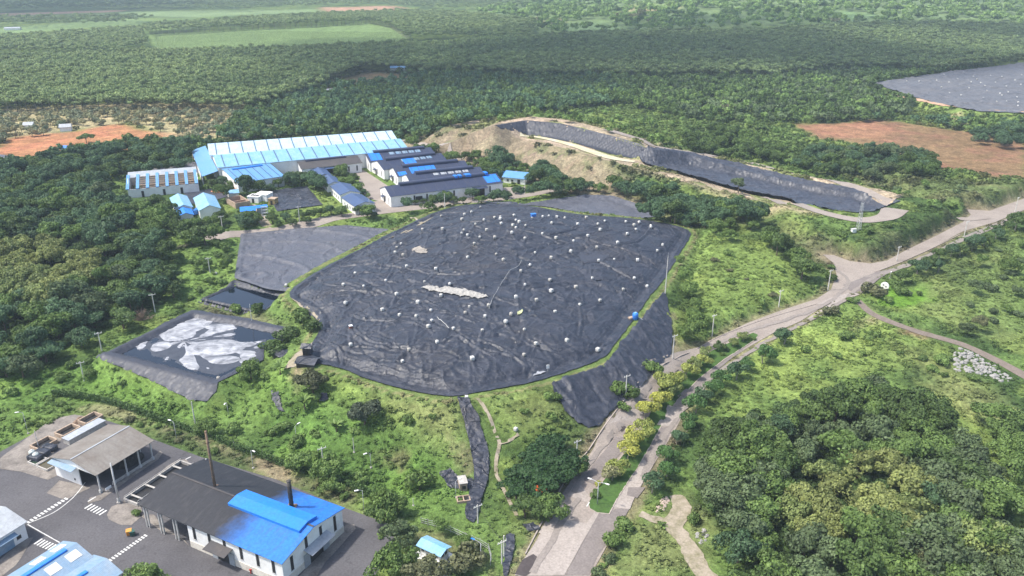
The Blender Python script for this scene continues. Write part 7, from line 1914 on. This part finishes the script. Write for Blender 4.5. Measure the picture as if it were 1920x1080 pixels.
plantation('plantation', 'darker plantation band crossing the middle of the background', [(790,82),(900,72),(1130,58),(1290,54),(1400,56),(1600,42),(1760,40),(1960,46),(1960,125),(1860,130),(1700,120),(1560,118),(1420,140),(1300,140),(1100,135),(960,130),(820,125),(660,140),(640,135),(790,105)], 5.2, [(RB, 3), (RBD, 2)], 202, grow=.3)  # darker tint in the palette paints in part of the cloud shade
plantation('plantation', 'square plantation block left of the pale crop field', [(-60,70),(100,60),(262,50),(285,88),(150,95),(-60,104)], 5.5, [(RB, 2), (RB2, 4)], 203, grow=.3)
plantation('plantation', 'plantation strip behind the pale crop field', [(265,46),(430,34),(600,24),(760,18),(870,22),(1000,35),(1010,55),(900,70),(780,76),(735,50),(690,38),(500,46),(280,58)], 6.0, [(RB, 3), (RB2, 3)], 204, grow=.4)
plantation('plantation', 'farthest plantation on the left horizon', [(-80,-30),(600,-30),(900,-25),(1000,5),(870,14),(740,8),(600,8),(430,14),(225,18),(-80,22)], 10, [(RBD, 4), (RB, 3)], 205, grow=.5)
plantation('plantation', 'low plantation strip with dark front edge in the upper left corner', [(-80,32),(225,27),(345,30),(300,36),(100,44),(-80,54)], 9, [(RBD, 3), (RB, 3)], 206, grow=.4)
XC, YC = np.meshgrid(np.arange(-620, -150, 3.2), np.arange(900, 1420, 6.0)); XC = XC.ravel() + np.random.default_rng(3).uniform(-1, 1, XC.size); YC = YC.ravel()
ac, bc, dc = project(XC, YC, hf(XC, YC)); kc = inpoly([(292,68),(500,55),(640,47),(690,45),(733,55),(768,76),(690,81),(560,85),(292,93)], ac, bc); XC, YC = XC[kc], YC[kc]
gcol = np.array((.25, .34, .13)) * np.random.default_rng(5).uniform(.75, 1.25, (len(XC), 1))
CROP = (XC, YC, gcol)
# orchard
ORC = []
rg = np.random.default_rng(9)
P = fill([(-20,215),(250,203),(380,198),(470,200),(560,212),(560,245),(440,262),(345,262),(330,248),(250,232),(200,232),(120,246),(40,250),(-20,275)], 7.6, 3, 301, .3)
k = free(P[:, 0], P[:, 1], 1, 2)
for q in EX: k &= sdist(q, P[:, 0], P[:, 1], 30) < -1
P = P[k]; P = P[rg.random(len(P)) < .70]; P = P[np.argsort(P[:, 5])]
OP = [((.25, .255, .13), 3), ((.22, .245, .14), 2), ((.31, .285, .145), 2), ((.15, .19, .10), 2)]
c, i = pick(OP, len(P), rg, P[:, 0], P[:, 1], 30, 4)
OW = ['olive', 'grey green', 'tan', 'dark green']
for k in range(min(280, len(P))):
    plant('orchard', k, P[k, 0], P[k, 1], P[k, 2], rg.uniform(.95, 1.4), rg.uniform(.8, 1.0), k, tuple(c[k]), f'{OW[i[k]]} orchard tree {near(P[k, 3], P[k, 4])}', 'orchard trees')
SRCO = [PROTO[k].children[0] for k in PROTO if k[0] == 'orchard']
if len(P) > 280:
    q = P[280:]; scatter('orchard', 'rest of the orchard on tan soil at the left', 'orchard', q[:, :3], np.column_stack([(w9 := rg.uniform(.95, 1.4, len(q))), w9, w9 * .9]), rg.uniform(0, 6, len(q)), rg.integers(0, 3, len(q)), c[280:], SRCO)
# mixed far woods: everything else in the distance
far0 = [plant('far', k, *G(px, py, 5)[:2], zat(*G(px, py, 5)[:2]), 1.1, 1.0, k, col, lab, None) for k, (px, py, col, lab) in enumerate([(845,222,LG,'light green tree at the foot of the brown soil bank'),(700,205,DG,'dark tree in the woods behind the light blue warehouse'),(1060,205,DG,'dark tree behind the smooth lined pit'),(1360,205,OL,'olive tree in the woods left of the far landfill')])]
SRCF = [o.children[0] for o in far0]
def farwood(name, label, poly, sp, pal, seed, **kw):
    kw.setdefault('bright', 1.28); p, s, r, c = far_fill(poly, sp, 5, pal, seed, **kw)
    if len(p): scatter(name, label, 'woods', p, s, r, np.random.default_rng(seed).integers(0, 4, len(p)), c, SRCF)
farwood('wood', 'dark mixed wood behind the light blue warehouse', [(380,262),(470,200),(560,168),(640,140),(820,125),(960,130),(1100,140),(1200,150),(1160,185),(1000,205),(880,215),(800,255),(700,240),(560,250),(480,258)], 7.5, [(DG, 4), (BG, 3), (MG, 2)], 211, sr=(.7, 1.2))
farwood('wood', 'green mixed wood between the plantation and the pits', [(1100,140),(1300,140),(1420,140),(1560,118),(1640,150),(1700,180),(1720,205),(1600,225),(1480,225),(1300,215),(1180,190),(1160,185),(1200,150)], 8.0, [(MG, 3), (DG, 3), (GG, 2), (LG, 2)], 212, sr=(.6, 1.2))
farwood('wood', 'scattered scrub on the bright slope behind the pits', [(860,215),(1000,205),(1180,190),(1300,215),(1480,225),(1490,260),(1480,300),(1300,262),(1240,262),(1060,215),(900,218)], 10, [(LG, 3), (MG, 3), (DG, 1)], 213, sr=(.35, .9), thin=.55)
farwood('wood', 'woods and groves climbing the far hills on the right', [(880,20),(1000,0),(1100,-40),(1980,-40),(1980,46),(1760,40),(1600,42),(1400,54),(1130,56),(1010,60),(1000,35)], 15, [(MG, 3), (LG, 4), (DG, 2), (OL, 1)], 214, bright=1.45, sr=(1.0, 2.0), thin=.5, grow=.2)
farwood('wood', 'woods around the distant landfill at the right edge', [(1640,210),(1760,215),(1960,225),(1960,260),(1800,240),(1640,225)], 8, [(BG, 3), (MG, 2), (OL, 1)], 215, sr=(.6, 1.0), thin=.7)
farwood('wood', 'trees beyond the distant landfill', [(1560,112),(1700,120),(1860,126),(1960,120),(1960,133),(1700,150),(1640,158)], 8, [(DG, 3), (MG, 2)], 216, sr=(.8, 1.1))
farwood('wood', 'dark trees below the red soil field at the left', [(-40,290),(100,285),(230,262),(340,262),(420,262),(372,275),(330,265),(200,278),(100,292),(-40,330)], 7.5, [(BG, 3), (DG, 2), (MG, 1)], 217, sr=(.7, 1.1))
farwood('wood', 'scrub on the reed banks at the right', [(1480,320),(1700,335),(1920,340),(1960,380),(1850,400),(1700,370),(1560,345)], 9, [(OL, 3), (GG, 2), (MG, 2)], 218, sr=(.25, .6), thin=.6)
scatter('crop_rows', 'rows of low pale green crop in the big far field', 'crop', np.column_stack([CROP[0], CROP[1], hf(CROP[0], CROP[1])]), np.tile([1.1, 1.1, .5], (len(CROP[0]), 1)), CROP[0], np.arange(len(CROP[0])) % 4, CROP[2], SRCW)
# coarse scrub over the open middle distance
X, Y = np.meshgrid(np.arange(-420, 480, 3.4), np.arange(400, 900, 3.4)); X = X.ravel(); Y = Y.ravel(); rg = np.random.default_rng(55)
X = X + rg.uniform(-1.6, 1.6, X.shape); Y = Y + rg.uniform(-1.6, 1.6, Y.shape)
zz = hf(X, Y); a, b, d = project(X, Y, zz); k = (a > -30) & (a < 1950) & free(X, Y, 1.0, 1.0)
for q in EX: k &= sdist(q, X, Y, 30) < -1
g_ = ground_colour(X, Y); k &= (g_[:, 0] < g_[:, 1] * 1.02) & (rg.random(len(X)) < .75)
X, Y, zz, g_ = X[k], Y[k], zz[k], g_[k]; s = rg.uniform(1.2, 3.2, len(X))
scatter('scrub', 'coarse scrub covering the open ground around the pits', 'scrub', np.column_stack([X, Y, zz]), np.column_stack([s, s, s * rg.uniform(.6, 1.1, len(X))]), rg.uniform(0, 6.28, len(X)), rg.integers(0, 4, len(X)), np.clip(g_ * rg.uniform(.65, 1.25, (len(X), 1)), .012, .5), SRCW)
# ------------------------------------------------------------------ understorey below the woods
def under(polys, sp, seed, col, name, label):
    out = []
    for P in polys:
        q = fill(P, sp, 2.0, seed); out.append(q[free(q[:, 0], q[:, 1], 1.0, 1.0)])
    q = np.concatenate(out); rg = np.random.default_rng(seed); n = len(q); s = rg.uniform(.7, 1.5, n)
    c = np.array(col) * rg.uniform(.7, 1.4, (n, 1))
    scatter(name, label, 'undergrowth', q[:, :3], np.column_stack([s, s, s * rg.uniform(.7, 1.3, n)]), rg.uniform(0, 6.28, n), rg.integers(0, len(SRCS), n), c, SRCS)
under([WR, WL], 3.2, 71, (.07, .115, .04), 'undergrowth', 'undergrowth beneath the trees of the two dense woods')

# ------------------------------------------------------------------ clouds (well above the frame) and haze
def cloud(cx, cy, cz, rx, ry, seed, label):
    rg = random.Random(seed); bm = bmesh.new()
    for k in range(26):
        a = rg.uniform(0, 6.28); r = rg.random() ** .6
        x, y = math.cos(a) * r * rx, math.sin(a) * r * ry; s = rg.uniform(.22, .42) * min(rx, ry) * (1.2 - .6 * r)
        g = bmesh.ops.create_icosphere(bm, subdivisions=3, radius=1)
        for v in g['verts']:
            n = float(vnoise(np.array([v.co.x * 2 + k]), np.array([v.co.y * 2 + v.co.z * 1.7]), seed)[0])
            v.co = Vector((x + v.co.x * s * 1.3, y + v.co.y * s * 1.3, (v.co.z * s * .45 if v.co.z > 0 else v.co.z * s * .12))) * (1 + .12 * n)
    me = bpy.data.meshes.new('cloud'); bm.to_mesh(me); bm.free(); me.polygons.foreach_set('use_smooth', [True] * len(me.polygons)); me.update()
    o = link_mesh('cloud', me, M_CLOUD); o.location = (cx, cy, cz); return tag(o, label, 'cloud', kind='stuff')
t = NT('cloud_vapour'); t.b.inputs['Base Color'].default_value = (.9, .9, .9, 1); t.b.inputs['Roughness'].default_value = 1
tp_ = t.n('ShaderNodeBsdfTransparent'); mx_ = t.n('ShaderNodeMixShader', i_0=.34); t.link(tp_.outputs[0], mx_.inputs[1]); t.link(t.b.outputs[0], mx_.inputs[2]); t.link(mx_.outputs[0], t.out.inputs[0])
M_CLOUD = t.m
def cloud_over(px, py, cz, rx, ry, seed, label):
    x, y, z = G(px, py); q = (cz - z) / sun_vec.z
    return cloud(x + sun_vec.x * q, y + sun_vec.y * q, cz, rx, ry, seed, label)
cloud_over(1330, 88, 900, 560, 330, 3, 'wide white cloud shading the dark plantation band')
cloud_over(760, 150, 900, 170, 150, 5, 'white cloud shading the wood behind the warehouse')
cloud_over(60, 20, 900, 400, 330, 7, 'white cloud shading the farthest plantation')
hm = bpy.data.materials.new('haze'); hm.use_nodes = True; ht_ = hm.node_tree
for n in list(ht_.nodes): ht_.nodes.remove(n)
ho = ht_.nodes.new('ShaderNodeOutputMaterial'); hv = ht_.nodes.new('ShaderNodeVolumePrincipled')
hv.inputs['Color'].default_value = (.70, .85, 1.0, 1); hv.inputs['Density'].default_value = HAZE
ht_.links.new(hv.outputs[0], ho.inputs['Volume'])
o = MB().box((0, 4500, 66), (11200, 9200, 150)).build('haze', hm); tag(o, 'thin bluish summer haze over the whole landscape', 'haze', kind='stuff')
